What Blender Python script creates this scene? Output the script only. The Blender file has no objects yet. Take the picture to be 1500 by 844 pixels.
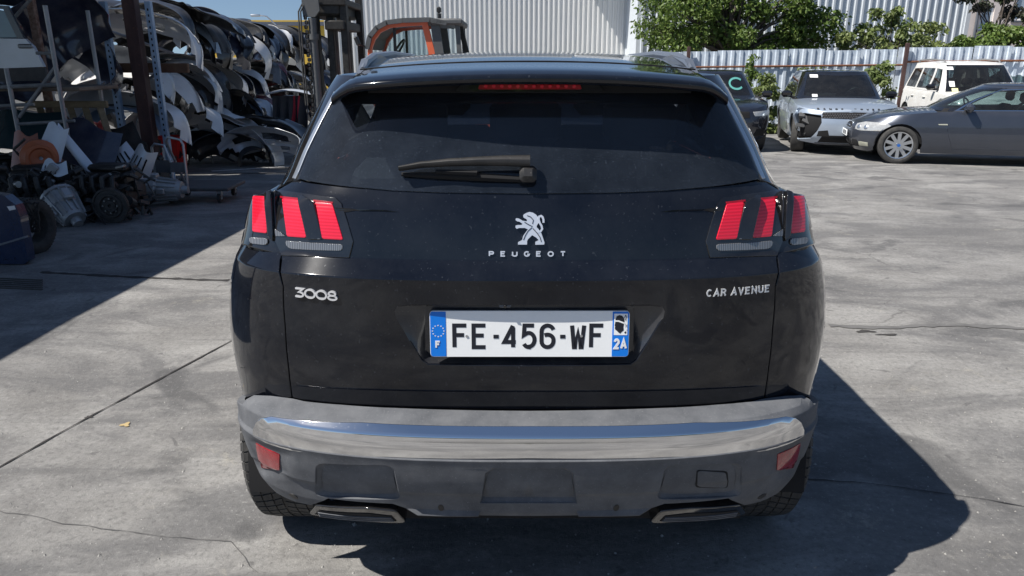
import bpy, bmesh, math, random
from mathutils import Vector, Matrix
from mathutils.geometry import delaunay_2d_cdt
V = Vector
rad = math.radians
PI = math.pi
random.seed(7)
scene = bpy.context.scene
COL = scene.collection

# ------------------------------------------------------------------ camera, sky, sun
CAM_H = 1.60; PITCH = rad(17.2); FPX = 1083.0
cd = bpy.data.cameras.new("camera"); cam = bpy.data.objects.new("camera", cd); COL.objects.link(cam)
cam.location = (0, 0, CAM_H); cam.rotation_euler = (PI/2 - PITCH, 0, 0)
cd.sensor_width = 36; cd.lens = FPX/1500*36; cd.clip_start = 0.05; cd.clip_end = 2000
scene.camera = cam
SUN = V((-0.71, -0.24, 1.0)).normalized()            # towards the sun
w = bpy.data.worlds.new("World"); scene.world = w; w.use_nodes = True
nt = w.node_tree; bg = nt.nodes['Background']
sky = nt.nodes.new('ShaderNodeTexSky'); sky.sky_type = 'NISHITA'; sky.sun_disc = False
sky.sun_elevation = math.asin(SUN.z); sky.sun_rotation = math.atan2(SUN.x, SUN.y) % (2*PI)
sky.air_density = 1.0; sky.dust_density = 0.2; sky.ozone_density = 2.0
tcw = nt.nodes.new('ShaderNodeTexCoord'); vadd = nt.nodes.new('ShaderNodeVectorMath'); vadd.operation = 'ADD'; vadd.inputs[1].default_value = (0, 0, 0.12)
nt.links.new(tcw.outputs['Generated'], vadd.inputs[0]); nt.links.new(vadd.outputs[0], sky.inputs[0])
nt.links.new(sky.outputs[0], bg.inputs[0]); bg.inputs[1].default_value = 0.070
sd = bpy.data.lights.new("sun", 'SUN'); sd.energy = 5.0; sd.angle = rad(0.5); sd.color = (1.0, 0.955, 0.89)
so = bpy.data.objects.new("sun", sd); COL.objects.link(so); so.rotation_euler = SUN.to_track_quat('Z', 'Y').to_euler()
scene.view_settings.view_transform = 'Standard'; scene.view_settings.look = 'None'
scene.view_settings.exposure = 0.50; scene.view_settings.gamma = 1.0
scene.cycles.max_bounces = 8; scene.cycles.transparent_max_bounces = 16

CP, SP = math.cos(PITCH), math.sin(PITCH)
def ray(px, py):                                       # photo pixel -> world direction scaled so that dy = 1
    u = (px-750)/FPX; v = (422-py)/FPX
    d = V((u, CP + v*SP, -SP + v*CP)); return d/d.y
def at(px, py, Y): return V((0, 0, CAM_H)) + ray(px, py)*Y
def proj(p):
    y = p.y; z = p.z-CAM_H; zc = y*CP - z*SP; yc = y*SP + z*CP
    return 750+FPX*p.x/zc, 422-FPX*yc/zc
def gz(Y):                                             # the yard falls away very gently
    t = min(max(Y-4.5, 0), 30); return -0.020*t
def gpt(px, py):
    d = ray(px, py); Y = 5.0
    for i in range(30): Y = (gz(Y)-CAM_H)/d.z
    return V((d.x*Y, Y, gz(Y)))

# ------------------------------------------------------------------ materials
MATS = {}
def principled(name):
    m = bpy.data.materials.new(name); m.use_nodes = True
    return m, m.node_tree, m.node_tree.nodes['Principled BSDF']
def N(nt, t, **kw):
    n = nt.nodes.new(t)
    for k, v in kw.items(): setattr(n, k, v)
    return n
def mix_rgb(nt, fac, a, b, blend='MIX'):
    n = N(nt, 'ShaderNodeMix', data_type='RGBA', blend_type=blend)
    for i, x in ((0, fac), (6, a), (7, b)):
        if hasattr(x, 'links') or hasattr(x, 'is_linked'): nt.links.new(x, n.inputs[i])
        elif i == 0: n.inputs[0].default_value = x
        else: n.inputs[i].default_value = (*x[:3], 1)
    return n.outputs[2]
def ramp(nt, src, stops):
    r = N(nt, 'ShaderNodeValToRGB'); nt.links.new(src, r.inputs[0])
    e = r.color_ramp.elements
    while len(e) < len(stops): e.new(0.5)
    for i, (p, c) in enumerate(stops):
        e[i].position = p; e[i].color = (*c, 1) if isinstance(c, tuple) else (c, c, c, 1)
    return r.outputs[0]
def noise(nt, scale, detail=4, rough=0.55, coord='Object', sc=None, dist=0):
    tc = N(nt, 'ShaderNodeTexCoord'); n = N(nt, 'ShaderNodeTexNoise')
    n.inputs['Scale'].default_value = scale; n.inputs['Detail'].default_value = detail
    n.inputs['Roughness'].default_value = rough; n.inputs['Distortion'].default_value = dist
    if sc:
        mp = N(nt, 'ShaderNodeMapping'); mp.inputs['Scale'].default_value = sc
        nt.links.new(tc.outputs[coord], mp.inputs[0]); nt.links.new(mp.outputs[0], n.inputs[0])
    else: nt.links.new(tc.outputs[coord], n.inputs[0])
    return n.outputs[0]
def bump(nt, b, src, strength, dist=0.01, prev=None):
    n = N(nt, 'ShaderNodeBump'); n.inputs['Strength'].default_value = strength; n.inputs['Distance'].default_value = dist
    nt.links.new(src, n.inputs['Height'])
    if prev: nt.links.new(prev, n.inputs['Normal'])
    nt.links.new(n.outputs[0], b.inputs['Normal']); return n.outputs[0]
def simple(name, col, rough=0.5, metal=0.0, coat=0.0, var=0.15, dust=0.0, dustcol=(0.30, 0.28, 0.25), nscale=6, bmp=0.0, bscale=120, coatr=0.03, spec=0.5):
    """base colour with mild variation and an optional dust film"""
    if name in MATS: return MATS[name]
    m, nt, b = principled(name)
    c = mix_rgb(nt, noise(nt, nscale, 5), tuple(x*(1-var) for x in col), tuple(min(1, x*(1+var)) for x in col))
    r = rough
    if dust > 0:
        d = ramp(nt, noise(nt, nscale*1.7, 8, 0.7), [(0.35, 0.0), (0.75, dust)])
        sp = ramp(nt, noise(nt, nscale*40, 2, 0.5), [(0.66, 0.0), (0.74, min(1, dust*2.5))])
        f = N(nt, 'ShaderNodeMath', operation='MAXIMUM'); nt.links.new(d, f.inputs[0]); nt.links.new(sp, f.inputs[1])
        c = mix_rgb(nt, f.outputs[0], c, dustcol)
        rr = N(nt, 'ShaderNodeMapRange'); rr.inputs['To Min'].default_value = rough; rr.inputs['To Max'].default_value = min(1, rough+0.5)
        nt.links.new(f.outputs[0], rr.inputs[0]); nt.links.new(rr.outputs[0], b.inputs['Roughness'])
    else: b.inputs['Roughness'].default_value = rough
    nt.links.new(c, b.inputs['Base Color'])
    b.inputs['Metallic'].default_value = metal; b.inputs['Coat Weight'].default_value = coat; b.inputs['Coat Roughness'].default_value = coatr
    b.inputs['Specular IOR Level'].default_value = spec
    if bmp: bump(nt, b, noise(nt, bscale, 3), bmp, 0.004)
    MATS[name] = m; return m
def glass(name, tint=(0.25, 0.28, 0.30), dust=0.05, dustcol=(0.35, 0.34, 0.32), rough=0.02):
    if name in MATS: return MATS[name]
    m, nt, b = principled(name); out = nt.nodes['Material Output']
    tr = N(nt, 'ShaderNodeBsdfTransparent'); tr.inputs[0].default_value = (*tint, 1)
    gl = N(nt, 'ShaderNodeBsdfGlossy'); gl.inputs[1].default_value = rough; gl.inputs[0].default_value = (1, 1, 1, 1)
    fr = N(nt, 'ShaderNodeFresnel'); fr.inputs[0].default_value = 1.5
    m1 = N(nt, 'ShaderNodeMixShader'); nt.links.new(fr.outputs[0], m1.inputs[0]); nt.links.new(tr.outputs[0], m1.inputs[1]); nt.links.new(gl.outputs[0], m1.inputs[2])
    df = N(nt, 'ShaderNodeBsdfDiffuse'); df.inputs[0].default_value = (*dustcol, 1)
    d = ramp(nt, noise(nt, 5, 8, 0.7), [(0.3, dust*0.25), (0.8, dust)])
    sp = ramp(nt, noise(nt, 240, 3, 0.6), [(0.63, 0.0), (0.72, dust*1.8)])
    f = N(nt, 'ShaderNodeMath', operation='ADD'); nt.links.new(d, f.inputs[0]); nt.links.new(sp, f.inputs[1])
    m2 = N(nt, 'ShaderNodeMixShader'); nt.links.new(f.outputs[0], m2.inputs[0]); nt.links.new(m1.outputs[0], m2.inputs[1]); nt.links.new(df.outputs[0], m2.inputs[2])
    nt.links.new(m2.outputs[0], out.inputs[0]); nt.nodes.remove(b)
    MATS[name] = m; return m

# ------------------------------------------------------------------ object helpers
def meta(o, label=None, cat=None, group=None, kind=None):
    if label: o['label'] = label
    if cat: o['category'] = cat
    if group: o['group'] = group
    if kind: o['kind'] = kind
    return o
def thing(name, label, cat, loc=(0, 0, 0), rotz=0.0, group=None, rot=None):
    o = bpy.data.objects.new(name, None); COL.objects.link(o); o.location = loc
    o.rotation_euler = rot if rot else (0, 0, rotz); o.empty_display_size = 0.1
    return meta(o, label, cat, group)
def kids(o): return [c for c in bpy.data.objects if c.parent == o]
def copy_tree(o, parent=None, label=None, group=None):
    c = o.copy(); COL.objects.link(c); c.parent = parent
    if label: c['label'] = label
    if group: c['group'] = group
    for ch in kids(o): copy_tree(ch, c)
    return c
def link_mesh(name, me, mat, parent=None):
    o = bpy.data.objects.new(name, me); COL.objects.link(o); o.parent = parent
    if mat and not me.materials: me.materials.append(mat)
    return o
def thicken(me, th):
    """gives a sheet mesh real thickness along its vertex normals"""
    n = len(me.vertices); vs = [v.co.copy() for v in me.vertices]; ns = [v.normal.copy() for v in me.vertices]; fs = [tuple(p.vertices) for p in me.polygons]
    ed = {}
    for f in fs:
        for i in range(len(f)): ed[(f[i], f[(i+1) % len(f)])] = 1
    bd = [e for e in ed if (e[1], e[0]) not in ed]
    me.clear_geometry(); me.from_pydata([tuple(v) for v in vs]+[tuple(v-k*th) for v, k in zip(vs, ns)], [], fs+[tuple(i+n for i in reversed(f)) for f in fs]+[(b, a, a+n, b+n) for a, b in bd]); me.update()
class MB:
    def __init__(s): s.v = []; s.f = []
    def add(s, vs, fs):
        b = len(s.v); s.v += [tuple(p) for p in vs]; s.f += [tuple(i+b for i in f) for f in fs]; return s
    def box(s, c, d, rot=None):
        x, y, z = d[0]/2, d[1]/2, d[2]/2
        P = [V((i*x, j*y, k*z)) for k in (-1, 1) for j in (-1, 1) for i in (-1, 1)]
        if rot is not None: P = [rot @ p for p in P]
        c = V(c)
        return s.add([p+c for p in P], [(0, 2, 3, 1), (4, 5, 7, 6), (0, 1, 5, 4), (2, 6, 7, 3), (0, 4, 6, 2), (1, 3, 7, 5)])
    def bbox(s, c, d, b=0.01, rot=None):               # chamfered box
        x, y, z = d[0]/2, d[1]/2, d[2]/2; b = min(b, x*.9, y*.9, z*.9); vs = []; 
        for k in (-1, 1):
            for (ix, iy, iz) in ((b, b, 0), (0, 0, b)):
                pass
        rings = []
        for (zz, ins) in ((-z, b), (-z+b, 0), (z-b, 0), (z, b)):
            X, Yy = x-ins, y-ins
            rings.append([V((-X+b*.7*(ins == 0), -Yy, zz)), V((X-b*.7*(ins == 0), -Yy, zz)), V((X, -Yy+b*.7*(ins == 0), zz)), V((X, Yy-b*.7*(ins == 0), zz)),
                          V((X-b*.7*(ins == 0), Yy, zz)), V((-X+b*.7*(ins == 0), Yy, zz)), V((-X, Yy-b*.7*(ins == 0), zz)), V((-X, -Yy+b*.7*(ins == 0), zz))])
        P = [p for r in rings for p in r]; c = V(c)
        if rot is not None: P = [rot @ p for p in P]
        fs = [tuple(reversed(range(8))), tuple(range(24, 32))]
        for r in range(3):
            for i in range(8): j = (i+1) % 8; fs.append((r*8+i, r*8+j, r*8+8+j, r*8+8+i))
        return s.add([p+c for p in P], fs)
    def cyl(s, p0, p1, r0, r1=None, n=12, caps=True):
        p0, p1 = V(p0), V(p1); r1 = r0 if r1 is None else r1
        d = (p1-p0).normalized(); a = d.orthogonal().normalized(); b = d.cross(a)
        vs = [p+(a*math.cos(2*PI*i/n)+b*math.sin(2*PI*i/n))*r for p, r in ((p0, r0), (p1, r1)) for i in range(n)]
        fs = [(i, (i+1) % n, n+(i+1) % n, n+i) for i in range(n)]
        if caps: fs += [tuple(reversed(range(n))), tuple(range(n, 2*n))]
        return s.add(vs, fs)
    def tube(s, pts, r, n=8, caps=True):
        pts = [V(p) for p in pts]; base = len(s.v); m = len(pts); a = None
        for k, p in enumerate(pts):
            d = (pts[min(k+1, m-1)]-pts[max(k-1, 0)]).normalized()
            a = d.orthogonal().normalized() if a is None else (a-d*a.dot(d)).normalized()
            b = d.cross(a); rr = r[k] if isinstance(r, (list, tuple)) else r
            s.v += [tuple(p+(a*math.cos(2*PI*i/n)+b*math.sin(2*PI*i/n))*rr) for i in range(n)]
        for k in range(m-1):
            for i in range(n):
                j = (i+1) % n; s.f.append((base+k*n+i, base+k*n+j, base+k*n+n+j, base+k*n+n+i))
        if caps: s.f.append(tuple(base+i for i in reversed(range(n)))); s.f.append(tuple(base+(m-1)*n+i for i in range(n)))
        return s
    def lathe(s, prof, c=(0, 0, 0), axis='x', n=32, rfun=None):   # prof: (offset along axis, radius)
        c = V(c); base = len(s.v); m = len(prof)
        for k in range(n):
            a = 2*PI*k/n; ca, sa = math.cos(a), math.sin(a)
            for (h, r) in prof:
                p = {'x': V((h, r*ca, r*sa)), 'y': V((r*sa, h, r*ca)), 'z': V((r*ca, r*sa, h))}[axis]
                s.v.append(tuple(p+c))
        for k in range(n):
            k2 = (k+1) % n
            for i in range(m-1): s.f.append((base+k*m+i, base+k2*m+i, base+k2*m+i+1, base+k*m+i+1))
        return s
    def grid(s, f, nu, nv, flip=False):
        base = len(s.v)
        for i in range(nu+1):
            for j in range(nv+1): s.v.append(tuple(f(i/nu, j/nv)))
        for i in range(nu):
            for j in range(nv):
                a = base+i*(nv+1)+j; q = (a, a+nv+1, a+nv+2, a+1)
                s.f.append(q[::-1] if flip else q)
        return s
    def prism(s, poly, depth, fn=None):                # poly in 2D -> extruded along third; fn(x,y,h)->V
        n = len(poly); fn = fn or (lambda x, y, h: V((x, h, y)))
        vs = [fn(x, y, 0) for x, y in poly]+[fn(x, y, depth) for x, y in poly]
        fs = [tuple(range(n)), tuple(reversed(range(n, 2*n)))]+[((i+1) % n, i, n+i, n+(i+1) % n) for i in range(n)]
        return s.add(vs, fs)
    def xf(s, M):
        s.v = [tuple(M @ V(p)) for p in s.v]; return s
    def build(s, name, mat, parent=None, smooth=40, fix=False, solid=0):
        me = bpy.data.meshes.new(name); me.from_pydata(s.v, [], s.f)
        if fix or solid:
            bm = bmesh.new(); bm.from_mesh(me); bmesh.ops.recalc_face_normals(bm, faces=bm.faces)
            bm.to_mesh(me); bm.free()
            if solid: me.update(); thicken(me, solid)
        me.update()
        if smooth:
            me.shade_smooth(); me.set_sharp_from_angle(angle=rad(smooth))
        return link_mesh(name, me, mat, parent)

def profile(keys, creases=()):
    """piecewise cubic through keys, with slope breaks at the creases"""
    segs = []; cur = []
    for k in keys:
        cur.append(k)
        if k[0] in creases and len(cur) > 1: segs.append(cur); cur = [k]
    if len(cur) > 1: segs.append(cur)
    def sl(a, b): return (b[1]-a[1])/(b[0]-a[0])
    data = []
    for sg in segs:
        n = len(sg); m = []
        for i in range(n):
            if i == 0: m.append(sl(sg[0], sg[1]))
            elif i == n-1: m.append(sl(sg[-2], sg[-1]))
            else:
                a, b = sl(sg[i-1], sg[i]), sl(sg[i], sg[i+1]); m.append(0 if a*b <= 0 else 2*a*b/(a+b))
        data.append((sg, m))
    def f(x):
        for sg, m in data:
            if x <= sg[-1][0] or sg is data[-1][0]:
                if x <= sg[0][0]: return sg[0][1]+m[0]*(x-sg[0][0])
                if x >= sg[-1][0]: return sg[-1][1]+m[-1]*(x-sg[-1][0])
                for i in range(len(sg)-1):
                    if x <= sg[i+1][0]:
                        h = sg[i+1][0]-sg[i][0]; t = (x-sg[i][0])/h
                        return (sg[i][1]*(1+2*t)*(1-t)**2 + m[i]*h*t*(1-t)**2 + sg[i+1][1]*t*t*(3-2*t) + m[i+1]*h*t*t*(t-1))
        return 0
    return f
def K(v, creases=()):
    if isinstance(v, (int, float)): return lambda z: v
    if callable(v): return v
    return profile(v, creases)

class Hull:
    """car body surface. s: 0 rear centre .. 1 rear corner .. 1+L front corner .. 2+L front centre (negative s = -x side); z height"""
    def __init__(h, W, y0, D0, n0, b0, y1, D1, n1, b1, L=3.0, creases=(), bulge=0.0):
        h.W, h.y0, h.D0, h.b0, h.y1, h.D1, h.b1 = K(W), K(y0, creases), K(D0), K(b0), K(y1, creases), K(D1), K(b1)
        h.n0, h.n1, h.L, h.bulge = n0, n1, L, bulge; h.end = 2+L
    def pt(h, s, z):
        a = abs(s); sg = 1 if s >= 0 else -1; W = h.W(z)
        if a <= 1:
            ph = a*PI/2; D = h.D0(z); c, sn = max(math.cos(ph), 0), math.sin(ph)
            r = ((c/D)**h.n0+(sn/W)**h.n0)**(-1/h.n0); x = r*sn
            return V((sg*x, h.y0(z)+h.b0(z)*(x/W)**2+D-r*c, z))
        if a >= 1+h.L:
            ph = min(h.end-a, 1.0); neg = ph < 0; ph = abs(ph)*PI/2; D = h.D1(z); c, sn = max(math.cos(ph), 0), math.sin(ph)
            r = ((c/D)**h.n1+(sn/W)**h.n1)**(-1/h.n1); x = r*sn
            return V((sg*x*(-1 if neg else 1), h.y1(z)-h.b1(z)*(x/W)**2-D+r*c, z))
        ya = h.y0(z)+h.b0(z)+h.D0(z); yb = h.y1(z)-h.b1(z)-h.D1(z); t = (a-1)/h.L
        return V((sg*(W+h.bulge*math.sin(PI*t)), ya+(yb-ya)*t, z))
    def nrm(h, s, z, e=0.002):
        ds = h.pt(s+e, z)-h.pt(s-e, z); dz = h.pt(s, z+e)-h.pt(s, z-e)
        n = ds.cross(dz); n.normalize(); return n
    def s_of_y(h, y, z):
        lo, hi = 0.0, h.end
        for i in range(40):
            m = (lo+hi)/2
            if h.pt(m, z).y < y: lo = m
            else: hi = m
        return (lo+hi)/2
    def s_of_x(h, x, z, front=False):                 # x>=0
        lo, hi = (h.end-1, h.end) if front else (0.0, 1.0)
        for i in range(40):
            m = (lo+hi)/2; X = h.pt(m, z).x
            if (X < x) != front: lo = m
            else: hi = m
        return (lo+hi)/2
    def hw(h, y, z):
        return max(h.pt(h.s_of_y(y, z), z).x, 0.0)
def inside(poly, x, y):
    c = False; n = len(poly); j = n-1
    for i in range(n):
        xi, yi = poly[i]; xj, yj = poly[j]
        if (yi > y) != (yj > y) and x < (xj-xi)*(y-yi)/(yj-yi)+xi: c = not c
        j = i
    return c
def densify(poly, step, closed=True):
    out = []; n = len(poly)
    for i in range(n if closed else n-1):
        a, b = poly[i], poly[(i+1) % n]; L = math.hypot(b[0]-a[0], b[1]-a[1]); k = max(1, int(math.ceil(L/step)))
        for j in range(k): out.append((a[0]+(b[0]-a[0])*j/k, a[1]+(b[1]-a[1])*j/k))
    if not closed: out.append(poly[-1])
    return out
def rounded(poly, r, n=4):
    """rounds the corners of a polygon"""
    out = []; m = len(poly)
    for i in range(m):
        p0, p, p1 = V(poly[i-1]), V(poly[i]), V(poly[(i+1) % m]); a = p0-p; b = p1-p
        rr = min(r, a.length*.45, b.length*.45); A = p+a.normalized()*rr; B = p+b.normalized()*rr
        for k in range(n+1):
            t = k/n; q = A*(1-t)**2+p*2*t*(1-t)+B*t*t; out.append((q.x, q.y))
    return out
def edist(poly, x, y):
    d = 1e9; n = len(poly)
    for i in range(n):
        ax, ay = poly[i]; bx, by = poly[(i+1) % n]; L = (bx-ax)**2+(by-ay)**2
        t = 0 if L == 0 else max(0, min(1, ((x-ax)*(bx-ax)+(y-ay)*(by-ay))/L))
        d = min(d, math.hypot(x-ax-t*(bx-ax), y-ay-t*(by-ay)))
    return d
def patch(name, hull, outline, mat, parent, holes=(), step=0.04, rows=None, off=0.0, thick=0.012, bev=0.002, sides=(1, -1), seam=None, xf=None, cols=None):
    """a panel cut from the hull: outline and holes in (s, z); sides (1,-1) = both mirrored halves in one mesh"""
    loops = [densify(outline, step)]+[densify(h, step) for h in holes]
    pts = []; edges = []
    rz_ = rows if rows is not None else []
    def cross(lp):
        out = []
        for i in range(len(lp)):
            a, b = lp[i], lp[(i+1) % len(lp)]; out.append(a)
            ts = sorted((z-a[1])/(b[1]-a[1]) for z in rz_ if min(a[1], b[1])+.0012 < z < max(a[1], b[1])-.0012)
            out += [(a[0]+(b[0]-a[0])*t, a[1]+(b[1]-a[1])*t) for t in ts]
        return out
    loops = [cross(l) for l in loops]
    for lp in loops:
        b = len(pts); n = len(lp); pts += lp; edges += [(b+i, b+(i+1) % n) for i in range(n)]
    s0 = min(p[0] for p in outline); s1 = max(p[0] for p in outline); z0 = min(p[1] for p in outline); z1 = max(p[1] for p in outline)
    zs = rows if rows is not None else [z0+(z1-z0)*k/max(1, int((z1-z0)/step)) for k in range(1, max(1, int((z1-z0)/step)))]
    ss = [s0+(s1-s0)*k/max(1, int((s1-s0)/step)) for k in range(1, max(1, int((s1-s0)/step)))]
    if cols: ss = sorted(ss+list(cols))
    for z in zs:
        if not (z0 < z < z1): continue
        for s in ss:
            if inside(outline, s, z) and not any(inside(h, s, z) for h in holes):
                if min(edist(l, s, z) for l in [outline]+list(holes)) > min(step*0.3, 0.006): pts.append((s, z))
    r = delaunay_2d_cdt([V(p) for p in pts], edges, [], 0, 1e-6)
    P2 = [(p.x, p.y) for p in r[0]]; tris = []
    for f in r[2]:
        cx = sum(P2[i][0] for i in f)/len(f); cy = sum(P2[i][1] for i in f)/len(f)
        if inside(outline, cx, cy) and not any(inside(h, cx, cy) for h in holes):
            A = sum(P2[f[i]][0]*P2[f[(i+1) % len(f)]][1]-P2[f[(i+1) % len(f)]][0]*P2[f[i]][1] for i in range(len(f)))
            tris.append(tuple(f) if A > 0 else tuple(reversed(f)))
    fo = off if callable(off) else (lambda s, z: off)
    def S(s, z): return hull.pt(s, z)+hull.nrm(s, z)*fo(s, z)
    pos = []; nor = []
    for (s, z) in P2:
        if callable(off):
            e = 0.003; a = S(s+e, z)-S(s-e, z); b = S(s, z+e)-S(s, z-e); n = a.cross(b).normalized()
        else: n = hull.nrm(s, z)
        pos.append(S(s, z)); nor.append(n)
    ec = {}
    for f in tris:
        for i in range(len(f)): ec[(f[i], f[(i+1) % len(f)])] = 1
    bd = [(a, b) for (a, b) in ec if (b, a) not in ec]
    def onseam(i): return abs(P2[i][0]) < 1e-5 or abs(P2[i][0]-hull.end) < 1e-5 or (seam is not None and abs(P2[i][0]-seam) < 1e-5)
    bd = [(a, b) for (a, b) in bd if not (onseam(a) and onseam(b))]
    outd = {}
    for a, b in bd:
        d = (pos[b]-pos[a]); o = d.cross(nor[a]).normalized()
        for i in (a, b): outd[i] = outd.get(i, V((0, 0, 0)))+o
    verts = list(pos); vn = list(nor); faces = list(tris); r1 = {}; r2 = {}
    for i, o in outd.items():
        o.normalize(); p = pos[i]+o*bev-nor[i]*bev; r1[i] = len(verts); verts.append(p); vn.append(o)
        r2[i] = len(verts); verts.append(p-nor[i]*thick); vn.append(o)
    for a, b in bd: faces.append((b, a, r1[a], r1[b])); faces.append((r1[b], r1[a], r2[a], r2[b]))
    AV, AF, AN = [], [], []
    for sd_ in sides:
        base = len(AV); flip = sd_ < 0
        AV += [V((p.x*sd_, p.y, p.z)) for p in verts]; AN += [V((n.x*sd_, n.y, n.z)) for n in vn]
        AF += [tuple(i+base for i in (f[::-1] if flip else f)) for f in faces]
    if xf: AV = [xf(p) for p in AV]
    me = bpy.data.meshes.new(name); me.from_pydata([tuple(p) for p in AV], [], AF)
    me.shade_smooth()
    if not xf:
        ln = [AN[l.vertex_index][:] for l in me.loops]; me.normals_split_custom_set(ln)
    return link_mesh(name, me, mat, parent)
def rect(s0, z0, s1, z1): return [(s0, z0), (s1, z0), (s1, z1), (s0, z1)]

# ------------------------------------------------------------------ stroke lettering
def arc(cx, cy, rx, ry, a0, a1, n=10): return [(cx+rx*math.cos(rad(a0+(a1-a0)*i/n)), cy+ry*math.sin(rad(a0+(a1-a0)*i/n))) for i in range(n+1)]
GLY = {
 'F': (.52, [[(0, 0), (0, 1), (.52, 1)], [(0, .56), (.42, .56)]]),
 'E': (.52, [[(.52, 1), (0, 1), (0, 0), (.52, 0)], [(0, .54), (.44, .54)]]),
 '-': (.26, [[(.02, .47), (.24, .47)]]),
 '4': (.56, [[(.42, .99), (0, .24), (.56, .24)], [(.43, .90), (.43, 0)]]),
 '5': (.54, [[(.50, 1), (.06, 1), (.03, .56)]+arc(.26, .34, .27, .32, 115, -90, 12)+arc(.26, .30, .26, .30, -90, -150, 5)]),
 '6': (.54, [arc(.27, .74, .27, .26, 15, 180, 9)+[(0.0, .28)]+arc(.27, .27, .27, .27, 180, 360, 10)[1:], [(.54, .24)]+arc(.27, .34, .27, .24, 0, 120, 8)]),
 'W': (.72, [[(0, 1), (.13, 0), (.20, 0), (.36, .70), (.52, 0), (.59, 0), (.72, 1)]]),
 'P': (.55, [[(0, 0), (0, 1), (.34, 1)]+arc(.34, .74, .2, .26, 80, -80, 8)+[(.30, .48), (0.02, .48)]]),
 'U': (.58, [[(0, 1), (0, .3)]+arc(.29, .3, .29, .3, 180, 360, 12)+[(.58, 1)]]),
 'G': (.62, [arc(.32, .5, .32, .5, 45, 350, 20)+[(.36, .44)]]),
 'O': (.66, [arc(.33, .5, .33, .5, 90, 450, 26)]),
 '0': (.66, [arc(.33, .5, .33, .5, 90, 450, 26)]),
 'T': (.58, [[(0, 1), (.58, 1)], [(.29, 1), (.29, 0)]]),
 '3': (.58, [[(.04, 1), (.56, 1), (.28, .60)]+arc(.26, .30, .30, .30, 80, -90, 9)+[(0, 0.02)]]),
 '8': (.56, [arc(.28, .76, .22, .24, -90, 270, 18), arc(.28, .26, .28, .26, 90, 450, 20)]),
 'C': (.60, [arc(.32, .5, .32, .5, 50, 310, 18)]),
 'A': (.62, [[(0, 0), (.31, 1), (.62, 0)], [(.11, .32), (.51, .32)]]),
 'R': (.58, [[(0, 0), (0, 1), (.30, 1)]+arc(.30, .75, .2, .25, 80, -80, 8)+[(.28, .5), (0.02, .5)], [(.26, .5), (.56, 0)]]),
 'V': (.60, [[(0, 1), (.30, 0), (.60, 1)]]),
 'N': (.58, [[(0, 0), (0, 1), (.58, 0), (.58, 1)]]),
 '2': (.54, [[(.02, .74)]+arc(.27, .72, .25, .28, 175, -20, 10)+[(.02, 0), (.54, 0)]]),
 'M': (.7, [[(0, 0), (0, 1), (.35, .3), (.7, 1), (.7, 0)]]), 'S': (.5, [arc(.25, .75, .25, .25, 20, 270, 10)+arc(.25, .25, .25, .25, 90, -160, 10)]),
 'I': (.06, [[(.03, 0), (.03, 1)]]), 'L': (.5, [[(0, 1), (0, 0), (.5, 0)]]), 'B': (.55, [[(0, 0), (0, 1), (.3, 1)]+arc(.3, .76, .2, .24, 80, -80, 6)+[(0, .5)], [(.02, .5), (.32, .5)]+arc(.32, .25, .22, .25, 80, -80, 6)+[(0, 0)]]),
}
SERIF = {'A': [(0, 0), (.62, 0)], 'R': [(0, 0), (0, 1), (.56, 0)], 'V': [(0, 1), (.6, 1)], 'E': [(0, 0), (0, 1)], 'N': [(0, 0), (0, 1), (.58, 1)], 'U': [(0, 1), (.58, 1)]}
def ribbon(pl, t):
    n = len(pl); closed = math.hypot(pl[0][0]-pl[-1][0], pl[0][1]-pl[-1][1]) < 1e-6; L, R = [], []
    if closed: pl = pl[:-1]; n -= 1
    for i in range(n):
        p = V(pl[i]); a = V(pl[i-1]) if (i > 0 or closed) else None; b = V(pl[(i+1) % n]) if (i < n-1 or closed) else None
        d0 = (p-a).normalized() if a is not None else None; d1 = (b-p).normalized() if b is not None else None
        if d0 is None: d0 = d1
        if d1 is None: d1 = d0
        n0 = V((-d0.y, d0.x)); n1 = V((-d1.y, d1.x)); m = (n0+n1)
        m = n0 if m.length < 1e-3 else m.normalized(); k = 1/max(m.dot(n0), 0.38)
        L.append(p+m*(t/2*k)); R.append(p-m*(t/2*k))
    return L, R, closed
def letters(mb, text, fn, h, t, gap, aspect=1.0, depth=0.002, serif=False, lens=None):
    """writes text with baseline at x=0; fn(x, y, d) -> 3D. returns the width"""
    x = 0; k = 0
    for ch in text:
        if ch == ' ': x += h*aspect*0.45; continue
        wd, strokes = GLY[ch]; ts = list(strokes); tt = t/h
        if serif: ts += [[(sx-.10, sy), (sx+.10, sy)] for sx, sy in SERIF.get(ch, [])]
        for q, st in enumerate(ts):
            k += 1; tl = tt*(0.45 if serif and q >= len(strokes) else 1)
            iy = lambda y: tl/2+y*(1-tl)
            L, R, closed = ribbon([(tl/2+px*aspect, iy(py)) for px, py in st], tl)
            dd = depth+(0.00012 if depth > .0005 else .00005)*(k % 5); n = len(L); base = len(mb.v)
            for (a, b) in zip(L, R):
                mb.v += [tuple(fn(x+a.x*h, a.y*h, dd)), tuple(fn(x+b.x*h, b.y*h, dd)), tuple(fn(x+a.x*h, a.y*h, -0.001)), tuple(fn(x+b.x*h, b.y*h, -0.001))]
            for i in range(n if closed else n-1):
                a = base+i*4; b = base+((i+1) % n)*4
                mb.f += [(a+1, b+1, b, a), (a, b, b+2, a+2), (b+1, a+1, a+3, b+3)]
            if not closed:
                a = base; b = base+(n-1)*4; mb.f += [(a+1, a, a+2, a+3), (b, b+1, b+3, b+2)]
        x += (wd*aspect*h+t)+gap
    return x-gap

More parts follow.
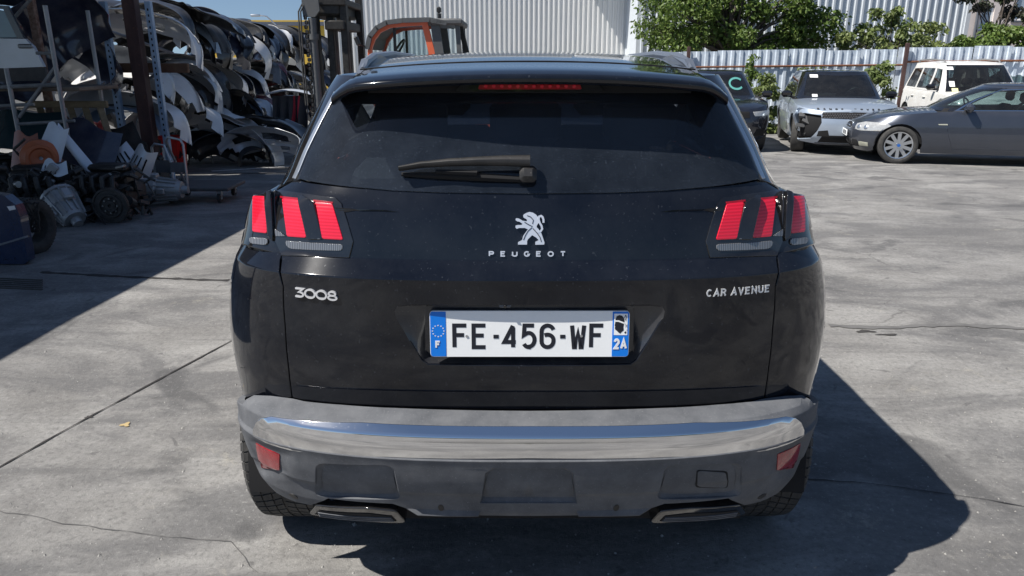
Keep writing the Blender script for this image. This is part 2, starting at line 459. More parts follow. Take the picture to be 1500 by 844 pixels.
# ------------------------------------------------------------------ shared materials
M_black = simple('black_paint', (0.0035, 0.0045, 0.008), rough=0.12, coat=1.0, dust=0.045, nscale=3, dustcol=(0.20, 0.22, 0.25), spec=0.05)
M_plastic = simple('grey_bumper_plastic', (0.085, 0.090, 0.100), rough=0.68, var=0.25, dust=0.42, dustcol=(0.235, 0.24, 0.25), spec=0.3, nscale=7, bmp=0.25, bscale=900)
M_dark = simple('black_plastic', (0.012, 0.012, 0.013), rough=0.45, dust=0.08)
M_gloss = simple('gloss_black_trim', (0.006, 0.006, 0.007), rough=0.08, coat=1.0, dust=0.04)
M_void = simple('dark_underside', (0.008, 0.008, 0.009), rough=0.9)
M_chrome = simple('chrome', (0.80, 0.80, 0.80), rough=0.06, metal=1.0, dust=0.05, nscale=5, var=0.03, dustcol=(0.45, 0.43, 0.40))
M_silver = simple('satin_silver', (0.62, 0.64, 0.66), rough=0.28, metal=0.9, var=0.05)
M_rail = simple('rail_silver', (0.36, 0.38, 0.41), rough=0.35, metal=0.8, var=0.05)
M_rubber = simple('tyre_rubber', (0.028, 0.028, 0.028), rough=0.85, var=0.25, dust=0.35, dustcol=(0.16, 0.15, 0.135), nscale=9)
M_rglass = glass('rear_window_glass', tint=(0.30, 0.33, 0.36), dust=0.085, dustcol=(.25, .31, .41))
M_white = simple('white_paint', (0.80, 0.80, 0.79), rough=0.3, coat=0.5, var=0.03)
M_seat = simple('seat_cloth', (0.035, 0.037, 0.042), rough=0.9)
def red_lens():
    m, nt, b = principled('red_lamp_lens'); tc = N(nt, 'ShaderNodeTexCoord')
    wv = N(nt, 'ShaderNodeTexWave', bands_direction='Z'); wv.inputs['Scale'].default_value = 38
    nt.links.new(tc.outputs['Object'], wv.inputs[0])
    c = mix_rgb(nt, wv.outputs[0], (0.62, 0.004, 0.022), (0.78, 0.012, 0.04)); nt.links.new(c, b.inputs['Base Color'])
    b.inputs['Roughness'].default_value = 0.22; b.inputs['Coat Weight'].default_value = 1; bump(nt, b, wv.outputs[0], 0.12, 0.002)
    return m
M_red = red_lens()
M_redd = simple('dark_red_lens', (0.30, 0.003, 0.010), rough=0.15, coat=1.0, nscale=40, var=0.5)
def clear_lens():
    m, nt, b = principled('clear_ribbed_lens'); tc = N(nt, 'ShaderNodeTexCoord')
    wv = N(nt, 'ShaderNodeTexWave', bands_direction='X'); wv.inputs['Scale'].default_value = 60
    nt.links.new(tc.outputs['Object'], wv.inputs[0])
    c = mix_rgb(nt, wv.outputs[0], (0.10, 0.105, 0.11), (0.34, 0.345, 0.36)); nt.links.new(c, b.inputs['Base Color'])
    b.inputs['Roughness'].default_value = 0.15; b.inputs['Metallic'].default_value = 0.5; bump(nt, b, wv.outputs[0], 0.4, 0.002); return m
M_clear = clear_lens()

# ------------------------------------------------------------------ black SUV in the foreground
SX, SY = 0.047, 1.75
suv = thing('parked_car', 'black SUV seen from behind filling the foreground, three-bar red tail lights, tailgate closed', 'car', (SX, SY, 0))
bodyW = [(.30, .895), (.42, .905), (.60, .915), (.80, .922), (.93, .91), (1.0, .895), (1.085, .862), (1.16, .838), (1.205, .808), (1.24, .765), (1.275, .71)]
bumpW = [(.25, .855), (.33, .862), (.40, .872), (.50, .884), (.60, .895), (.68, .905)]
bodyD = [(.3, .36), (.7, .40), (1.05, .42), (1.2, .40), (1.28, .30)]
HH = Hull(bodyW, [(.62, .128), (.668, .122), (.74, .109), (.85, .100), (.97, .096), (1.050, .092), (1.092, .132), (1.16, .146), (1.22, .162), (1.263, .183), (1.30, .203)],
          bodyD, 3.4, .035, [(.3, 4.40), (.7, 4.46), (1.0, 4.25), (1.3, 3.9)], .8, 2.6, .05, L=2.9, creases=(1.050, 1.092), bulge=0.0)
HB = Hull(bumpW, [(.33, .085), (.372, .062), (.440, .040), (.452, .030), (.50, .016), (.560, .004), (.572, .000), (.580, .014), (.600, .017), (.635, .022), (.655, .040), (.672, .130)],
          bodyD, 3.2, .04, 4.4, .8, 2.6, .05, L=2.9, creases=(.452, .372, .572, .580, .635, .655))
HG = Hull([(1.20, .775), (1.263, .722), (1.36, .680), (1.45, .635), (1.53, .592), (1.60, .54)], [(1.20, .15), (1.263, .183), (1.38, .240), (1.505, .305), (1.60, .36)],
          [(1.2, .30), (1.6, .26)], 3.6, .045, [(1.2, 3.15), (1.4, 2.75), (1.6, 2.25)], .5, 2.4, .08, L=2.2)
CW = V((SX, SY, 0))
def inv(hull, px, py):
    """photo pixel on the left half -> (s, z) on the hull, s >= 0, preferring the face turned to the viewer"""
    def solve(smax):
        best = None
        for i in range(26):
            for j in range(20):
                s = i/25*smax; z = ZR[0]+(ZR[1]-ZR[0])*j/19; p = hull.pt(-s, z)+CW; q = proj(p); e = math.hypot(q[0]-px, q[1]-py)
                if best is None or e < best[0]: best = (e, s, z)
        e, s, z = best; a = (9, 9)
        for it in range(30):
            f = lambda s, z: (lambda q: (q[0]-px, q[1]-py))(proj(hull.pt(-s, z)+CW))
            a = f(s, z)
            if math.hypot(*a) < .02: break
            h = 1e-4; b = f(s+h, z); c = f(s, z+h)
            J = [[(b[0]-a[0])/h, (c[0]-a[0])/h], [(b[1]-a[1])/h, (c[1]-a[1])/h]]; D = J[0][0]*J[1][1]-J[0][1]*J[1][0]
            if abs(D) < 1e-6: break
            ds = -(a[0]*J[1][1]-a[1]*J[0][1])/D; dz = -(a[1]*J[0][0]-a[0]*J[1][0])/D
            k = min(1, .03/max(abs(ds), abs(dz), 1e-9)); s = min(max(s+ds*k, 0), smax); z += dz*k
        return s, z, math.hypot(*f(s, z))
    for sm in (.80, .90, 1.0, 1.3):
        s, z, e = solve(sm)
        if e < .6: break
    if e > 1.0: print('DBG miss', px, py, round(s, 3), round(z, 3), round(e, 1))
    return (s, z)
ZR = (1.0, 1.25)
def PL(hull, pts, zr, sub=0):
    global ZR; ZR = zr
    if sub: pts = densify(pts, sub, closed=True)
    return [(0.0, inv(hull, 775, y)[1]) if x >= 774 else inv(hull, x, y) for x, y in pts]
def crease_rows(keys, z0, z1, step):
    r = []
    for k in keys: r += [k-.003, k, k+.003]
    k = z0
    while k < z1:
        if all(abs(k-q) > .008 for q in r): r.append(k)
        k += step
    return sorted(r)

# hatch: outer outline in photo pixels (left half), seam at x = 775
hatch_o = PL(HH, [(775, 599.5), (600, 596), (500, 591), (446, 586), (429, 582), (424, 540), (419, 480), (416, 420), (413.5, 381)], (.62, 1.1))
lamp_in = PL(HH, [(413.5, 373), (404.5, 352), (401, 300), (403, 282), (410, 279.5)], (1.05, 1.26))
hatch_top = PL(HH, [(412, 276), (434, 263.5), (500, 274), (575, 280), (650, 283), (775, 284)], (1.1, 1.29))
rec_o = PL(HH, [(775, 446), (602, 446), (582, 449), (578, 456), (580, 466), (600, 500), (617, 528), (627, 535), (775, 537)], (.8, 1.05))
rec_i = PL(HH, [(775, 453), (640, 453), (624, 454), (621, 458), (620, 468), (620, 500), (621, 520), (630, 526), (775, 527)], (.8, 1.05))
M_recess = simple('recess_black', (0.012, 0.014, 0.02), rough=0.3, coat=0.6, dust=0.12)
lamp_h = [p for p in PL(HH, [(413, 374), (404, 352), (400.5, 300), (403, 281), (409, 279.5), (455, 285.5), (491.7, 291), (500, 299), (509, 326), (517, 354), (511.5, 377)], (1.05, 1.26), 12)]
hz = crease_rows([1.050, 1.092], .66, 1.27, .035)
cut_top = lamp_h
lamp_e = PL(HH, [(413, 374), (404, 352), (400.5, 300), (403, 281)], (1.05, 1.26))
outline = hatch_o + lamp_e + hatch_top
# the lamp pane takes a corner out of the hatch panel
def off_h(s, z): return 0.0
patch('tailgate', HH, outline, M_black, suv, holes=[rec_o[1:-1] + [] if False else rec_o], step=.035, rows=hz, thick=.02, bev=.003)
def ring(name, hull, a, b, oa, ob, mat, parent, sides=(1, -1), closed=False):
    mb = MB()
    for sg in sides:
        n = len(a); base = len(mb.v); K_ = 3
        for i in range(n):
            for k in range(K_+1):
                t = k/K_; s = a[i][0]+(b[i][0]-a[i][0])*t; z = a[i][1]+(b[i][1]-a[i][1])*t; o = oa+(ob-oa)*(t**0.8)
                p = hull.pt(s*sg, z)+hull.nrm(s*sg, z)*o; mb.v.append(tuple(p))
        for i in range(n if closed else n-1):
            j = (i+1) % n
            for k in range(K_):
                q = (base+i*4+k, base+j*4+k, base+j*4+k+1, base+i*4+k+1); mb.f.append(q if sg > 0 else q[::-1])
    return mb.build(name, mat, parent, smooth=35)
ring('plate_recess', HH, rec_o, rec_i, 0.0, -0.030, M_recess, suv)
patch('recess_panel', HH, rec_i, M_recess, suv, step=.05, off=-.030)
# body corners (quarter panels) on each side of the hatch
Lq = HH.L
def suv_side(hull):
    pass
side_o = [(p[0]+.004, p[1]) for p in hatch_o[4:]]                     # shut line, bottom to top
q_top = PL(HH, [(411.5, 371.5), (380, 364), (356, 357)], (1.0, 1.2))
side_o[-1] = (q_top[0][0], side_o[-1][1])
bump_line = PL(HH, [(397, 586), (372, 586), (362, 592), (356, 600)], (.55, .9))
qs = [(1.10, .66), (1.16, .60)]
def arch(yc, zc, r, n=12, a0=0, a1=180):
    return [(yc+r*math.cos(rad(a0+(a1-a0)*i/n)), zc+r*math.sin(rad(a0+(a1-a0)*i/n))) for i in range(n+1)]
WR, WF, WZ, WRAD = 0.70, 3.38, 0.355, 0.355                          # axles in car coordinates
def ys(hull, pts): return [(hull.s_of_y(y, z), z) for y, z in pts]
low = [(1.20, .42)] if False else []
sl = ys(HH, [(.34, .56)]+[(2*WR-y, z) for y, z in arch(WR, WZ+.03, .405, 14, 20, 160)]+[(1.25, .30), (3.05, .30)]+[(2*WF-y, z) for y, z in arch(WF, WZ+.03, .405, 14, 0, 160)]+[(4.0, .30)])
front_edge = [(HH.end-.9, .30), (HH.end-.4, .28), (HH.end, .28), (HH.end, .80), (HH.end-.5, .84)]
topl = ys(HH, [(3.9, .98), (3.4, 1.06), (3.0, 1.12), (2.4, 1.17), (1.2, 1.19), (.8, 1.20), (.62, 1.215)])
lo_ = side_o[0]
body = [side_o[0]] + bump_line + sl + front_edge + topl + PL(HH, [(357, 345)], (1.0, 1.25))[:0] + [(q_top[2][0]+.06, 1.205), (q_top[2][0]+.035, q_top[2][1]+.01), q_top[2], q_top[1], q_top[0]] + side_o[::-1][:-1]
for sd_ in (1, -1): patch('body_side', HH, body, M_black, suv, step=.045, rows=crease_rows([1.050, 1.092], .3, 1.22, .04), thick=.02, bev=.003, sides=(sd_,))
# dark structure under every gap
patch('inner_shell', HH, [(0, .36), (1.05, .36), (1.05, 1.17), (1.0, 1.2), (.6, 1.25), (0, 1.25)], M_void, suv, step=.06, off=lambda s, z: -.028 if (s > .62 or z < .78 or z > 1.02) else -.05, thick=.01)

# tail lights
HL = Hull([(1.0, .865), (1.05, .855), (1.1, .843), (1.2, .818), (1.26, .798)], [(1.0, .155), (1.050, .152), (1.092, .188), (1.18, .208), (1.263, .240)], .33, 6.0, .03, 4.4, .8, 2.6, .05, L=2.9)
def lamps(sg):
    side = (sg,)
    T = thing('tail_light', None, None); T.parent = suv
    del_keys = [k for k in ('label', 'category') if k in T]
    patch('lamp_housing', HH, lamp_h, M_gloss, T, step=.02, off=.003, sides=side, thick=.008, bev=.0025)
    R = thing('side_lamp', None, None); R.parent = suv
    lo = PL(HL, [(411, 371), (380, 364), (357, 357), (360, 335), (367, 297), (369.5, 286), (389.5, 283), (400.5, 279.5), (400, 300), (404, 352)], (1.0, 1.28), 10)
    patch('lamp_housing', HL, lo, M_gloss, R, step=.025, off=-.002, sides=side, thick=.14, bev=.004)
    for k, q in enumerate([[(415, 292), (439, 294.5), (449.5, 348), (422, 346)], [(463, 297), (487.5, 300), (503, 351), (473.5, 349.5)]]):
        o = PL(HH, rounded(q, 2.5, 3), (1.05, 1.28), 8)
        patch('red_segment', HH, o, M_red, T, step=.02, off=.0055, sides=side, thick=.004, bev=.0015)
        patch('dark_edge', HH, PL(HH, [(q[0][0]-3, q[0][1]-3.5), (q[1][0]+1, q[1][1]-3.2), (q[1][0]+.6, q[1][1]-.9), (q[0][0]-2.6, q[0][1]-1.0)], (1.05, 1.28)), M_redd, T, step=.02, off=.0048, sides=side, thick=.003, bev=.001)
    o = PL(HL, rounded([(371.5, 287.5), (389, 288.5), (391.3, 341.5), (371, 339)], 2.5, 3), (1.03, 1.28), 8)
    patch('red_segment', HL, o, M_red, R, step=.02, off=.0035, sides=side, thick=.004, bev=.0015)
    # black blades standing proud between the segments
    for q, par, hgt, hu in (([(441.5, 290), (446, 289.5), (462, 300), (473, 350), (453, 350.5)], T, .016, HH), ([(391.5, 285), (399, 281), (400.5, 352), (395.5, 345)], R, .010, HL)):
        o = PL(hu, q, (1.03, 1.28), 8); cx = sum(p[0] for p in o)/len(o)
        smin = min(p[0] for p in o); smax = max(p[0] for p in o)
        patch('blade', hu, o, M_gloss, par, step=.02, off=lambda s, z, a=smin, b=smax, h=hgt: h*(1-abs((s-a)/(b-a)-.75)/.75)*.9+.006, sides=side, thick=.012, bev=.003)
    o = rounded(PL(HH, [(418, 353), (503, 358.5), (501.5, 367), (424, 364)], (1.02, 1.2)), .012)
    patch('reversing_lens', HH, o, M_clear, T, step=.02, off=.0055, sides=side, thick=.003, bev=.0015)
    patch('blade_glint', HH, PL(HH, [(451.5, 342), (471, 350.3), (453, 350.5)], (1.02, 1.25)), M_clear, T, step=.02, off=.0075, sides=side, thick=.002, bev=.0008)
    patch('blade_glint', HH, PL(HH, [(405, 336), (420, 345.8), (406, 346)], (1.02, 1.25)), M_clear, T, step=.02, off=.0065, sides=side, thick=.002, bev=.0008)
    o = rounded(PL(HL, [(366, 348), (392.5, 349.5), (391.5, 359), (367, 356)], (1.02, 1.22)), .01)
    patch('indicator_lens', HL, o, M_clear, R, step=.02, off=.003, sides=side, thick=.003, bev=.0015)
lamps(-1); lamps(1)

# bumper
pock = []
for q in ([(462, 683), (470, 678.5), (566, 681), (578, 687), (588, 732), (461, 727)], [(775, 738), (703, 738), (710, 694), (722, 686), (775, 686.5)]):
    pock.append(PL(HB, q, (.36, .66)))
def sst(a, b, x): t = max(0, min(1, (x-a)/(b-a))); return t*t*(3-2*t)
refl = PL(HB, [(372, 651.5), (406.7, 668), (406.7, 691), (380.5, 687)], (.36, .66))
def shrink(q, k, seam=False):
    cs = 0 if seam else sum(p[0] for p in q)/len(q); cz = (min(p[1] for p in q)+max(p[1] for p in q))/2; w_ = max(p[0] for p in q)-cs; h_ = max(p[1] for p in q)-cz
    return [(p[0] if (seam and p[0] < 1e-4) else cs+(p[0]-cs)*(1-k/w_), cz+(p[1]-cz)*(1-k/h_)) for p in q]
pock[0] = rounded(pock[0], .02, 3)
pin = [shrink(pock[0], .012), shrink(pock[1], .012, True)]
def off_b(s, z):
    a = abs(s); d = edist(refl, a, z) if not inside(refl, a, z) else 0
    return -.010*(1-sst(0, .03, d))
HC = Hull(bumpW, [(.54, .010), (.60, .013), (.634, .020), (.655, .042), (.69, .085)], bodyD, 3.2, .04, 4.4, .8, 2.6, .05, L=2.9, creases=(.634,))
chrome = PL(HC, [(775, 669), (565, 667), (426, 657.5), (392, 647), (374, 637), (373.5, 629), (378, 619), (386, 613), (400, 612), (532, 621), (775, 626.5)], (.5, .67))
bo = PL(HB, [(775, 756), (700, 755), (612, 753), (596, 745), (575, 738), (480, 730), (455, 740), (432, 735), (405, 722), (386, 702)], (.34, .6))
bt = PL(HB, [(354, 594), (361, 585), (372, 579), (397, 580), (429, 584), (446, 588), (500, 593), (600, 598.5), (775, 602)], (.58, .72))
bside = ys(HB, [(.30, .40), (.315, .48), (.345, .54), (.42, .575)])
bump_o = bo + bside + bt
patch('rear_bumper', HB, bump_o, M_plastic, suv, holes=pock, step=.024, rows=crease_rows([.372, .452, .572, .580, .635, .655], .345, .68, .018), off=off_b, thick=.02, bev=.003)
for sd_ in (1, -1):
    ring('pocket_wall', HB, pock[0], pin[0], 0.0, -.013, M_plastic, suv, sides=(sd_,), closed=True); patch('pocket_panel', HB, pin[0], M_plastic, suv, step=.03, off=-.013, thick=.002, bev=.0005, sides=(sd_,))
ring('pocket_wall', HB, pock[1], pin[1], 0.0, -.013, M_plastic, suv); patch('pocket_panel', HB, pin[1], M_plastic, suv, step=.03, off=-.013, thick=.002, bev=.0005)
HS = Hull(bumpW, [(.30, .035), (.44, .080)], bodyD, 3.2, .04, 4.4, .8, 2.6, .05, L=2.9)
for sd_ in (1, -1):
    patch('lower_lip', HS, PL(HS, [(590, 741), (640, 743), (704, 747), (700, 756), (612, 754.5)], (.30, .5)), M_plastic, suv, step=.02, off=.001, thick=.012, bev=.003, sides=(sd_,))
patch('chrome_strip', HC, chrome, M_chrome, suv, step=.022, rows=crease_rows([.634], .56, .68, .012), off=.008, thick=.006, bev=.003)
patch('reflector', HB, refl, M_redd, suv, step=.02, off=-.006, thick=.003, bev=.001, sides=(-1,)); patch('reflector', HB, refl, M_redd, suv, step=.02, off=-.006, thick=.003, bev=.001, sides=(1,))
for sg in (-1, 1):
    tr = rounded(PL(HB, [(455, 751), (465, 739), (540, 743.5), (580, 747.5), (594, 763), (574, 763.5), (500, 757)], (.3, .5)), .01)
    t_ = patch('tailpipe_trim', HB, tr, M_gloss, suv, step=.02, off=.006, thick=.03, bev=.004, sides=(sg,))
    il = PL(HB, [(463, 750), (469, 745), (540, 749), (574, 753), (581, 760), (500, 755)], (.3, .5))
    patch('louvre_insert', HB, il, M_void, t_, step=.02, off=.008, thick=.002, bev=.001, sides=(sg,))
    for k in range(3):
        a = PL(HB, [(468+k, 746.8+k*2.4), (574+k*2, 754.2+k*2.2), (574+k*2, 755.2+k*2.2), (468+k, 747.7+k*2.4)], (.3, .5))
        patch('louvre', HB, a, M_plastic, t_, step=.05, off=.011, thick=.002, bev=.0008, sides=(sg,))
for (px, py) in ((430, 727), (646, 744)):
    for sg in (-1, 1):
        s, z = PL(HB, [(px, py)], (.34, .5))[0]; c = [(s+.012*math.cos(a*PI/8)/1.35, z+.012*math.sin(a*PI/8)) for a in range(16)]
        patch('parking_sensor', HB, c, M_dark, suv, step=.02, off=.0015, thick=.002, bev=.001, sides=(sg,))
tow = rounded(PL(HB, [(484, 697), (525, 694), (526, 718), (481, 719)], (.34, .6)), .01)
patch('tow_cover', HB, tow, M_plastic, suv, step=.02, off=-.0105, thick=.001, bev=.0015, sides=(1,))
tg = [(p[0]+(.0035 if p[0] > sum(q[0] for q in tow)/len(tow) else -.0035), p[1]+(.0035 if p[1] > sum(q[1] for q in tow)/len(tow) else -.0035)) for p in tow]
patch('tow_cover_gap', HB, tg, M_void, suv, step=.02, off=-.0118, thick=.001, bev=.0003, sides=(1,))

# greenhouse: rear window, pillars, roof
glass_o = PL(HG, [(775, 284), (650, 282.5), (575, 279.5), (500, 272.5), (440, 262.5), (455, 224), (478, 176), (498, 138), (503, 132), (775, 130)], (1.22, 1.56))
patch('rear_window', HG, glass_o, M_rglass, suv, step=.04, off=.004, thick=.004, bev=.001)
# ceramic black band round the glass
gi = PL(HG, [(775, 280.5), (650, 279), (575, 276), (500, 269), (449, 260.5), (466, 222), (486, 184), (504, 158), (525, 152), (775, 150)], (1.22, 1.56))
patch('window_border', HG, glass_o, M_gloss, suv, holes=[gi], step=.03, off=.001, thick=.002, bev=.0005)
pil_in = [(p[0]+.006, p[1]) for p in glass_o[4:8]]
gs = lambda y, z: (HG.s_of_y(y, z), z)
shell = [pil_in[0]]+[(1.0, 1.205), (HG.end, 1.205), (HG.end, 1.56), (HG.s_of_x(.25, 1.56), 1.555)]+[pil_in[-1]]+pil_in[::-1][1:-1]
win1 = [gs(y, z) for y, z in [(.62, 1.26), (1.02, 1.25), (1.02, 1.45), (.80, 1.44), (.60, 1.33)]]
win2 = [gs(y, z) for y, z in [(1.08, 1.25), (1.75, 1.24), (1.72, 1.49), (1.12, 1.47)]]
win3 = [gs(y, z) for y, z in [(1.83, 1.24), (2.78, 1.235), (2.35, 1.47), (1.80, 1.50)]]
ws = [(HG.end, 1.25), (HG.end-.62, 1.25), (HG.end-.60, 1.53), (HG.end, 1.53)]
patch('roof_pillar', HG, shell, M_gloss, suv, holes=[win1, win2, win3], step=.05, thick=.02, bev=.003) if False else None
shell2 = [pil_in[0]]+[(1.0, 1.205), (HG.end-.66, 1.205), (HG.end-.62, 1.56), (HG.s_of_x(.25, 1.56), 1.555)]+[pil_in[-1]]+pil_in[::-1][1:-1]
patch('roof_pillar', HG, shell2, M_gloss, suv, holes=[win1, win2, win3], step=.05, thick=.02, bev=.003, cols=None)
M_sglass = glass('side_window_glass', tint=(0.35, 0.40, 0.42), dust=0.03)
for wq in (win1, win2, win3):
    for sd_ in (1, -1): patch('side_window', HG, wq, M_sglass, suv, step=.08, off=-.003, thick=.003, bev=.0005, sides=(sd_,))
patch('windscreen', HG, [(HG.end, 1.2), (HG.end-.66, 1.2), (HG.end-.62, 1.56), (HG.end, 1.56)], glass('windscreen_glass', tint=(0.72, 0.80, 0.80), dust=0.03), suv, step=.08, off=-.003, thick=.003, bev=.0005)
# bright finisher along the rear pillar
fin = []
pa = PL(HG, [(439, 263), (455, 224), (478, 176), (499, 136)], (1.22, 1.56))
fa = [(p[0]+.012, p[1]) for p in pa]; fb = [(p[0]+.024, p[1]) for p in pa]
for sd_ in (1, -1): patch('pillar_finisher', HG, fa+fb[::-1], M_silver, suv, step=.02, off=.004, thick=.006, bev=.002, sides=(sd_,))
# shoulder between body side top and greenhouse
def body_top(y): 
    k = [(0.30, 1.235), (.62, 1.205), (1.2, 1.19), (2.4, 1.17), (3.0, 1.12)]
    return profile(k)(y)
mb = MB()
for sg in (-1, 1):
    def f(u, v):
        s = 0.55+u*2.6 if True else 0
        p = HG.pt(sg*s, 1.215); y = p.y; z1 = min(1.20, body_top(y)); q = HH.pt(sg*HH.s_of_y(max(y+.01, .2), min(z1, 1.2)), min(z1, 1.2))
        a = p; b = q; m = (a+b)/2; t = v
        return a*(1-t)+b*t+V((0, 0, .012*math.sin(PI*t)))
    mb.grid(f, 30, 5, flip=sg > 0)
mb.build('shoulder_panel', M_black, suv)
# roof skin and spoiler
rz = profile([(.20, 1.563), (.235, 1.573), (.40, 1.586), (.7, 1.608), (1.0, 1.624), (1.25, 1.6285), (1.6, 1.626), (2.1, 1.608), (2.6, 1.565)])
rw = profile([(.20, .528), (.5, .555), (1.0, .575), (1.8, .575), (2.5, .50)])
def roof_f(u, v):
    y = .205+2.40*u; x = (2*v-1); e = abs(x); z = rz(y)-.030*e**2.2-.055*max(0, (e-.86)/.14)**2*min(1, .5+u*4)
    return V((x*rw(y), y+.085*e**2.4*(1-min(1, u*2.2)), z))
MB().grid(lambda u, v: roof_f(u**1.3, v), 40, 44).build('roof_panel', M_black, suv)
# spoiler lip: rounded trailing face, then an underside running back to the glass
def lip(u, v):
    p = roof_f(0, v); e = abs(2*v-1)
    prof = [(0, 0), (-.010, -.004), (-.014, -.010), (-.010, -.021), (0.004, -.026), (.05, -.024), (.13, -.022), (.20, -.020)]
    k = u*7; i = min(int(k), 6); t = k-i; a, b = prof[i], prof[i+1]; dy = a[0]+(b[0]-a[0])*t; dz = a[1]+(b[1]-a[1])*t
    return V((p.x*(1-max(0, dy)*.15), p.y+dy, p.z+dz))
MB().grid(lip, 7, 44, flip=True).build('spoiler', M_black, suv, smooth=60)
def cheek(sg):
    return lambda u, v: V((sg*(roof_f(0, 1).x+ .002-.0*u), roof_f(0, 1).y+.0+u*.28, roof_f(0, 1).z+.03*u+.004-.055*v*(1-.4*u)))
m_ = MB()
for sg in (-1, 1): m_.grid(cheek(sg), 4, 3, flip=sg < 0)

# roof seam, antenna and rails
mb = MB(); mb.tube([(x*.5/8, .50+.05*(abs(x)/8)**2, rz(.5)-.030*(abs(x)/8*.9)**2.2+.0005) for x in range(-8, 9)], .0022, 6); mb.build('roof_seam', M_void, suv)
for sg in (-1, 1):
    pts = [(.505, .62, 1.570), (.508, .70, 1.590), (.512, .85, 1.606), (.52, 1.3, 1.618), (.52, 2.0, 1.610), (.505, 2.3, 1.585), (.50, 2.38, 1.56)]
    mb = MB(); P = [V((sg*x, y, z)) for x, y, z in pts]
    for i in range(len(P)):
        pass
    mb.tube(P, [.008, .014, .015, .013, .013, .014, .01], 8); mb.build('roof_rail', M_rail, suv)
    mb = MB(); mb.prism([(.58, 1.555), (.68, 1.600), (.90, 1.614), (1.10, 1.60), (1.12, 1.57)], .022, lambda x, y, h: V((sg*(.498+h), x, y))); mb.build('rail_foot', M_rail, suv, fix=True)
# bonnet
hzp = profile([(2.6, 1.14), (3.0, 1.12), (3.6, 1.05), (4.1, .93), (4.38, .82)])
def hood(u, v):
    y = 2.7+1.66*u; z = hzp(y); e = 2*v-1; return V((e*HH.hw(min(y, 4.2), min(z, 1.18))*.99, y, z+.03*(1-e*e)))
MB().grid(hood, 14, 12, flip=False).build('bonnet', M_black, suv)
# brake light in the spoiler recess
blp = MB()
blo = rounded([(-.137, 0), (.137, 0), (.130, .017), (-.130, .017)], .006)
blp.prism(blo, .02, lambda x, y, h: V((x, .262+.02-h, 1.524+y))); blp.build('brake_light', M_redd, suv, fix=True)
mb = MB(); mb.prism(rounded([(-.20, -.006), (.20, -.006), (.17, .022), (-.17, .022)], .01), .02, lambda x, y, h: V((x, .273+.02-h, 1.524+y))); mb.build('brake_light_housing', M_gloss, suv, fix=True)
for k in range(12):
    blp = MB(); blp.cyl((-.116+k*.0211, .2608, 1.532), (-.116+k*.0211, .259, 1.532), .0052, .004, 8); o = blp.build('diode', M_red, bpy.data.objects['brake_light'])
mb = MB(); mb.box((0, .325, 1.526), (.86, .08, .025)); mb.build('spoiler_underside', M_void, suv)
# wiper
wa = PL(HG, [(587.5, 256), (597, 250), (620, 244.5), (650, 241), (705, 238.5), (766, 239), (772, 241), (772, 268), (740, 264.5), (700, 263), (650, 262.5), (600, 260.5)], (1.2, 1.4))
sgn = -1
def wpt(s, z, o): return HG.pt(-s, z)+HG.nrm(-s, z)*o
top = PL(HG, [(590, 253), (620, 247.5), (660, 244), (705, 242), (740, 241.5), (774, 242)], (1.2, 1.4))
mb = MB(); n = len(top)
def warm(u, v):
    k = u*(n-1); i = min(int(k), n-2); t = k-i; s = top[i][0]*(1-t)+top[i+1][0]*t; z = top[i][1]*(1-t)+top[i+1][1]*t
    wdt = .0055+.0095*u; a = v*2*PI; return wpt(s, z+wdt*math.sin(a)*1.0, .034+.012*math.cos(a))
mb.grid(warm, 20, 12, flip=True); mb.build('wiper_arm', M_dark, suv)
mb = MB(); bl = PL(HG, [(590, 257.5), (640, 259), (700, 261), (768, 265)], (1.2, 1.4)); m4 = len(bl)
mb.tube([wpt(s, z, .012) for s, z in bl], [.005, .009, .011, .008], 8)
mb.tube([wpt(s, z+.006, .024) for s, z in bl[1:3]], [.006, .008], 6); mb.build('wiper_blade', M_void, suv)
hp = HG.pt(.012, 1.300); hn = HG.nrm(.012, 1.3)
mb = MB(); mb.bbox((0, 0, 0), (.045, .044, .030), .012); R_ = hn.to_track_quat('Z', 'Y').to_matrix().to_4x4(); R_.translation = V((-.005, hp.y, 1.303))+hn*.024
mb.xf(R_).build('wiper_pivot', M_dark, suv)
# emblem: rampant lion, chrome with a dark backing
lion = [(563, 232), (575, 228), (600, 232), (640, 255), (685, 262), (690, 245), (672, 232), (652, 222), (645, 200), (655, 185), (680, 172), (715, 160), (755, 168), (790, 190), (810, 215), (835, 250), (810, 290), (800, 305), (795, 325), (815, 345), (845, 385), (862, 430), (885, 500), (880, 520), (782, 522), (782, 490), (820, 470), (790, 440), (746, 415), (700, 460), (690, 480), (690, 520), (588, 520), (590, 492), (635, 470), (645, 425), (680, 375), (700, 350), (665, 335), (600, 335), (575, 345), (560, 330), (562, 308), (585, 302), (625, 302), (640, 290), (610, 268), (580, 262), (562, 250)]
def em(x, y, d):        # crop pixels -> hull
    px = 680+x/7.674; py = 290+y/7.674; return px, py
cxz = PL(HH, [(730, 309)], (1.05, 1.28))[0]
zt = PL(HH, [(775, 311), (775, 358.5)], (1.05, 1.28)); zs_ = (zt[0][1]-zt[1][1])/(522-160)
def emb(x, y, d):
    z = zt[1][1]+(522-y)*zs_; X = (x-722)*zs_*1.03; s = HH.s_of_x(abs(X), z)*(1 if X >= 0 else -1); return HH.pt(s, z)+HH.nrm(s, z)*d
mb = MB()
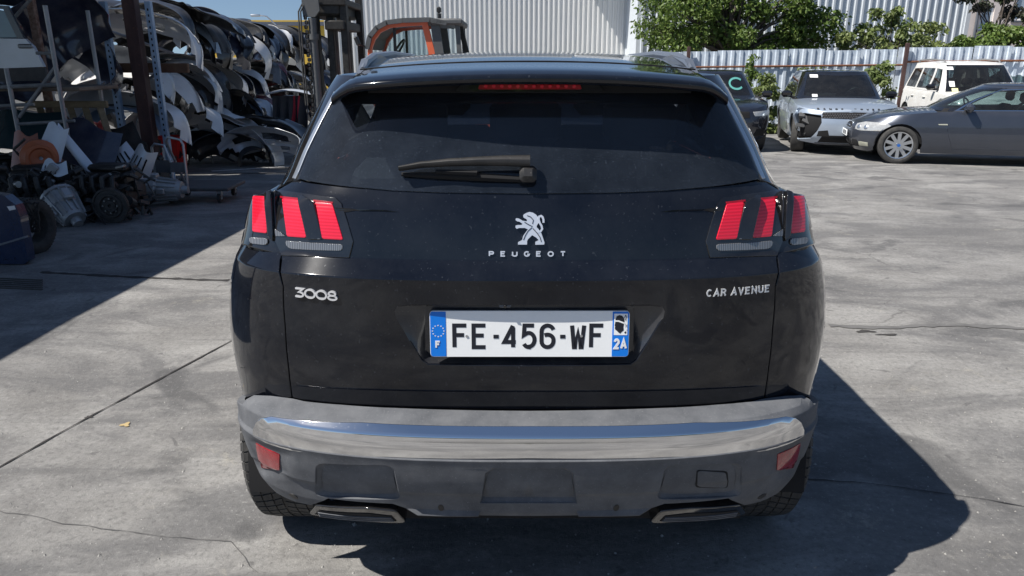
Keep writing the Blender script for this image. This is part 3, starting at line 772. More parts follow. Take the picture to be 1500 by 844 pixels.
def polyfill(mb, poly, fn, d0, d1):
    r = delaunay_2d_cdt([V(p) for p in poly], [(i, (i+1) % len(poly)) for i in range(len(poly))], [], 1, 1e-4)
    vs = [tuple(p) for p in r[0]]; b = len(mb.v); mb.v += [tuple(fn(x, y, d1)) for x, y in vs]
    ar = lambda f: sum(vs[f[i]][0]*vs[f[(i+1) % len(f)]][1]-vs[f[(i+1) % len(f)]][0]*vs[f[i]][1] for i in range(len(f)))
    A, B, C = (V(mb.v[b+i]) for i in r[2][0])
    mb.f += [tuple(b+i for i in (f if ar(f) < 0 else reversed(f))) for f in r[2]]
    n = len(poly); b = len(mb.v); mb.v += [tuple(fn(x, y, d1)) for x, y in poly]+[tuple(fn(x, y, d0)) for x, y in poly]
    mb.f += [(b+i, b+(i+1) % n, b+n+(i+1) % n, b+n+i) for i in range(n)]
polyfill(mb, lion, emb, 0, .007)
tail = [(800, 385), (840, 372), (858, 345), (850, 310), (830, 280), (818, 240), (822, 212), (845, 203), (862, 215), (872, 245), (872, 278)]
L, R, c = ribbon(tail, 22); b0 = len(mb.v)
for a, b in zip(L, R): mb.v += [tuple(emb(a.x, a.y, .0075)), tuple(emb(b.x, b.y, .0075)), tuple(emb(a.x, a.y, 0)), tuple(emb(b.x, b.y, 0))]
for i in range(len(L)-1): a = b0+4*i; b = a+4; mb.f += [(a, b, b+1, a+1), (a+2, b+2, b, a), (a+1, b+1, b+3, a+3)]
M_badge = simple('polished_badge', (.88, .89, .91), rough=.22, metal=.55, coat=.6, var=.03)
mb.build('emblem', M_badge, suv, fix=True, smooth=0)
mb = MB()
for pl in ([(745, 330), (700, 370), (670, 420), (650, 470)], [(755, 340), (800, 390), (835, 440), (850, 490)], [(660, 270), (700, 295), (750, 320)], [(690, 200), (730, 215), (760, 250), (750, 290)]):
    L, R, c = ribbon(pl, 9); b0 = len(mb.v)
    for a, b in zip(L, R): mb.v += [tuple(emb(a.x, a.y, .0078)), tuple(emb(b.x, b.y, .0078))]
    for i in range(len(L)-1): a = b0+2*i; mb.f += [(a, a+2, a+3, a+1)]
mb.build('emblem_relief', simple('emblem_groove', (.05, .05, .055), rough=.4, metal=.6), suv, smooth=0)
# lettering on the tailgate
def lab(hull, px, py, slope=0.0, zr=(.9, 1.2)):
    left = px < 775; q = PL(hull, [(px if left else 1550-px, py)], zr)[0]; X0 = hull.pt(q[0], q[1]).x*(-1 if left else 1); z0 = q[1]
    def fn(x, y, d):
        X = X0+x; z = z0+y+slope*x; s = hull.s_of_x(abs(X), z)*(1 if X >= 0 else -1); return hull.pt(s, z)+hull.nrm(s, z)*d
    return fn
mb = MB(); letters(mb, 'PEUGEOT', lab(HH, 716, 376), .0145, .0035, .0165, 1.35, .003); mb.build('maker_lettering', M_badge, suv, smooth=0)
mb = MB(); f3 = lab(HH, 433, 434.5, -.02)
letters(mb, '3008', f3, .0275, .0048, .0, 1.52, .005); mb.build('model_number', M_badge, suv, smooth=30)
mb = MB(); f4 = lab(HH, 1032.5, 435, .004)
wcar = letters(mb, 'CAR AVENUE', f4, .0205, .0038, .0042, .98, .0008, serif=True); mb.build('dealer_lettering', M_white, suv, smooth=0)
mb = MB(); cz = PL(HH, [(740, 449)], (.9, 1.1))[0]; cp = HH.pt(-cz[0], cz[1]); mb.bbox((cp.x, cp.y+.012, cp.z+.002), (.032, .02, .014), .003); cm = mb.build('reversing_camera', M_plastic, suv)
mb = MB(); mb.cyl((cp.x, cp.y+.004, cp.z+.001), (cp.x, cp.y-.001, cp.z-.001), .005, .004, 12); mb.build('camera_lens', M_gloss, cm)

# number plate
pl4 = [HH.pt(-HH.s_of_x(.26, z), z) for z in (.88, .99)]
pc = PL(HH, [(775, 522.5), (775, 458.5)], (.8, 1.1)); zb, ztp = pc[0][1], pc[1][1]
M_pw = simple('plate_white', (0.90, 0.91, 0.90), rough=0.35, var=0.02, dust=0.05, nscale=20); M_pb = simple('plate_blue', (0.002, 0.19, 0.72), rough=0.35, var=0.05)
M_pk = simple('plate_black', (0.012, 0.014, 0.022), rough=0.35)
yb_, yt_ = HH.pt(0, zb).y-.001, HH.pt(0, ztp).y+.0155
PH = math.hypot(ztp-zb, yt_-yb_); PW = .534; PK = PW/.522
def pf(x, y, d):                                       # plate coordinates from its bottom left corner
    t = y/PH; return V((x-PW/2, yb_+(yt_-yb_)*t-d, zb+(ztp-zb)*t))
plate = MB(); plate.prism([p for p in rounded([(0, 0), (PW, 0), (PW, PH), (0, PH)], .012, 5)], .008, lambda x, y, h: pf(x, y, h-.008)); plate = plate.build('number_plate', M_pw, suv, fix=True)
B1 = [(.002, .012)]+rounded([(.002, .002), (.002, .0021)], .001)[:0]
def band(x0, x1, left):
    q = rounded([(x0, .0015), (x1, .0015), (x1, PH-.0015), (x0, PH-.0015)], .010, 5); m = len(q)//4
    return [q[i] if ((i//m in (0, 3)) == left) else [(x0, .0015), (x1, .0015), (x1, PH-.0015), (x0, PH-.0015)][i//m] for i in range(len(q))]
for x0, x1, l in ((.0015, .043, True), (PW-.045, PW-.0015, False)):
    q = rounded([(x0, .0015), (x1, .0015), (x1, PH-.0015), (x0, PH-.0015)], .008, 5)
    mb = MB(); mb.prism(q, .0012, lambda x, y, h: pf(x, y, h-.0004)); mb.build('blue_band', M_pb, plate, fix=True, smooth=0)
fill = lambda a: [(a[0], .0015), (a[1], .0015), (a[1], PH-.0015), (a[0], PH-.0015)]
for a in ((.03, .0435), (PW-.0455, PW-.03)):
    mb = MB(); mb.prism(fill(a), .0010, lambda x, y, h: pf(x, y, h-.0004)); mb.build('blue_band', M_pb, plate, fix=True, smooth=0)
def ptxt(name, txt, x, y, h, t, gap, asp, mat, d=.0016):
    mb = MB(); wd = letters(mb, txt, lambda a, b, dd: pf(x+a, y+b, dd+.0004), h, t, gap, asp, d); mb.build(name, mat, plate, smooth=0); return wd
for txt, xa, xb in (('F', .0585, .1007), ('E', .109, .1507), ('4', .1897, .230), ('5', .239, .280), ('6', .287, .329), ('W', .3665, .4088), ('F', .417, .4585)):
    ptxt('registration_character', txt, xa*PK, .0216, .071, .0110, 0, ((xb-xa)*PK-.0110)/(GLY[txt][0]*.071), M_pk, .0002)
for xa, xb in ((.1663, .180), (.341, .3545)):
    mb = MB(); mb.prism([(xa*PK, .0515), (xb*PK, .0515), (xb*PK, .0615), (xa*PK, .0615)], .001, lambda x, y, h: pf(x, y, h)); mb.build('hyphen', M_pk, plate, fix=True, smooth=0)
ptxt('country_letter', 'F', .014, .024, .021, .0045, 0, .9, M_white, .0016)
ptxt('department_number', '2A', PW-.0410, .0215, .030, .0058, .0012, .66, M_white)
for k in range(12):
    a = k*PI/6; cx, cy = .0225+.0155*math.sin(a), .072+.0155*math.cos(a)
    star = [(cx+(.0026 if i % 2 == 0 else .0011)*math.sin(i*PI/5), cy+(.0026 if i % 2 == 0 else .0011)*math.cos(i*PI/5)) for i in range(10)]
    mb = MB(); mb.prism(star, .0014, lambda x, y, h: pf(x, y, h)); mb.build('star', M_white, plate, fix=True, smooth=0)
mb = MB(); x0 = PW-.0415; mb.prism([(x0, .061), (x0+.036, .061), (x0+.036, PH-.007), (x0, PH-.007)], .0014, lambda x, y, h: pf(x, y, h)); mb.build('crest_panel', M_pw, plate, fix=True, smooth=0)
# crest: profile head with a headband (crop pixels 228..420 x 190..405)
head = [(262, 215), (300, 203), (340, 210), (368, 235), (378, 270), (362, 320), (368, 355), (335, 375), (320, 390), (290, 375), (262, 355), (250, 352), (240, 335), (244, 318), (236, 305), (243, 285), (246, 250)]
cf = lambda x, y, h: pf(x0+(x-228)/192*.036, .061+(405-y)/215*(PH-.068), h)
mb = MB(); polyfill(mb, head, lambda x, y, d: cf(x, y, d), 0, .0019)
mb.build('crest_head', M_pk, plate, smooth=0)
mb = MB()
for pl_, t in (([(243, 262), (290, 262), (375, 284)], 15), ([(372, 272), (410, 300)], 10), ([(372, 275), (385, 330), (408, 350)], 12)):
    L, R, c = ribbon(pl_, t); b = len(mb.v); mb.v += [tuple(cf(p.x, p.y, .0024)) for p in L+R]; n_ = len(L)
    for i in range(n_-1): mb.f.append((b+i, b+i+1, b+n_+i+1, b+n_+i))
mb.build('crest_headband', M_pw, plate, smooth=0)
mb = MB()
for pl_, t in (([(384, 250), (376, 225), (390, 203), (402, 225), (392, 262)], 7), ([(378, 375), (392, 382), (400, 365)], 12), ([(398, 290), (410, 325)], 6)):
    L, R, c = ribbon(pl_, t); b = len(mb.v); mb.v += [tuple(cf(p.x, p.y, .0022)) for p in L+R]; n_ = len(L)
    for i in range(n_-1): mb.f.append((b+i, b+i+1, b+n_+i+1, b+n_+i))
mb.build('crest_ribbon', M_pk, plate, smooth=0)
for xx in (.0985, PW-.128):
    mb = MB(); mb.cyl(pf(xx, .058, 0), pf(xx, .058, .0022), .004, .0035, 12); mb.build('rivet', M_silver, plate)

# wheels
def tread_wheel(x, y, parent, R_=WRAD, wd=.235, tread=True, name='wheel', rimmat=None):
    T = thing(name, None, None); T.parent = parent; T.location = (x, y, R_)
    sgx = 1 if x > 0 else -1
    prof = [(-wd*.36, R_*.62), (-wd*.50, R_*.70), (-wd*.52, R_*.82), (-wd*.49, R_*.93), (-wd*.42, R_*.975), (-wd*.2, R_*.988), (0, R_*.990), (wd*.2, R_*.988), (wd*.42, R_*.975), (wd*.49, R_*.93), (wd*.52, R_*.82), (wd*.50, R_*.70), (wd*.36, R_*.62)]
    MB().lathe(prof, n=72).build('tyre', M_rubber, T)
    if tread:
        mb = MB(); nb = 62
        for k in range(nb):
            a0 = 2*PI*k/nb
            for side in (-1, 1):
                for (x0_, x1_, sh, r0, r1) in ((.02, .13, 0, 1.0, 1.0), (.15, .28, .3, 1.0, .998), (.30, .44, .62, .996, .986), (.445, .515, .85, .982, .925)):
                    da = 2*PI/nb*.80; vs = []
                    for (xx, aa) in ((x0_, 0), (x1_, 1)):
                        for q in (0, 1):
                            A = a0+(sh+(.30*aa))*2*PI/nb+q*da+(PI/nb if side > 0 else 0); rr = R_*(r1 if aa else r0)
                            for r in (rr, rr-.012): vs.append(V((side*xx*wd, r*math.cos(A), r*math.sin(A))))
                    f = [(0, 4, 6, 2), (0, 1, 5, 4), (2, 6, 7, 3), (0, 2, 3, 1), (4, 5, 7, 6)]
                    mb.add(vs, f)
        o = mb.build('tread_pattern', M_rubber, T, smooth=0, fix=True); o['kind'] = 'stuff'
    MB().lathe([(-wd*.3, R_*.2), (wd*.30*1, R_*.25), (wd*.33, R_*.58), (wd*.36, R_*.64), (-wd*.36, R_*.64), (-wd*.3, R_*.5)], n=32).xf(Matrix.Rotation(0 if sgx > 0 else PI, 4, 'Z')).build('rim', rimmat or M_silver, T, fix=True)
    return T
for sx in (-1, 1):
    tread_wheel(sx*.802, WR, suv); tread_wheel(sx*.795, WF, suv, tread=False)
# underbody and wheel houses
mb = MB(); mb.box((0, 2.2, .34), (1.30, 4.0, .16)); mb.build('underbody', M_void, suv)
for sx in (-1, 1):
    for yc in (WR, WF):
        MB().grid(lambda u, v: V((sx*(.55+.32*v), yc-.42*math.cos(PI*u), .30+.44*math.sin(PI*u))), 12, 2).build('wheel_housing', M_void, suv, smooth=60)
# cabin: floor, seats, headrests, dashboard, mirrors
def seat(x, y, wd, h=.62, z0=.72, parent=None, mat=None, two=True):
    T = thing('seat', None, None); T.parent = parent; T.location = (x, y, z0)
    mat = mat or M_seat
    MB().bbox((0, .22, -.05), (wd, .48, .16), .05).build('cushion', mat, T)
    MB().bbox((0, 0, h*.5), (wd, .13, h), .05, Matrix.Rotation(rad(12), 3, 'X')).build('backrest', mat, T)
    for xx in ([0] if wd < .7 else [-wd*.32, 0, wd*.32]):
        MB().bbox((xx, -.09, h+.13), (.25, .09, .17), .035).build('headrest', mat, T)
    return T
mb = MB(); mb.box((0, 1.75, .62), (1.5, 3.0, .05)); mb.build('cabin_floor', M_void, suv)
seat(0, 1.0, 1.25, parent=suv, z0=.74, h=.52); seat(-.37, 1.95, .50, parent=suv, z0=.75, h=.55); seat(.37, 1.95, .50, parent=suv, z0=.75, h=.55)
mb = MB(); mb.bbox((0, 2.75, 1.03), (1.36, .45, .22), .06); mb.build('dashboard', M_void, suv)
mb = MB(); mb.bbox((0, .55, 1.13), (1.2, .55, .03), .01); mb.build('parcel_shelf', M_seat, suv)
mb = MB(); mb.grid(lambda u, v: V(((2*v-1)*.53, .42+2.0*u, rz(.42+2*u)-.055-.02*(2*v-1)**2)), 10, 8); mb.build('headlining', M_seat, suv)
for sx in (-1, 1):
    mb = MB(); mb.bbox((sx*1.0, 2.55, 1.22), (.20, .10, .14), .035); mb.build('door_mirror', M_black, suv)
    mb = MB(); mb.bbox((sx*.88, 2.57, 1.17), (.12, .05, .04), .01); mb.build('mirror_arm', M_dark, suv)

# ------------------------------------------------------------------ ground
def ground_mat():
    m, nt, b = principled('worn_concrete')
    big = noise(nt, .30, 6, .6, sc=(1, 1.5, 1)); med = noise(nt, 1.6, 9, .68, dist=.5); streak = noise(nt, 1.0, 9, .68, sc=(.8, 1.7, 1), dist=.7); fine = noise(nt, 38, 9, .85)
    c = mix_rgb(nt, ramp(nt, med, [(.36, 0), (.62, 1)]), (.205, .198, .188), (.315, .307, .292))
    c = mix_rgb(nt, ramp(nt, streak, [(.45, 0), (.58, .75)]), c, (.128, .126, .126))
    c = mix_rgb(nt, ramp(nt, big, [(.50, 0), (.62, .55)]), c, (.130, .127, .125))
    stain = noise(nt, 1.1, 4, .5, dist=1.2); c = mix_rgb(nt, ramp(nt, stain, [(.585, 0), (.65, .65)]), c, (.082, .081, .082)); drip = noise(nt, 7, 4, .6, dist=.6); c = mix_rgb(nt, ramp(nt, drip, [(.655, 0), (.70, .6)]), c, (.085, .083, .083)); trk = noise(nt, 1.6, 8, .7, sc=(.18, 3.2, 1), dist=.25); c = mix_rgb(nt, ramp(nt, trk, [(.56, 0), (.66, .45)]), c, (.115, .113, .112))
    pale = noise(nt, 1.3, 12, .85, dist=.3); c = mix_rgb(nt, ramp(nt, pale, [(.58, 0), (.68, .65)]), c, (.46, .43, .355))
    c = mix_rgb(nt, ramp(nt, fine, [(.36, .70), (.50, 0)]), c, (.10, .098, .095))
    c = mix_rgb(nt, ramp(nt, fine, [(.56, 0), (.66, .60)]), c, (.46, .45, .42))
    sp = noise(nt, 70, 3, .7); c = mix_rgb(nt, ramp(nt, sp, [(.68, 0), (.72, .9)]), c, (.62, .61, .57))
    vz = N(nt, 'ShaderNodeTexVoronoi', feature='DISTANCE_TO_EDGE'); tcc = N(nt, 'ShaderNodeTexCoord'); vn = N(nt, 'ShaderNodeTexNoise'); vn.inputs['Scale'].default_value = 2.5; vn.inputs['Detail'].default_value = 8
    va = N(nt, 'ShaderNodeVectorMath', operation='MULTIPLY_ADD'); va.inputs[1].default_value = (.55, .55, 0); nt.links.new(tcc.outputs['Object'], vn.inputs[0]); nt.links.new(vn.outputs[1], va.inputs[0]); nt.links.new(tcc.outputs['Object'], va.inputs[2])
    nt.links.new(va.outputs[0], vz.inputs['Vector']); vz.inputs['Scale'].default_value = .55
    ck = ramp(nt, vz.outputs['Distance'], [(.0006, .8), (.0026, 0)]); cm = ramp(nt, noise(nt, .5, 2, .5), [(.55, 0), (.62, .7)])
    mm = N(nt, 'ShaderNodeMath', operation='MULTIPLY'); nt.links.new(ck, mm.inputs[0]); nt.links.new(cm, mm.inputs[1]); c = mix_rgb(nt, mm.outputs[0], c, (.055, .052, .05))
    nt.links.new(c, b.inputs['Base Color']); b.inputs['Roughness'].default_value = .8; b.inputs['Specular IOR Level'].default_value = .3
    n1 = bump(nt, b, med, .3, .02); bump(nt, b, fine, .8, .010, n1); return m
M_ground = ground_mat()
mb = MB(); ysr = [-120, -40, -10, 0, 2, 4.5, 6, 8, 10, 14, 18, 24, 30, 34.5, 60, 150, 600]; xs = [-400, -60, -20, -8, 0, 8, 20, 60, 400]
mb.v = [(x, y, gz(y)) for y in ysr for x in xs]; nx = len(xs)
mb.f = [(j*nx+i, j*nx+i+1, (j+1)*nx+i+1, (j+1)*nx+i) for j in range(len(ysr)-1) for i in range(nx-1)]
g = mb.build('ground', M_ground); g['kind'] = 'structure'


# ------------------------------------------------------------------ other cars
def make_car(T, S):
    """T: root empty. S: shape numbers of the car; rear bumper at y = 0, nose towards +y"""
    P, L, R_ = S['paint'], S['L'], S['R']
    H = Hull(S['W'], S['y0'], S.get('D0', .5), S.get('n0', 3), S.get('b0', .06), S['y1'], S.get('D1', .6), S.get('n1', 2.8), S.get('b1', .10), L=L-1.6, bulge=S.get('bulge', .02), creases=S.get('creases', ()))
    top = profile(S['top']); sill = S.get('sill', .22); yr, yf = S['wheels']; ar = S.get('arch', R_*1.14)
    def arch_pts(yc): return [(yc-ar*math.cos(PI*k/14), R_+(ar)*math.sin(PI*k/14)) for k in range(15)]
    low = [(0, sill+.08), (.6, sill+.02)]+ys(H, [(yr-ar, sill)]+arch_pts(yr)+[(yr+ar, sill), (yf-ar, sill)]+arch_pts(yf)+[(yf+ar, sill+.01)])+[(H.end-.5, sill-.02), (H.end, sill-.02)]
    tp = []
    for k in range(0, 61):
        s = H.end*(1-k/60); z = top(L if k == 0 else 0); z = .9
        for it in range(8): z = top(H.pt(s, z).y)
        tp.append((s, z))
    doors = [[(H.s_of_y(y, z), z) for y, z in d] for d in S.get('doors', [])]
    cut = S.get('cut')
    holes = list(doors)
    if cut:                                               # torn corner: front panel missing there
        for sd_ in (1, -1): patch('body', H, low+tp, P, T, holes=holes+([cut] if sd_ > 0 else []), step=.09, thick=.02, bev=.003, sides=(sd_,))
    else:
        for sd_ in (1, -1): patch('body', H, low+tp, P, T, holes=holes, step=.09, thick=.02, bev=.003, sides=(sd_,))
    for d in doors:
        cs, cz = sum(p[0] for p in d)/len(d), sum(p[1] for p in d)/len(d); dd = [(p[0]+(.005 if p[0] < cs else -.005), p[1]+(.005 if p[1] < cz else -.005)) for p in d]
        for sd_ in (-1, 1):
            o = patch('door', H, dd, S.get('doorpaint', P), T, step=.09, thick=.015, bev=.003, sides=(sd_,))
            hy = S.get('handle', None)
            if hy:
                yy = max(p.y for p in [H.pt(q[0], q[1]) for q in d]); c = H.pt(H.s_of_y(H.pt(min(q[0] for q in d), hy).y+.14, hy), hy)
                mb = MB(); mb.bbox((sd_*(c.x+.022), c.y, c.z), (.03, .20, .028), .01); mb.build('handle', P, o)
    patch('inner_panel', H, [(0, .35), (H.end, .35), (H.end, .6)]+[(p[0], p[1]-.06) for p in tp], M_void, T, step=.15, off=-.04, thick=.003) if S.get('inner', True) else None
    yw, yb = S['cowl'], S['boot']
    def lid(name, ya, yb_, n, crown, mat, rib=None):
        def f(u, v):
            y = ya+(yb_-ya)*u; z = top(y); e = 2*v-1; hw = H.hw(y, z); c = crown*(1-abs(e)**2.5)
            if rib: c += rib(u, abs(e))
            return V((e*hw, y, z+c))
        MB().grid(f, n, 16).build(name, mat, T, smooth=60)
    lid('bonnet', yw, L-.002 if False else H.pt(H.end, top(L)).y-.001, 26, S.get('crown', .035), P, S.get('rib'))
    lid('cabin_base', yb, yw, 6, 0.0, M_void)
    if yb > .05: lid('boot_lid', max(H.pt(0, top(0)).y+.001, .0), yb, 10, .02, P)
    # greenhouse
    G = S['gh']; GH = Hull(G['W'], G['y0'], .25, 3, .05, G['y1'], G.get('D1', .45), G.get('n1', 2.6), G.get('b1', .12), L=G['L'])
    zb, zr = G['z']; gs_ = lambda y, z: (GH.s_of_y(y, z), z)
    wins = [[gs_(y, z) for y, z in q] for q in G['windows']]
    a0, a1 = G.get('ws', (.78, .74)); wsc = [(GH.end, zb), (GH.end-a0, zb), (GH.end-a1, zr-.03), (GH.end, zr-.03)]
    rw_ = [(0, zb+.06), (.62, zb+.06), (.60, zr-.05), (0, zr-.05)]
    PP = S.get('pillar', P)
    shell = [(0, zb-.05), (GH.end-a0-.04, zb-.05), (GH.end-a0-.04, zb), (GH.end-a1-.06, zr-.03), (GH.end, zr-.03), (GH.end, zr), (0, zr)]
    shell = [(0, zb-.05), (GH.end-a0, zb-.05), (GH.end-a0, zb), (GH.end-a1, zr-.03), (GH.end, zr-.03), (GH.end, zr), (0, zr)]
    for sd_ in (1, -1): patch('pillars', GH, shell, PP, T, holes=wins+[rw_], step=.08, thick=.02, bev=.003, sides=(sd_,))
    for q in wins:
        for sd_ in (1, -1):
            patch('side_window', GH, q, S.get('glass', M_cglass), T, step=.12, off=-.004, thick=.002, bev=.0005, sides=(sd_,))
            if G.get('trim'):
                qq = [(p[0], p[1]) for p in q]; cx, cz = sum(p[0] for p in q)/len(q), sum(p[1] for p in q)/len(q)
                big = [(cx+(p[0]-cx)*1.02+(.014 if p[0] > cx else -.014), p[1]+(.013 if p[1] > cz else -.013)) for p in q]
                patch('window_trim', GH, big, G['trim'], T, holes=[q], step=.12, off=.003, thick=.004, bev=.001, sides=(sd_,))
    patch('windscreen', GH, wsc, S.get('wglass', M_cglass), T, step=.1, off=-.003, thick=.003, bev=.0005)
    band_ = [(GH.end, zr-.03), (GH.end-a1, zr-.03), (GH.end-a0, zb), (GH.end, zb)]
    inner = [(GH.end, zr-.075), (GH.end-a1+.035, zr-.06), (GH.end-a0+.045, zb+.055), (GH.end, zb+.055)]
    patch('windscreen_border', GH, [(GH.end, zb), (GH.end, zb+.05)]+[inner[2], inner[1], inner[0], (GH.end, zr-.03), band_[1], band_[2]], M_gloss, T, step=.1, off=-.0005, thick=.001, bev=.0005, seam=GH.end)
    patch('rear_window', GH, rw_, M_cglass, T, step=.1, off=-.003, thick=.003, bev=.0005)
    def rf(u, v):
        y0_, y1_ = GH.pt(0, zr).y, GH.pt(GH.end, zr).y; y = y0_+(y1_-y0_)*u; e = 2*v-1
        return V((e*GH.hw(y, zr)*.999, y, zr+G.get('roofcrown', .05)*(1-e**4*.9)*(math.sin(PI*min(max(u, .0), 1)))**.5 if 0 < u < 1 else zr))
    MB().grid(rf, 24, 16).build('roof', S.get('roofmat', P), T, smooth=60)
    # cabin
    for (x, y) in ((-.37, G['seat']), (.37, G['seat'])):
        seat(x, y, .46, parent=T, z0=zb-.42, h=.52)
    seat(0, G['seat']-.85, 1.2, parent=T, z0=zb-.42, h=.5)
    mb = MB(); mb.bbox((0, yw-.32, zb-.02), (1.3, .40, .12), .05); mb.build('dashboard', M_void, T)
    sx = G.get('steer', -.37); mb = MB(); cc = V((sx, yw-.58, zb+.05)); rr = Matrix.Rotation(rad(65), 3, 'X')
    mb.tube([cc+rr @ V((.18*math.cos(a*PI/10), .18*math.sin(a*PI/10), 0)) for a in range(21)], .014, 6); mb.build('steering_wheel', M_dark, T)
    # wheels, mirrors, underbody
    for i, (y, st) in enumerate(((yr, 0), (yf, S.get('steerang', 0)))):
        for sd_ in (-1, 1):
            alloy(T, (sd_*(S['track']), y), R_, S.get('tw', .22), S.get('rimR', .64), S['spokes'], S.get('rimmat', M_silver), sd_, st)
    mb = MB(); mb.box((0, L/2, .33), (1.25, L*.86, .18)); mb.build('underbody', M_void, T)
    for sd_ in (-1, 1):
        for yc in (yr, yf): MB().grid(lambda u, v: V((sd_*(S['track']-.30+.36*v), yc-(ar+.02)*math.cos(PI*u), R_+(ar+.02)*math.sin(PI*u))), 12, 2).build('wheel_housing', M_void, T, smooth=60)
    mx, my, mz = S['mirror']
    for sd_ in (-1, 1):
        mb = MB(); mb.bbox((sd_*mx, my, mz), (.22, .12, .14), .045); o = mb.build('door_mirror', S.get('mirrormat', P), T)
        mb = MB(); mb.bbox((sd_*(mx-.12), my+.01, mz-.06), (.12, .06, .03), .01); mb.build('mirror_arm', M_dark, o)
    return H, GH
def alloy(T, xy, R_, wd, rr, n, mat, sd_, steer=0):
    Wt = thing('wheel', None, None); Wt.parent = T; Wt.location = (xy[0], xy[1], R_); Wt.rotation_euler = (0, 0, steer)
    prof = [(-wd*.40, R_*rr), (-wd*.50, R_*(rr+.05)), (-wd*.53, R_*.84), (-wd*.46, R_*.96), (-wd*.3, R_), (wd*.3, R_), (wd*.46, R_*.96), (wd*.53, R_*.84), (wd*.50, R_*(rr+.05)), (wd*.40, R_*rr)]
    MB().lathe(prof, n=48).build('tyre', M_rubber, Wt)
    m = MB(); m.lathe([(wd*.42*sd_, R_*rr), (wd*.46*sd_, R_*rr*1.0), (wd*.44*sd_, R_*rr*.93), (wd*.1*sd_, R_*rr*.88), (-wd*.4*sd_, R_*rr*.9), (-wd*.4*sd_, R_*rr)], n=40)
    for k in range(n):
        a = 2*PI*k/n
        for off in (-.10, .10) if n <= 7 else (0,):
            w0, w1 = (.030, .022) if n <= 7 else (.042, .058)
            d0 = V((0, math.sin(a+off*.4), math.cos(a+off*.4))); d1 = V((0, math.sin(a+off*1.8), math.cos(a+off*1.8))); t0 = V((0, d0.z, -d0.y)); t1 = V((0, d1.z, -d1.y))
            p0 = d0*R_*.10; p1 = d1*R_*rr*.95; xo, xi = wd*.40*sd_, wd*.26*sd_
            vs = [V((xo, 0, 0))+p0-t0*w0*.6, V((xo, 0, 0))+p0+t0*w0*.6, V((xo*1.05, 0, 0))+p1+t1*w1*.5, V((xo*1.05, 0, 0))+p1-t1*w1*.5]
            vs += [v-V((xo-xi, 0, 0)) for v in vs]; m.add(vs, [(0, 1, 2, 3), (4, 7, 6, 5), (0, 4, 5, 1), (1, 5, 6, 2), (2, 6, 7, 3), (3, 7, 4, 0)])
    m.build('rim', mat, Wt, fix=True, smooth=35)
    m = MB(); m.cyl((wd*.30*sd_, 0, 0), (wd*.43*sd_, 0, 0), R_*.17, R_*.14, 16); m.build('hub', mat, Wt)
    m = MB(); m.cyl((-wd*.2*sd_, 0, 0), (wd*.08*sd_, 0, 0), R_*.48, None, 24); m.build('brake_disc', simple('brake_disc', (.10, .095, .09), rough=.45, metal=.6), Wt)
M_cglass = glass('car_glass', tint=(0.42, 0.52, 0.52), dust=0.05)
M_headl = simple('headlamp_lens', (0.52, 0.52, 0.50), rough=0.12, metal=0.35, coat=1.0, nscale=22, var=0.45)
def FS(H, pts):          # ('x', lateral, z) on the nose or ('y', along, z) on the flank -> (s, z)
    return [(H.s_of_x(v, z, True), z) if k == 'x' else (H.s_of_y(v, z), z) for k, v, z in pts]

# --- grey two-door coupe on the right, side on
M_bmw = simple('dark_grey_metallic', (0.062, 0.070, 0.090), rough=0.30, metal=0.55, coat=0.9, dust=0.06, nscale=2, var=.06, dustcol=(.2, .21, .23))
wpos = gpt(1312, 240); ph = rad(74)
S1 = dict(paint=M_bmw, L=4.58, R=.325, wheels=(1.06, 3.82), track=.775, tw=.23, rimR=.72, spokes=10, sill=.20,
    W=[(.18, .84), (.30, .875), (.50, .892), (.66, .885), (.78, .868), (.90, .845), (.95, .80)], y0=[(.2, .10), (.5, .02), (.8, .05), (1.0, .12)],
    y1=[(.18, 4.44), (.30, 4.54), (.45, 4.575), (.58, 4.56), (.66, 4.52), (.74, 4.44), (.95, 4.2)], D1=.72, n1=2.5, b1=.10,
    top=[(0, .96), (.3, 1.01), (.9, .99), (1.6, .945), (2.4, .925), (3.0, .915), (3.4, .89), (3.8, .845), (4.15, .775), (4.38, .70), (4.5, .655)],
    cowl=3.28, boot=.75, crown=.045, doors=[[(1.62, .30), (2.98, .28), (3.02, .40), (3.0, .90), (1.66, .925), (1.55, .60)]], handle=.76,
    gh=dict(W=[(.88, .80), (.95, .765), (1.15, .69), (1.34, .575)], y0=[(.88, .62), (1.1, .95), (1.34, 1.45)], y1=[(.88, 3.36), (1.1, 2.98), (1.34, 2.42)], L=1.6, z=(.915, 1.335), seat=1.95,
            windows=[[(1.60, .955), (2.93, .935), (2.63, 1.12), (2.30, 1.265), (1.90, 1.295), (1.62, 1.29)], [(.92, .985), (1.54, .96), (1.55, 1.285), (1.28, 1.25), (1.02, 1.10)]], trim=M_chrome, roofcrown=.045),
    mirror=(.93, 2.82, .985), steerang=0)
org = V((wpos.x, wpos.y, 0))-Matrix.Rotation(ph, 3, 'Z') @ V((-.775-.1, 3.82, 0))
bmw = thing('parked_car', 'dark grey two-door coupe parked side on, cut off by the right edge of the photo', 'car', (org.x, org.y, gz(13.3)), ph)
H, GH = make_car(bmw, S1)
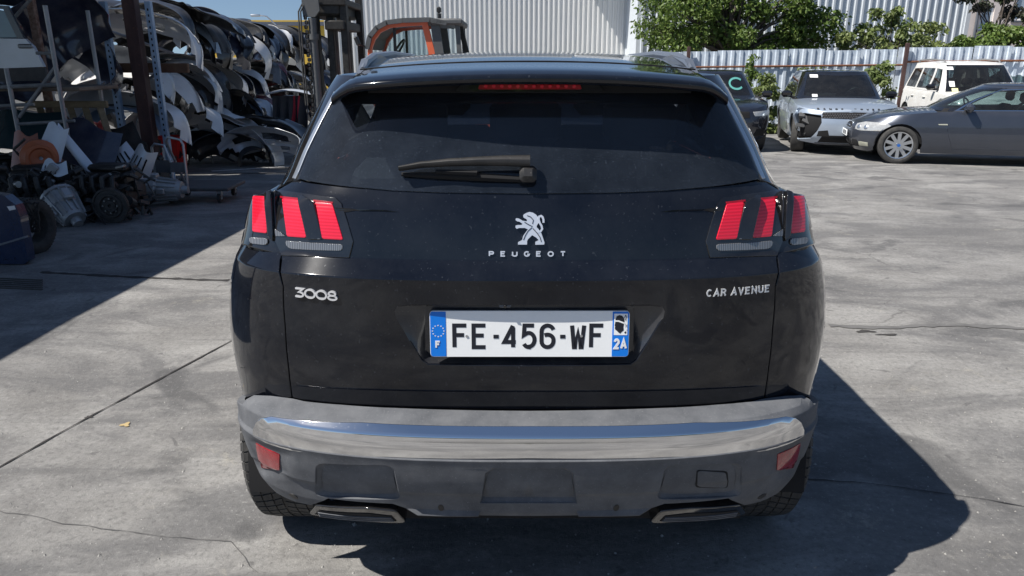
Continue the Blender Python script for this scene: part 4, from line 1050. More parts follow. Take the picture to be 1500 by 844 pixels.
for sd_ in (-1, 1):
    hl = patch('headlight', H, FS(H, [('y', 3.98, .655), ('y', 4.12, .56), ('x', .56, .545), ('x', .42, .56), ('x', .40, .655), ('x', .55, .70), ('y', 4.05, .70)]), M_headl, bmw, step=.05, off=.003, thick=.01, bev=.003, sides=(sd_,))
    for rx in (.50, .64):
        c = H.pt(H.s_of_x(rx, .61, True), .61); n_ = H.nrm(H.s_of_x(rx, .61, True), .61); mb = MB(); c = V((c.x*sd_, c.y, c.z)); n_ = V((n_.x*sd_, n_.y, n_.z))
        mb.cyl(c+n_*.004, c+n_*.008, .042, .036, 16); mb.build('lamp_ring', M_silver, hl)
    patch('fog_light', H, FS(H, [('x', .52, .27), ('x', .68, .275), ('x', .69, .34), ('x', .54, .345)]), simple('pale_lens', (.42, .42, .34), rough=.3), bmw, step=.05, off=.004, thick=.006, bev=.002, sides=(sd_,))
    patch('grille', H, FS(H, [('x', .03, .56), ('x', .26, .55), ('x', .28, .62), ('x', .24, .66), ('x', .05, .665)]), M_chrome, bmw, step=.05, off=.006, thick=.01, bev=.003, sides=(sd_,))
    patch('grille_mesh', H, FS(H, [('x', .05, .575), ('x', .24, .567), ('x', .255, .62), ('x', .22, .645), ('x', .06, .65)]), M_void, bmw, step=.05, off=.009, thick=.002, bev=.0005, sides=(sd_,))
    patch('side_repeater', H, FS(H, [('y', 3.10, .69), ('y', 3.24, .69), ('y', 3.25, .705), ('y', 3.11, .71)]), simple('pale_lens', (.4, .4, .35)), bmw, step=.05, off=.004, thick=.003, bev=.001, sides=(sd_,))
    patch('air_intake', H, FS(H, [('x', .30, .25), ('x', .50, .255), ('x', .50, .37), ('x', .36, .37)]), M_void, bmw, step=.05, off=.003, thick=.004, bev=.001, sides=(sd_,))
patch('lower_intake', H, FS(H, [('x', .0, .24), ('x', .28, .24), ('x', .26, .38), ('x', 0, .38)]), M_void, bmw, step=.05, off=.003, thick=.004, bev=.001)
mb = MB(); mb.bbox((0, 4.60, .47), (.52, .014, .11), .004); fpl = mb.build('number_plate', M_pw, bmw)
mb = MB(); letters(mb, 'CE-231', lambda x, y, d: V((.19-x, 4.607+d, .435+y)), .07, .011, .012, .75, .001) if False else [mb.box((-.16+k*.055+(k > 2)*.03, 4.6085, .47), (.032, .002, .07)) for k in range(6)]; mb.build('plate_characters', M_pk, fpl)
mb = MB(); mb.cyl((-.905, 3.82, .325), (-.912, 3.82, .325), .028, .026, 12); mb.build('hub_badge', simple('badge_blue', (.02, .12, .42)), bmw)

# --- silver SUV with a torn nose
M_vel = simple('pale_silver_blue_paint', (0.36, 0.42, 0.50), rough=0.3, metal=0.35, coat=0.8, dust=0.08, nscale=2, var=.04)
wpos = gpt(1167, 221); ph = rad(166)
def vcut(H): return None
S2 = dict(paint=M_vel, L=4.75, R=.37, wheels=(.98, 3.84), track=.80, tw=.25, rimR=.70, spokes=5, sill=.27,
    W=[(.2, .88), (.4, .93), (.7, .965), (.95, .95), (1.05, .92)], y0=[(.3, .10), (.6, .02), (1.0, .12)], y1=[(.25, 4.62), (.40, 4.73), (.60, 4.75), (.80, 4.72), (.92, 4.64), (1.1, 4.4)], D1=.62, n1=2.8, b1=.09,
    top=[(0, 1.08), (1.0, 1.09), (2.5, 1.06), (3.3, 1.03), (3.8, 1.00), (4.3, .945), (4.6, .88), (4.75, .85)], cowl=3.35, boot=.2, crown=.05,
    doors=[[(2.35, .35), (3.25, .33), (3.3, .6), (3.2, 1.02), (2.3, 1.035)], [(1.35, .5), (2.3, .36), (2.26, 1.035), (1.3, 1.05)]], handle=.9,
    gh=dict(W=[(1.02, .86), (1.15, .83), (1.4, .74), (1.60, .65)], y0=[(1.0, .15), (1.3, .45), (1.6, .75)], y1=[(1.0, 3.55), (1.3, 3.10), (1.60, 2.62)], L=1.9, z=(1.045, 1.575), seat=2.2,
            windows=[[(2.28, 1.09), (3.05, 1.09), (2.62, 1.44), (2.30, 1.48)], [(1.35, 1.10), (2.20, 1.09), (2.22, 1.48), (1.5, 1.46)]], roofcrown=.05, steer=-.38),
    pillar=M_gloss, roofmat=M_gloss, mirror=(1.03, 3.02, 1.13), mirrormat=M_gloss, steerang=-rad(9), rimmat=M_dark,
    glass=glass('dark_glass', tint=(.22, .26, .27), dust=.05))
_H = Hull(S2['W'], S2['y0'], .5, 3, .06, S2['y1'], .62, 2.8, .09, L=4.75-1.6, bulge=.02)
S2['cut'] = FS(_H, [('y', 4.05, .62), ('y', 4.22, .40), ('x', .86, .30), ('x', .66, .34), ('x', .56, .50), ('x', .50, .66), ('x', .52, .80), ('x', .80, .83), ('y', 4.25, .80)])
org = V((wpos.x, wpos.y, 0))-Matrix.Rotation(ph, 3, 'Z') @ V((.80, 3.84, 0))
vel = thing('parked_car', 'crashed silver-blue SUV with black roof, front corner torn open and wheel turned', 'car', (org.x, org.y, gz(16.4)), ph)
H, GH = make_car(vel, S2)
patch('upper_grille', H, FS(H, [('x', 0, .74), ('x', .62, .75), ('x', .56, .855), ('x', 0, .865)]), M_void, vel, step=.05, off=.004, thick=.004, bev=.001, sides=(-1,))
patch('upper_grille', H, FS(H, [('x', 0, .74), ('x', .50, .745), ('x', .50, .855), ('x', 0, .865)]), M_void, vel, step=.05, off=.004, thick=.004, bev=.001, sides=(1,))
mb = MB()
for i in range(26):
    for j in range(3):
        x = -.60+i*.044+(j % 2)*.022; z = .76+j*.033
        if x > .5: continue
        s = H.s_of_x(abs(x), z, True); p = H.pt(s if x >= 0 else -s, z); mb.bbox((p.x, p.y+.006, p.z), (.030, .010, .022), .006)
o = mb.build('grille_mesh', simple('grille_grey', (.10, .10, .105), rough=.4), vel); o['kind'] = 'stuff'
for sd_ in (-1,):
    patch('headlight', H, FS(H, [('y', 4.18, .80), ('x', .80, .755), ('x', .66, .755), ('x', .60, .835), ('y', 4.25, .86)]), M_headl, vel, step=.05, off=.003, thick=.01, bev=.003, sides=(sd_,))
    patch('air_intake', H, FS(H, [('x', .52, .36), ('x', .80, .36), ('x', .80, .46), ('x', .60, .48)]), M_void, vel, step=.05, off=.003, thick=.004, bev=.001, sides=(sd_,))
patch('air_intake', H, FS(H, [('x', .34, .40), ('x', .56, .40), ('x', .54, .50), ('x', .38, .52)]), M_void, vel, step=.05, off=.003, thick=.004, bev=.001, sides=(1,))
patch('lower_intake', H, FS(H, [('x', 0, .28), ('x', .52, .28), ('x', .46, .42), ('x', 0, .42)]), M_void, vel, step=.05, off=.003, thick=.004, bev=.001)
patch('skid_plate', H, FS(H, [('x', 0, .235), ('x', .60, .24), ('x', .56, .27), ('x', 0, .27)]), M_plastic, vel, step=.05, off=.008, thick=.01, bev=.002)
mb = MB()
def onb(x, y, d):
    X = .60-x; z0 = .885; s = H.s_of_x(abs(X), z0, True); p = H.pt(s if X > 0 else -s, z0); return V((p.x, p.y-.012-y*.75+.004, z0+y*.55+d+.020))
letters(mb, 'RANGE', onb, .042, .012, .062, 1.3, .004); letters(mb, 'ROVER', lambda x, y, d: onb(x+.66, y, d), .042, .012, .062, 1.3, .004); mb.build('bonnet_lettering', M_dark, vel, smooth=0)
random.seed(3)
mb = MB()                                                # torn metal, pipes and brackets inside the broken corner
for k in range(16):
    c = V((random.uniform(.55, .90), random.uniform(4.1, 4.45), random.uniform(.35, .82))); mb.box(c, (random.uniform(.03, .16), random.uniform(.03, .14), random.uniform(.03, .16)), Matrix.Rotation(random.uniform(0, 3), 3, 'X') @ Matrix.Rotation(random.uniform(0, 3), 3, 'Z'))
for k in range(5): mb.tube([(random.uniform(.5, .9), random.uniform(4.1, 4.5), random.uniform(.3, .8)) for i in range(4)], .012, 6)
mb.build('exposed_structure', simple('bare_metal_grime', (.09, .09, .09), rough=.6, metal=.3), vel)
mb = MB(); Mx = Matrix.Translation((.80, 4.30, .72)) @ Matrix.Rotation(rad(25), 4, 'Y')
mb.grid(lambda u, v: V((-.16+.34*u, -.02+.05*math.sin(u*9)+.10*v, -.22+.40*v+.05*math.sin(u*7+v*4))), 8, 8).xf(Mx); mb.build('crumpled_wing', M_vel, vel, smooth=20, solid=.008)
mb = MB(); mb.box((-.44+.9, 3.27, 1.42), (.14, .004, .07)) if False else None
def sticker(GHx, x, z, w_, h_, mat, root, name='sticker'):
    s = GHx.s_of_x(abs(x), z, True); q = [(GHx.s_of_x(abs(x)-w_/2 if abs(x) > w_/2 else .001, z-h_/2, True), z-h_/2), (GHx.s_of_x(abs(x)+w_/2, z-h_/2, True), z-h_/2), (GHx.s_of_x(abs(x)+w_/2, z+h_/2, True), z+h_/2), (GHx.s_of_x(abs(x)-w_/2 if abs(x) > w_/2 else .001, z+h_/2, True), z+h_/2)]
    patch(name, GHx, q, mat, root, step=.05, off=.003, thick=.001, bev=.0003, sides=(1 if x > 0 else -1,))
sticker(GH, .48, 1.49, .15, .06, M_white, vel); sticker(GH, .50, 1.11, .10, .05, M_white, vel)
mb = MB(); mb.grid(lambda u, v: V((.38*(u-.5), .03*math.sin(3*u), .22*(v-.5)*(1-abs(u-.5)))), 6, 3); mb.xf(Matrix.Translation((.25, 3.06, 1.12)) @ Matrix.Rotation(rad(-50), 4, 'X')).build('papers', M_white, vel, smooth=0)

# --- dark blue-black SUV half hidden behind the foreground car
M_evo = simple('midnight_paint', (0.016, 0.020, 0.032), rough=0.22, metal=0.3, coat=1.0, dust=0.06, nscale=2)
wpos = gpt(1110, 219); ph = rad(172)
S3 = dict(S2); S3.update(paint=M_evo, cut=None, pillar=M_evo, roofmat=M_evo, mirror=(1.03, 2.98, 1.13), steerang=0, L=4.4, wheels=(.85, 3.53),
    y1=[(a, b-.35) for a, b in S2['y1']], top=[(a if a < 3 else a-.35, b+.01) for a, b in S2['top']], cowl=3.0, doors=[], spokes=5)
g3 = dict(S2['gh']); g3['y1'] = [(a, b-.33) for a, b in g3['y1']]; g3['windows'] = [[(y-.30, z) for y, z in q] for q in g3['windows']]; g3['seat'] = 1.9; S3['gh'] = g3
S3['gh']['y0'] = [(1.0, .15), (1.3, .40), (1.6, .65)]; S3['gh']['L'] = 1.7
org = V((wpos.x, wpos.y, 0))-Matrix.Rotation(ph, 3, 'Z') @ V((-.85, 3.53, 0))
evo = thing('parked_car', 'dark SUV half hidden behind the foreground car, green reflection arc painted on its windscreen', 'car', (org.x, org.y, gz(16.6)), ph)
H, GH = make_car(evo, S3)
for sd_ in (-1, 1):
    patch('headlight', H, FS(H, [('y', 3.86, .80), ('x', .80, .755), ('x', .60, .755), ('x', .56, .835), ('y', 3.90, .86)]), M_headl, evo, step=.05, off=.003, thick=.01, bev=.003, sides=(sd_,))
    patch('air_intake', H, FS(H, [('x', .60, .36), ('x', .84, .36), ('x', .84, .50), ('x', .66, .50)]), M_void, evo, step=.05, off=.003, thick=.004, bev=.001, sides=(sd_,))
patch('grille_mesh', H, FS(H, [('x', 0, .70), ('x', .50, .72), ('x', .48, .84), ('x', 0, .85)]), M_void, evo, step=.05, off=.003, thick=.004, bev=.001)
patch('lower_intake', H, FS(H, [('x', 0, .30), ('x', .5, .30), ('x', .46, .50), ('x', 0, .50)]), M_void, evo, step=.05, off=.003, thick=.004, bev=.001)
mb = MB(); M_reflect = simple('mint_reflection', (.10, .33, .30), rough=.5)  # teal reflection on the windscreen, painted as a flat coloured arc
pl = [(x*.15, z*.11) for x, z in arc(0, 0, 1, 1, 40, 320, 16)]; L_, R__, c = ribbon(pl, .04)
def onws(x, z): 
    X = -.42-x; Z = 1.33+z; s = GH.s_of_x(abs(X), Z, True); return GH.pt(-s, Z)+GH.nrm(-s, Z)*.006
for a, b in zip(L_, R__): mb.v += [tuple(onws(a.x, a.y)), tuple(onws(b.x, b.y))]
mb.f = [(2*i, 2*i+2, 2*i+3, 2*i+1) for i in range(len(L_)-1)]; mb.build('windscreen_reflection', M_reflect, evo, smooth=0)

# --- white off-roader with roof rails
M_wsuv = simple('chalky_white_paint', (0.72, 0.71, 0.68), rough=0.4, coat=0.4, dust=0.20, nscale=3, var=.04, dustcol=(.30, .27, .24))
ph = rad(169)
S4 = dict(paint=M_wsuv, L=4.3, R=.38, wheels=(.85, 3.45), track=.79, tw=.25, rimR=.62, spokes=6, sill=.34,
    W=[(.3, .86), (.5, .90), (.8, .925), (1.1, .91), (1.2, .88)], y0=[(.3, .08), (.6, 0), (1.2, .06)], y1=[(.3, 4.20), (.5, 4.30), (.8, 4.30), (1.05, 4.18)], D1=.5, n1=3.2, b1=.06,
    top=[(0, 1.16), (3.0, 1.14), (3.4, 1.12), (4.0, 1.05), (4.3, .98)], cowl=3.15, boot=.1, crown=.05, doors=[[(2.2, .4), (3.05, .4), (3.05, 1.12), (2.2, 1.13)], [(1.3, .55), (2.15, .4), (2.15, 1.13), (1.25, 1.14)]], handle=1.0,
    gh=dict(W=[(1.1, .87), (1.4, .80), (1.78, .70)], y0=[(1.1, .06), (1.78, .35)], y1=[(1.1, 3.40), (1.45, 3.1), (1.78, 2.72)], L=2.2, z=(1.13, 1.79), seat=2.1, D1=.4, n1=3.2, b1=.07,
            windows=[[(2.25, 1.19), (2.98, 1.18), (2.60, 1.66), (2.28, 1.68)], [(1.30, 1.19), (2.15, 1.19), (2.16, 1.68), (1.34, 1.68)], [(.45, 1.20), (1.22, 1.19), (1.24, 1.68), (.62, 1.66)]], roofcrown=.06),
    mirror=(1.02, 2.95, 1.25), mirrormat=M_gloss)
c0 = at(1386, 200, 17.3)
org = V((c0.x, 17.3, 0))-Matrix.Rotation(ph, 3, 'Z') @ V((.86, 4.0, 0))
wsu = thing('parked_car', 'tall white off-roader with roof rails and scuffed doors, stickers on its windscreen', 'car', (org.x, org.y, gz(19)), ph)
H, GH = make_car(wsu, S4)
for sd_ in (-1, 1):
    mb = MB(); mb.tube([(sd_*.62, .5, 1.80), (sd_*.62, .56, 1.86), (sd_*.62, 1.4, 1.885), (sd_*.61, 2.3, 1.86), (sd_*.60, 2.42, 1.80)], .02, 6); mb.build('roof_rail', simple('rail_grey', (.2, .2, .2), rough=.5), wsu)
    patch('headlight', H, FS(H, [('y', 3.95, .80), ('x', .78, .75), ('x', .55, .76), ('x', .55, .93), ('y', 3.98, .95)]), M_headl, wsu, step=.06, off=.003, thick=.01, bev=.003, sides=(sd_,))
patch('grille_mesh', H, FS(H, [('x', 0, .72), ('x', .5, .72), ('x', .5, .92), ('x', 0, .93)]), M_dark, wsu, step=.06, off=.003, thick=.01, bev=.003)
sticker(GH, .60, 1.68, .14, .07, M_white, wsu); sticker(GH, .62, 1.33, .10, .12, M_white, wsu); sticker(GH, .58, 1.20, .12, .07, simple('pale_yellow', (.8, .75, .35)), wsu)

# --- white van behind it, at the right edge
ph = rad(165)
S5 = dict(S4); S5.update(paint=simple('clean_white_paint', (.80, .80, .79), rough=.35, coat=.5, var=.02), doors=[], gh=dict(S4['gh'], W=[(1.1, .88), (1.5, .86), (1.72, .78), (1.80, .66)], z=(1.13, 1.79), roofcrown=.09, windows=[S4['gh']['windows'][0]]))
org = V((14.0, 20.6, 0))
van = thing('parked_van', 'plain white van roof showing beyond the white off-roader at the right edge', 'van', (org.x+.2, org.y+3.2, gz(21)), rad(165))
make_car(van, S5)

# ------------------------------------------------------------------ fence, buildings, lamps
def paint_noise(name, a, b_, rough=.6, sc=3, vs=(1, 1, 1), metal=0.0, rust=None):
    m, nt, b = principled(name); n = noise(nt, sc, 7, .65, sc=vs)
    c = mix_rgb(nt, ramp(nt, n, [(.35, 0), (.65, 1)]), a, b_)
    if rust: c = mix_rgb(nt, ramp(nt, noise(nt, sc*2.3, 8, .75), [(.60, 0), (.68, .8)]), c, rust)
    nt.links.new(c, b.inputs['Base Color']); b.inputs['Roughness'].default_value = rough; b.inputs['Metallic'].default_value = metal; return m
M_fence = paint_noise('weathered_galvanised_sheet', (.46, .53, .61), (.66, .72, .78), .55, 2.2, (1, 1, 2), 0.1)
M_rust = paint_noise('rusty_steel', (.13, .05, .025), (.22, .09, .04), .85, 9)
M_postb = paint_noise('brown_steel_post', (.045, .022, .022), (.085, .045, .040), .7, 6, (1, 1, .4), 0, (.16, .07, .04))
M_clad = paint_noise('pale_cladding', (.70, .70, .68), (.76, .76, .74), .5, .7, (1, 1, .3), .1)
M_clad2 = paint_noise('blue_grey_cladding', (.60, .64, .68), (.66, .70, .74), .5, .7, (1, 1, .3), .1)
def sheet_mesh(width, h, pitch, depth, name, frac=(.50, .60, .90), th=.0):
    n = max(1, round(width/pitch)); pts = []
    for k in range(n):
        x = k*pitch; pts += [(x, 0), (x+pitch*frac[0], 0), (x+pitch*frac[1], -depth), (x+pitch*frac[2], -depth)]
    pts.append((n*pitch, 0)); mb = MB(); m = len(pts)
    mb.v = [(x, y, z) for z in (0, h) for x, y in pts]; mb.f = [(i, i+1, m+i+1, m+i) for i in range(m-1)]
    me = bpy.data.meshes.new(name); me.from_pydata(mb.v, [], mb.f); return me, n*pitch
fp0 = V((3.9, 22.1, 0)); fp1 = V((24.5, 19.4, 0)); fd = (fp1-fp0).normalized(); fang = math.atan2(fd.y, fd.x); flen = (fp1-fp0).length
fence = thing('metal_fence', 'pale blue corrugated metal fence with rusty rail behind the parked cars', 'fence', (fp0.x, fp0.y, 0), fang)
me, wds = sheet_mesh(.96, 2.14, .24, .035, 'metal_sheet'); me.materials.append(M_fence)
fz = lambda t: gz(fp0.y+fd.y*t)+.012*t
random.seed(11)
k = 0; t = 0
while t < flen:
    o = link_mesh('metal_sheet', me, None, fence); o.location = (t, random.uniform(-.01, .01), fz(t)+random.uniform(-.03, .03)); o.rotation_euler = (random.uniform(-.02, .02), random.uniform(-.006, .006), 0); t += wds
for t in (1.1, 6.9, 12.4, 16.6, 20.2):
    mb = MB(); mb.bbox((0, 0, 1.12), (.10, .08, 2.30), .01); o = mb.build('post', M_postb, fence); o.location = (t, -.11, fz(t))
for t0_, t1_, dz in ((-.2, 6.85, 0), (6.95, 12.35, .06), (12.45, 16.6, .03), (16.7, 20.8, .03)):
    mb = MB(); a, b_ = V((t0_, -.07, fz(t0_)+1.72+dz)), V((t1_, -.07, fz(t1_)+1.70+dz)); mb.tube([a, b_], .028, 6); mb.build('rail', M_rust, fence)

wh = thing('warehouse', 'long white corrugated warehouse wall standing behind the forklift cab', 'building', (0, 0, 0))
me, wds = sheet_mesh(.94, 5.6, .188, .05, 'cladding_sheet'); me.materials.append(M_clad)
x = -7.0
while x < 5.0:
    o = link_mesh('cladding_sheet', me, None, wh); o.location = (x, 30, -.6); x += wds
mb = MB(); mb.box((-1.0, 30.3, 2.1), (12.4, .5, 5.4)); mb.build('wall', M_clad, wh)
mb = MB(); mb.box((3.40, 29.40, 4.7), (1.80, 1.08, .2)); mb.build('canopy_slab', M_clad, wh)
mb = MB(); mb.box((-2.4, 29.95, 5.06), (9.6, .3, .14)); mb.build('roof_edge', M_clad, wh)
wh2 = thing('warehouse', 'blue-grey ribbed warehouse front behind the tree and the fence', 'building', (0, 0, 0))
me, wds = sheet_mesh(1.25, 5.4, .25, .05, 'cladding_sheet', (.62, .68, .94)); me.materials.append(M_clad2)
x = 4.30
while x < 15.2:
    o = link_mesh('cladding_sheet', me, None, wh2); o.location = (x, 27, -.6); x += wds
xe = x
mb = MB(); mb.box(((4.32+xe)/2, 29.2, 2.1), (xe-4.40, 4.2, 5.35)); mb.build('wall', M_clad2, wh2)
mb = MB(); mb.box((xe+.06, 26.98, 2.1), (.14, .16, 5.4)); mb.build('corner_trim', M_clad2, wh2)
# cream house, far right
M_cream = paint_noise('cream_render', (.66, .58, .54), (.70, .62, .58), .85, 1.5); M_slate = simple('slate_grey', (.10, .11, .13), rough=.6)
hs = thing('house', 'cream rendered house wall with a tall window at the far right', 'building', (0, 0, 0))
fx = lambda px, py, Y: at(px, py, Y)
def wallp(x0, x1, z0, z1, y, holes):
    mb = MB(); xs_ = sorted(set([x0, x1]+[h[0] for h in holes]+[h[1] for h in holes])); zs_ = sorted(set([z0, z1]+[h[2] for h in holes]+[h[3] for h in holes]))
    for i in range(len(xs_)-1):
        for j in range(len(zs_)-1):
            cx, cz = (xs_[i]+xs_[i+1])/2, (zs_[j]+zs_[j+1])/2
            if not any(h[0] < cx < h[1] and h[2] < cz < h[3] for h in holes):
                mb.add([(xs_[i], y, zs_[j]), (xs_[i+1], y, zs_[j]), (xs_[i+1], y, zs_[j+1]), (xs_[i], y, zs_[j+1])], [(0, 1, 2, 3)])
    for h in holes:
        for (a, b_) in (((h[0], h[2]), (h[1], h[2])), ((h[1], h[2]), (h[1], h[3])), ((h[1], h[3]), (h[0], h[3])), ((h[0], h[3]), (h[0], h[2]))):
            mb.add([(a[0], y, a[1]), (b_[0], y, b_[1]), (b_[0], y+.18, b_[1]), (a[0], y+.18, a[1])], [(0, 1, 2, 3)])
    return mb
Yh = 36; X = lambda px, Y: at(px, 60, Y).x; Z = lambda py, Y: at(750, py, Y).z
win_h = [(X(1430, Yh), X(1449, Yh), Z(44, Yh), Z(8, Yh)), (X(1478, Yh), X(1497, Yh), Z(30, Yh), Z(-30, Yh))]
wallp(X(1370, Yh), 34, -.7, 8.5, Yh, win_h).build('wall', M_cream, hs, smooth=0)
for h in win_h:
    mb = MB(); w_, hh = h[1]-h[0], h[3]-h[2]
    for c, d in (((h[0]+.04, Yh+.1, (h[2]+h[3])/2), (.08, .06, hh)), ((h[1]-.04, Yh+.1, (h[2]+h[3])/2), (.08, .06, hh)), (((h[0]+h[1])/2, Yh+.1, h[2]+.04), (w_-.16, .06, .08)), (((h[0]+h[1])/2, Yh+.1, h[3]-.04), (w_-.16, .06, .08))): mb.box(c, d)
    f_ = mb.build('window', M_white, hs, smooth=0)
    mb = MB(); mb.box(((h[0]+h[1])/2, Yh+.12, (h[2]+h[3])/2), (w_-.16, .02, hh-.16)); mb.build('pane', simple('far_window_glass', (.32, .38, .44), rough=.1, coat=1), f_, smooth=0)
    mb = MB(); mb.box(((h[0]+h[1])/2, Yh-.06, h[2]-.05), (w_+.2, .2, .08)); mb.build('sill', M_slate, f_, smooth=0)
mb = MB(); mb.cyl((X(1424, Yh), Yh-.08, -.6), (X(1424, Yh), Yh-.08, 8), .06, None, 8); mb.build('drainpipe', M_slate, hs)
# yellow building far left and a street lamp
yb = thing('building', 'low yellow building with dark roof edge far behind the bumper stack', 'building', (0, 0, 0)); Yy = 60
M_yel = paint_noise('yellow_wall', (.62, .40, .05), (.70, .46, .07), .7, .5)
mb = MB(); mb.box(((X(300, Yy)+X(500, Yy))/2, Yy+5, 1.9), (X(500, Yy)-X(300, Yy), 10, 5.1)); mb.build('wall', M_yel, yb, smooth=0)
mb = MB(); mb.box(((X(298, Yy)+X(502, Yy))/2, Yy+5, Z(35, Yy)+.0), (X(502, Yy)-X(298, Yy), 10.4, .28)); mb.build('roof', M_slate, yb, smooth=0)
sl_ = thing('street_lamp', 'thin curved street lamp against the sky above the yellow building', 'street lamp', (X(412, 50), 50, -1))
mb = MB(); zt_ = Z(24, 50)+1; mb.tube([(0, 0, 0), (0, 0, zt_*.6), (0, 0, zt_-1.4), (-.25, 0, zt_-.5), (-.8, 0, zt_), (-1.2, 0, zt_+.05)], [.09, .07, .06, .05, .04, .04], 8); mb.build('pole', M_silver, sl_)
mb = MB(); mb.bbox((-1.5, 0, zt_+.05), (.62, .25, .14), .05); mb.build('lamp_head', M_silver, sl_)
for px, py, nm in ((107, -30, 'thin mast against the sky above the stacked hoods, left of the other mast'), (140, 6, 'short thin mast against the sky, right of the taller one')):
    a = at(px, py, 40); mb = MB(); mb.tube([(a.x-.0, 40, -1), (a.x, 40, a.z)], [.05, .03], 6); meta(mb.build('mast', M_slate), nm, 'mast')

# ------------------------------------------------------------------ trees and bushes
def leaf_mat(name, a, b_, c_):
    m, nt, b = principled(name); c = mix_rgb(nt, ramp(nt, noise(nt, .9, 3, .6), [(.35, 0), (.65, 1)]), a, b_)
    c = mix_rgb(nt, ramp(nt, noise(nt, 9, 2, .5), [(.5, 0), (.7, .8)]), c, c_); nt.links.new(c, b.inputs['Base Color'])
    b.inputs['Roughness'].default_value = .5; b.inputs['Specular IOR Level'].default_value = .4
    out = nt.nodes['Material Output']; tl = N(nt, 'ShaderNodeBsdfTranslucent'); nt.links.new(c, tl.inputs[0]); mx = N(nt, 'ShaderNodeMixShader'); mx.inputs[0].default_value = .3
    nt.links.new(b.outputs[0], mx.inputs[1]); nt.links.new(tl.outputs[0], mx.inputs[2]); nt.links.new(mx.outputs[0], out.inputs[0]); return m
M_leaf = leaf_mat('cherry_leaf', (.075, .13, .025), (.13, .20, .04), (.22, .27, .07)); M_leaf2 = leaf_mat('pale_leaf', (.12, .17, .045), (.18, .22, .07), (.30, .34, .15))
M_leafp = leaf_mat('purple_leaf', (.06, .045, .05), (.05, .08, .03), (.12, .09, .09)); M_bark = paint_noise('bark', (.07, .055, .045), (.12, .10, .085), .9, 8)
def crown(mb, clumps, nleaf, size, rnd, droop=.3):
    for _ in range(nleaf):
        c, r = rnd.choice(clumps); d = V((rnd.gauss(0, 1), rnd.gauss(0, 1), rnd.gauss(0, 1))).normalized()
        p = V(c)+V((d.x*r[0], d.y*r[1], d.z*r[2]))*(rnd.random()**.45)
        a = V((rnd.uniform(-1, 1), rnd.uniform(-1, 1), rnd.uniform(-.9, .3)-droop)).normalized(); b_ = a.cross(V((rnd.uniform(-1, 1), rnd.uniform(-1, 1), rnd.uniform(-1, 1)))).normalized()
        s = size*rnd.uniform(.6, 1.3); n_ = a.cross(b_)*s*.12
        base = len(mb.v); mb.v += [tuple(p), tuple(p+a*s*.45+b_*s*.28+n_), tuple(p+a*s), tuple(p+a*s*.45-b_*s*.28+n_)]; mb.f += [(base, base+1, base+2), (base, base+2, base+3)]
def tree(name, label, loc, trunk_h, clumps, nleaf, size, mat, seed, group=None, cat='tree', tr=.13):
    rnd = random.Random(seed); T = thing(name, label, cat, loc, 0, group)
    mb = MB(); top = V((rnd.uniform(-.1, .1), 0, trunk_h)); mb.tube([(0, 0, -.1), (rnd.uniform(-.08, .08), 0, trunk_h*.5), top], [tr, tr*.8, tr*.6], 8)
    for c, r in clumps:
        c = V(c); m_ = (top+c)/2+V((rnd.uniform(-.2, .2), rnd.uniform(-.2, .2), .1)); mb.tube([top*.92, m_, c], [tr*.4, tr*.25, tr*.08], 5)
        for q in range(3):
            e = c+V((rnd.uniform(-1, 1)*r[0], rnd.uniform(-1, 1)*r[1], rnd.uniform(-1, 1)*r[2]))*.8; mb.tube([m_*.3+c*.7, e], [tr*.1, tr*.03], 4)
    mb.build('trunk', M_bark, T)
    mb = MB(); crown(mb, clumps, nleaf, size, rnd); mb.build('crown', mat, T, smooth=0); return T
rnd = random.Random(5)
def fill_clumps(poly, Y, n, rr, dep, seed):
    """clumps spread over an outline given in metres (x, z) at distance Y"""
    rn = random.Random(seed); out = []; x0, x1 = min(p[0] for p in poly), max(p[0] for p in poly); z0, z1 = min(p[1] for p in poly), max(p[1] for p in poly)
    while len(out) < n:
        x, z = rn.uniform(x0, x1), rn.uniform(z0, z1)
        if inside(poly, x, z): r = rr*rn.uniform(.7, 1.3); out.append(((x, rn.uniform(-dep, dep), z), (r, r, r*.75)))
    return out
def w2(pts, Y, ox): return [(at(px, py, Y).x-ox, at(px, py, Y).z-gz(Y)) for px, py in pts]
Yt = 24.2; ox = at(1075, 60, Yt).x
tree('broadleaf_tree', 'large dark green leafy tree behind the fence, left of the other trees', (ox, Yt, gz(Yt)), 2.2,
     fill_clumps(w2([(950, 40), (985, 72), (1040, 95), (1120, 88), (1180, 74), (1215, 45), (1200, 5), (1195, -60), (1100, -160), (980, -120), (938, -20)], Yt, ox), Yt, 95, .50, .9, 4), 24000, .15, M_leaf, 21, cat='tree')
ox = at(1310, 60, 23.4).x
tree('small_tree', 'small pale green tree with sparse airy foliage above the middle of the fence', (ox, 23.4, gz(23.4)), 1.4,
     fill_clumps(w2([(1228, 40), (1235, 75), (1320, 95), (1400, 90), (1395, 40), (1350, 35), (1300, 0), (1280, 15), (1250, 30)], 23.4, ox), 23.4, 34, .27, .5, 7), 3400, .15, M_leaf2, 22, cat='tree', tr=.06)
ox = at(1455, 60, 25).x
tree('plum_tree', 'purple-leaved tree at the upper right corner in front of the cream house', (ox, 25, gz(25)), 2.0,
     fill_clumps(w2([(1412, -15), (1420, 5), (1500, 25), (1550, 30), (1560, -80), (1470, -70)], 25, ox)+[], 25, 22, .33, .5, 9), 4200, .14, M_leafp, 23, cat='tree', tr=.08)
ox = at(1460, 60, 23).x
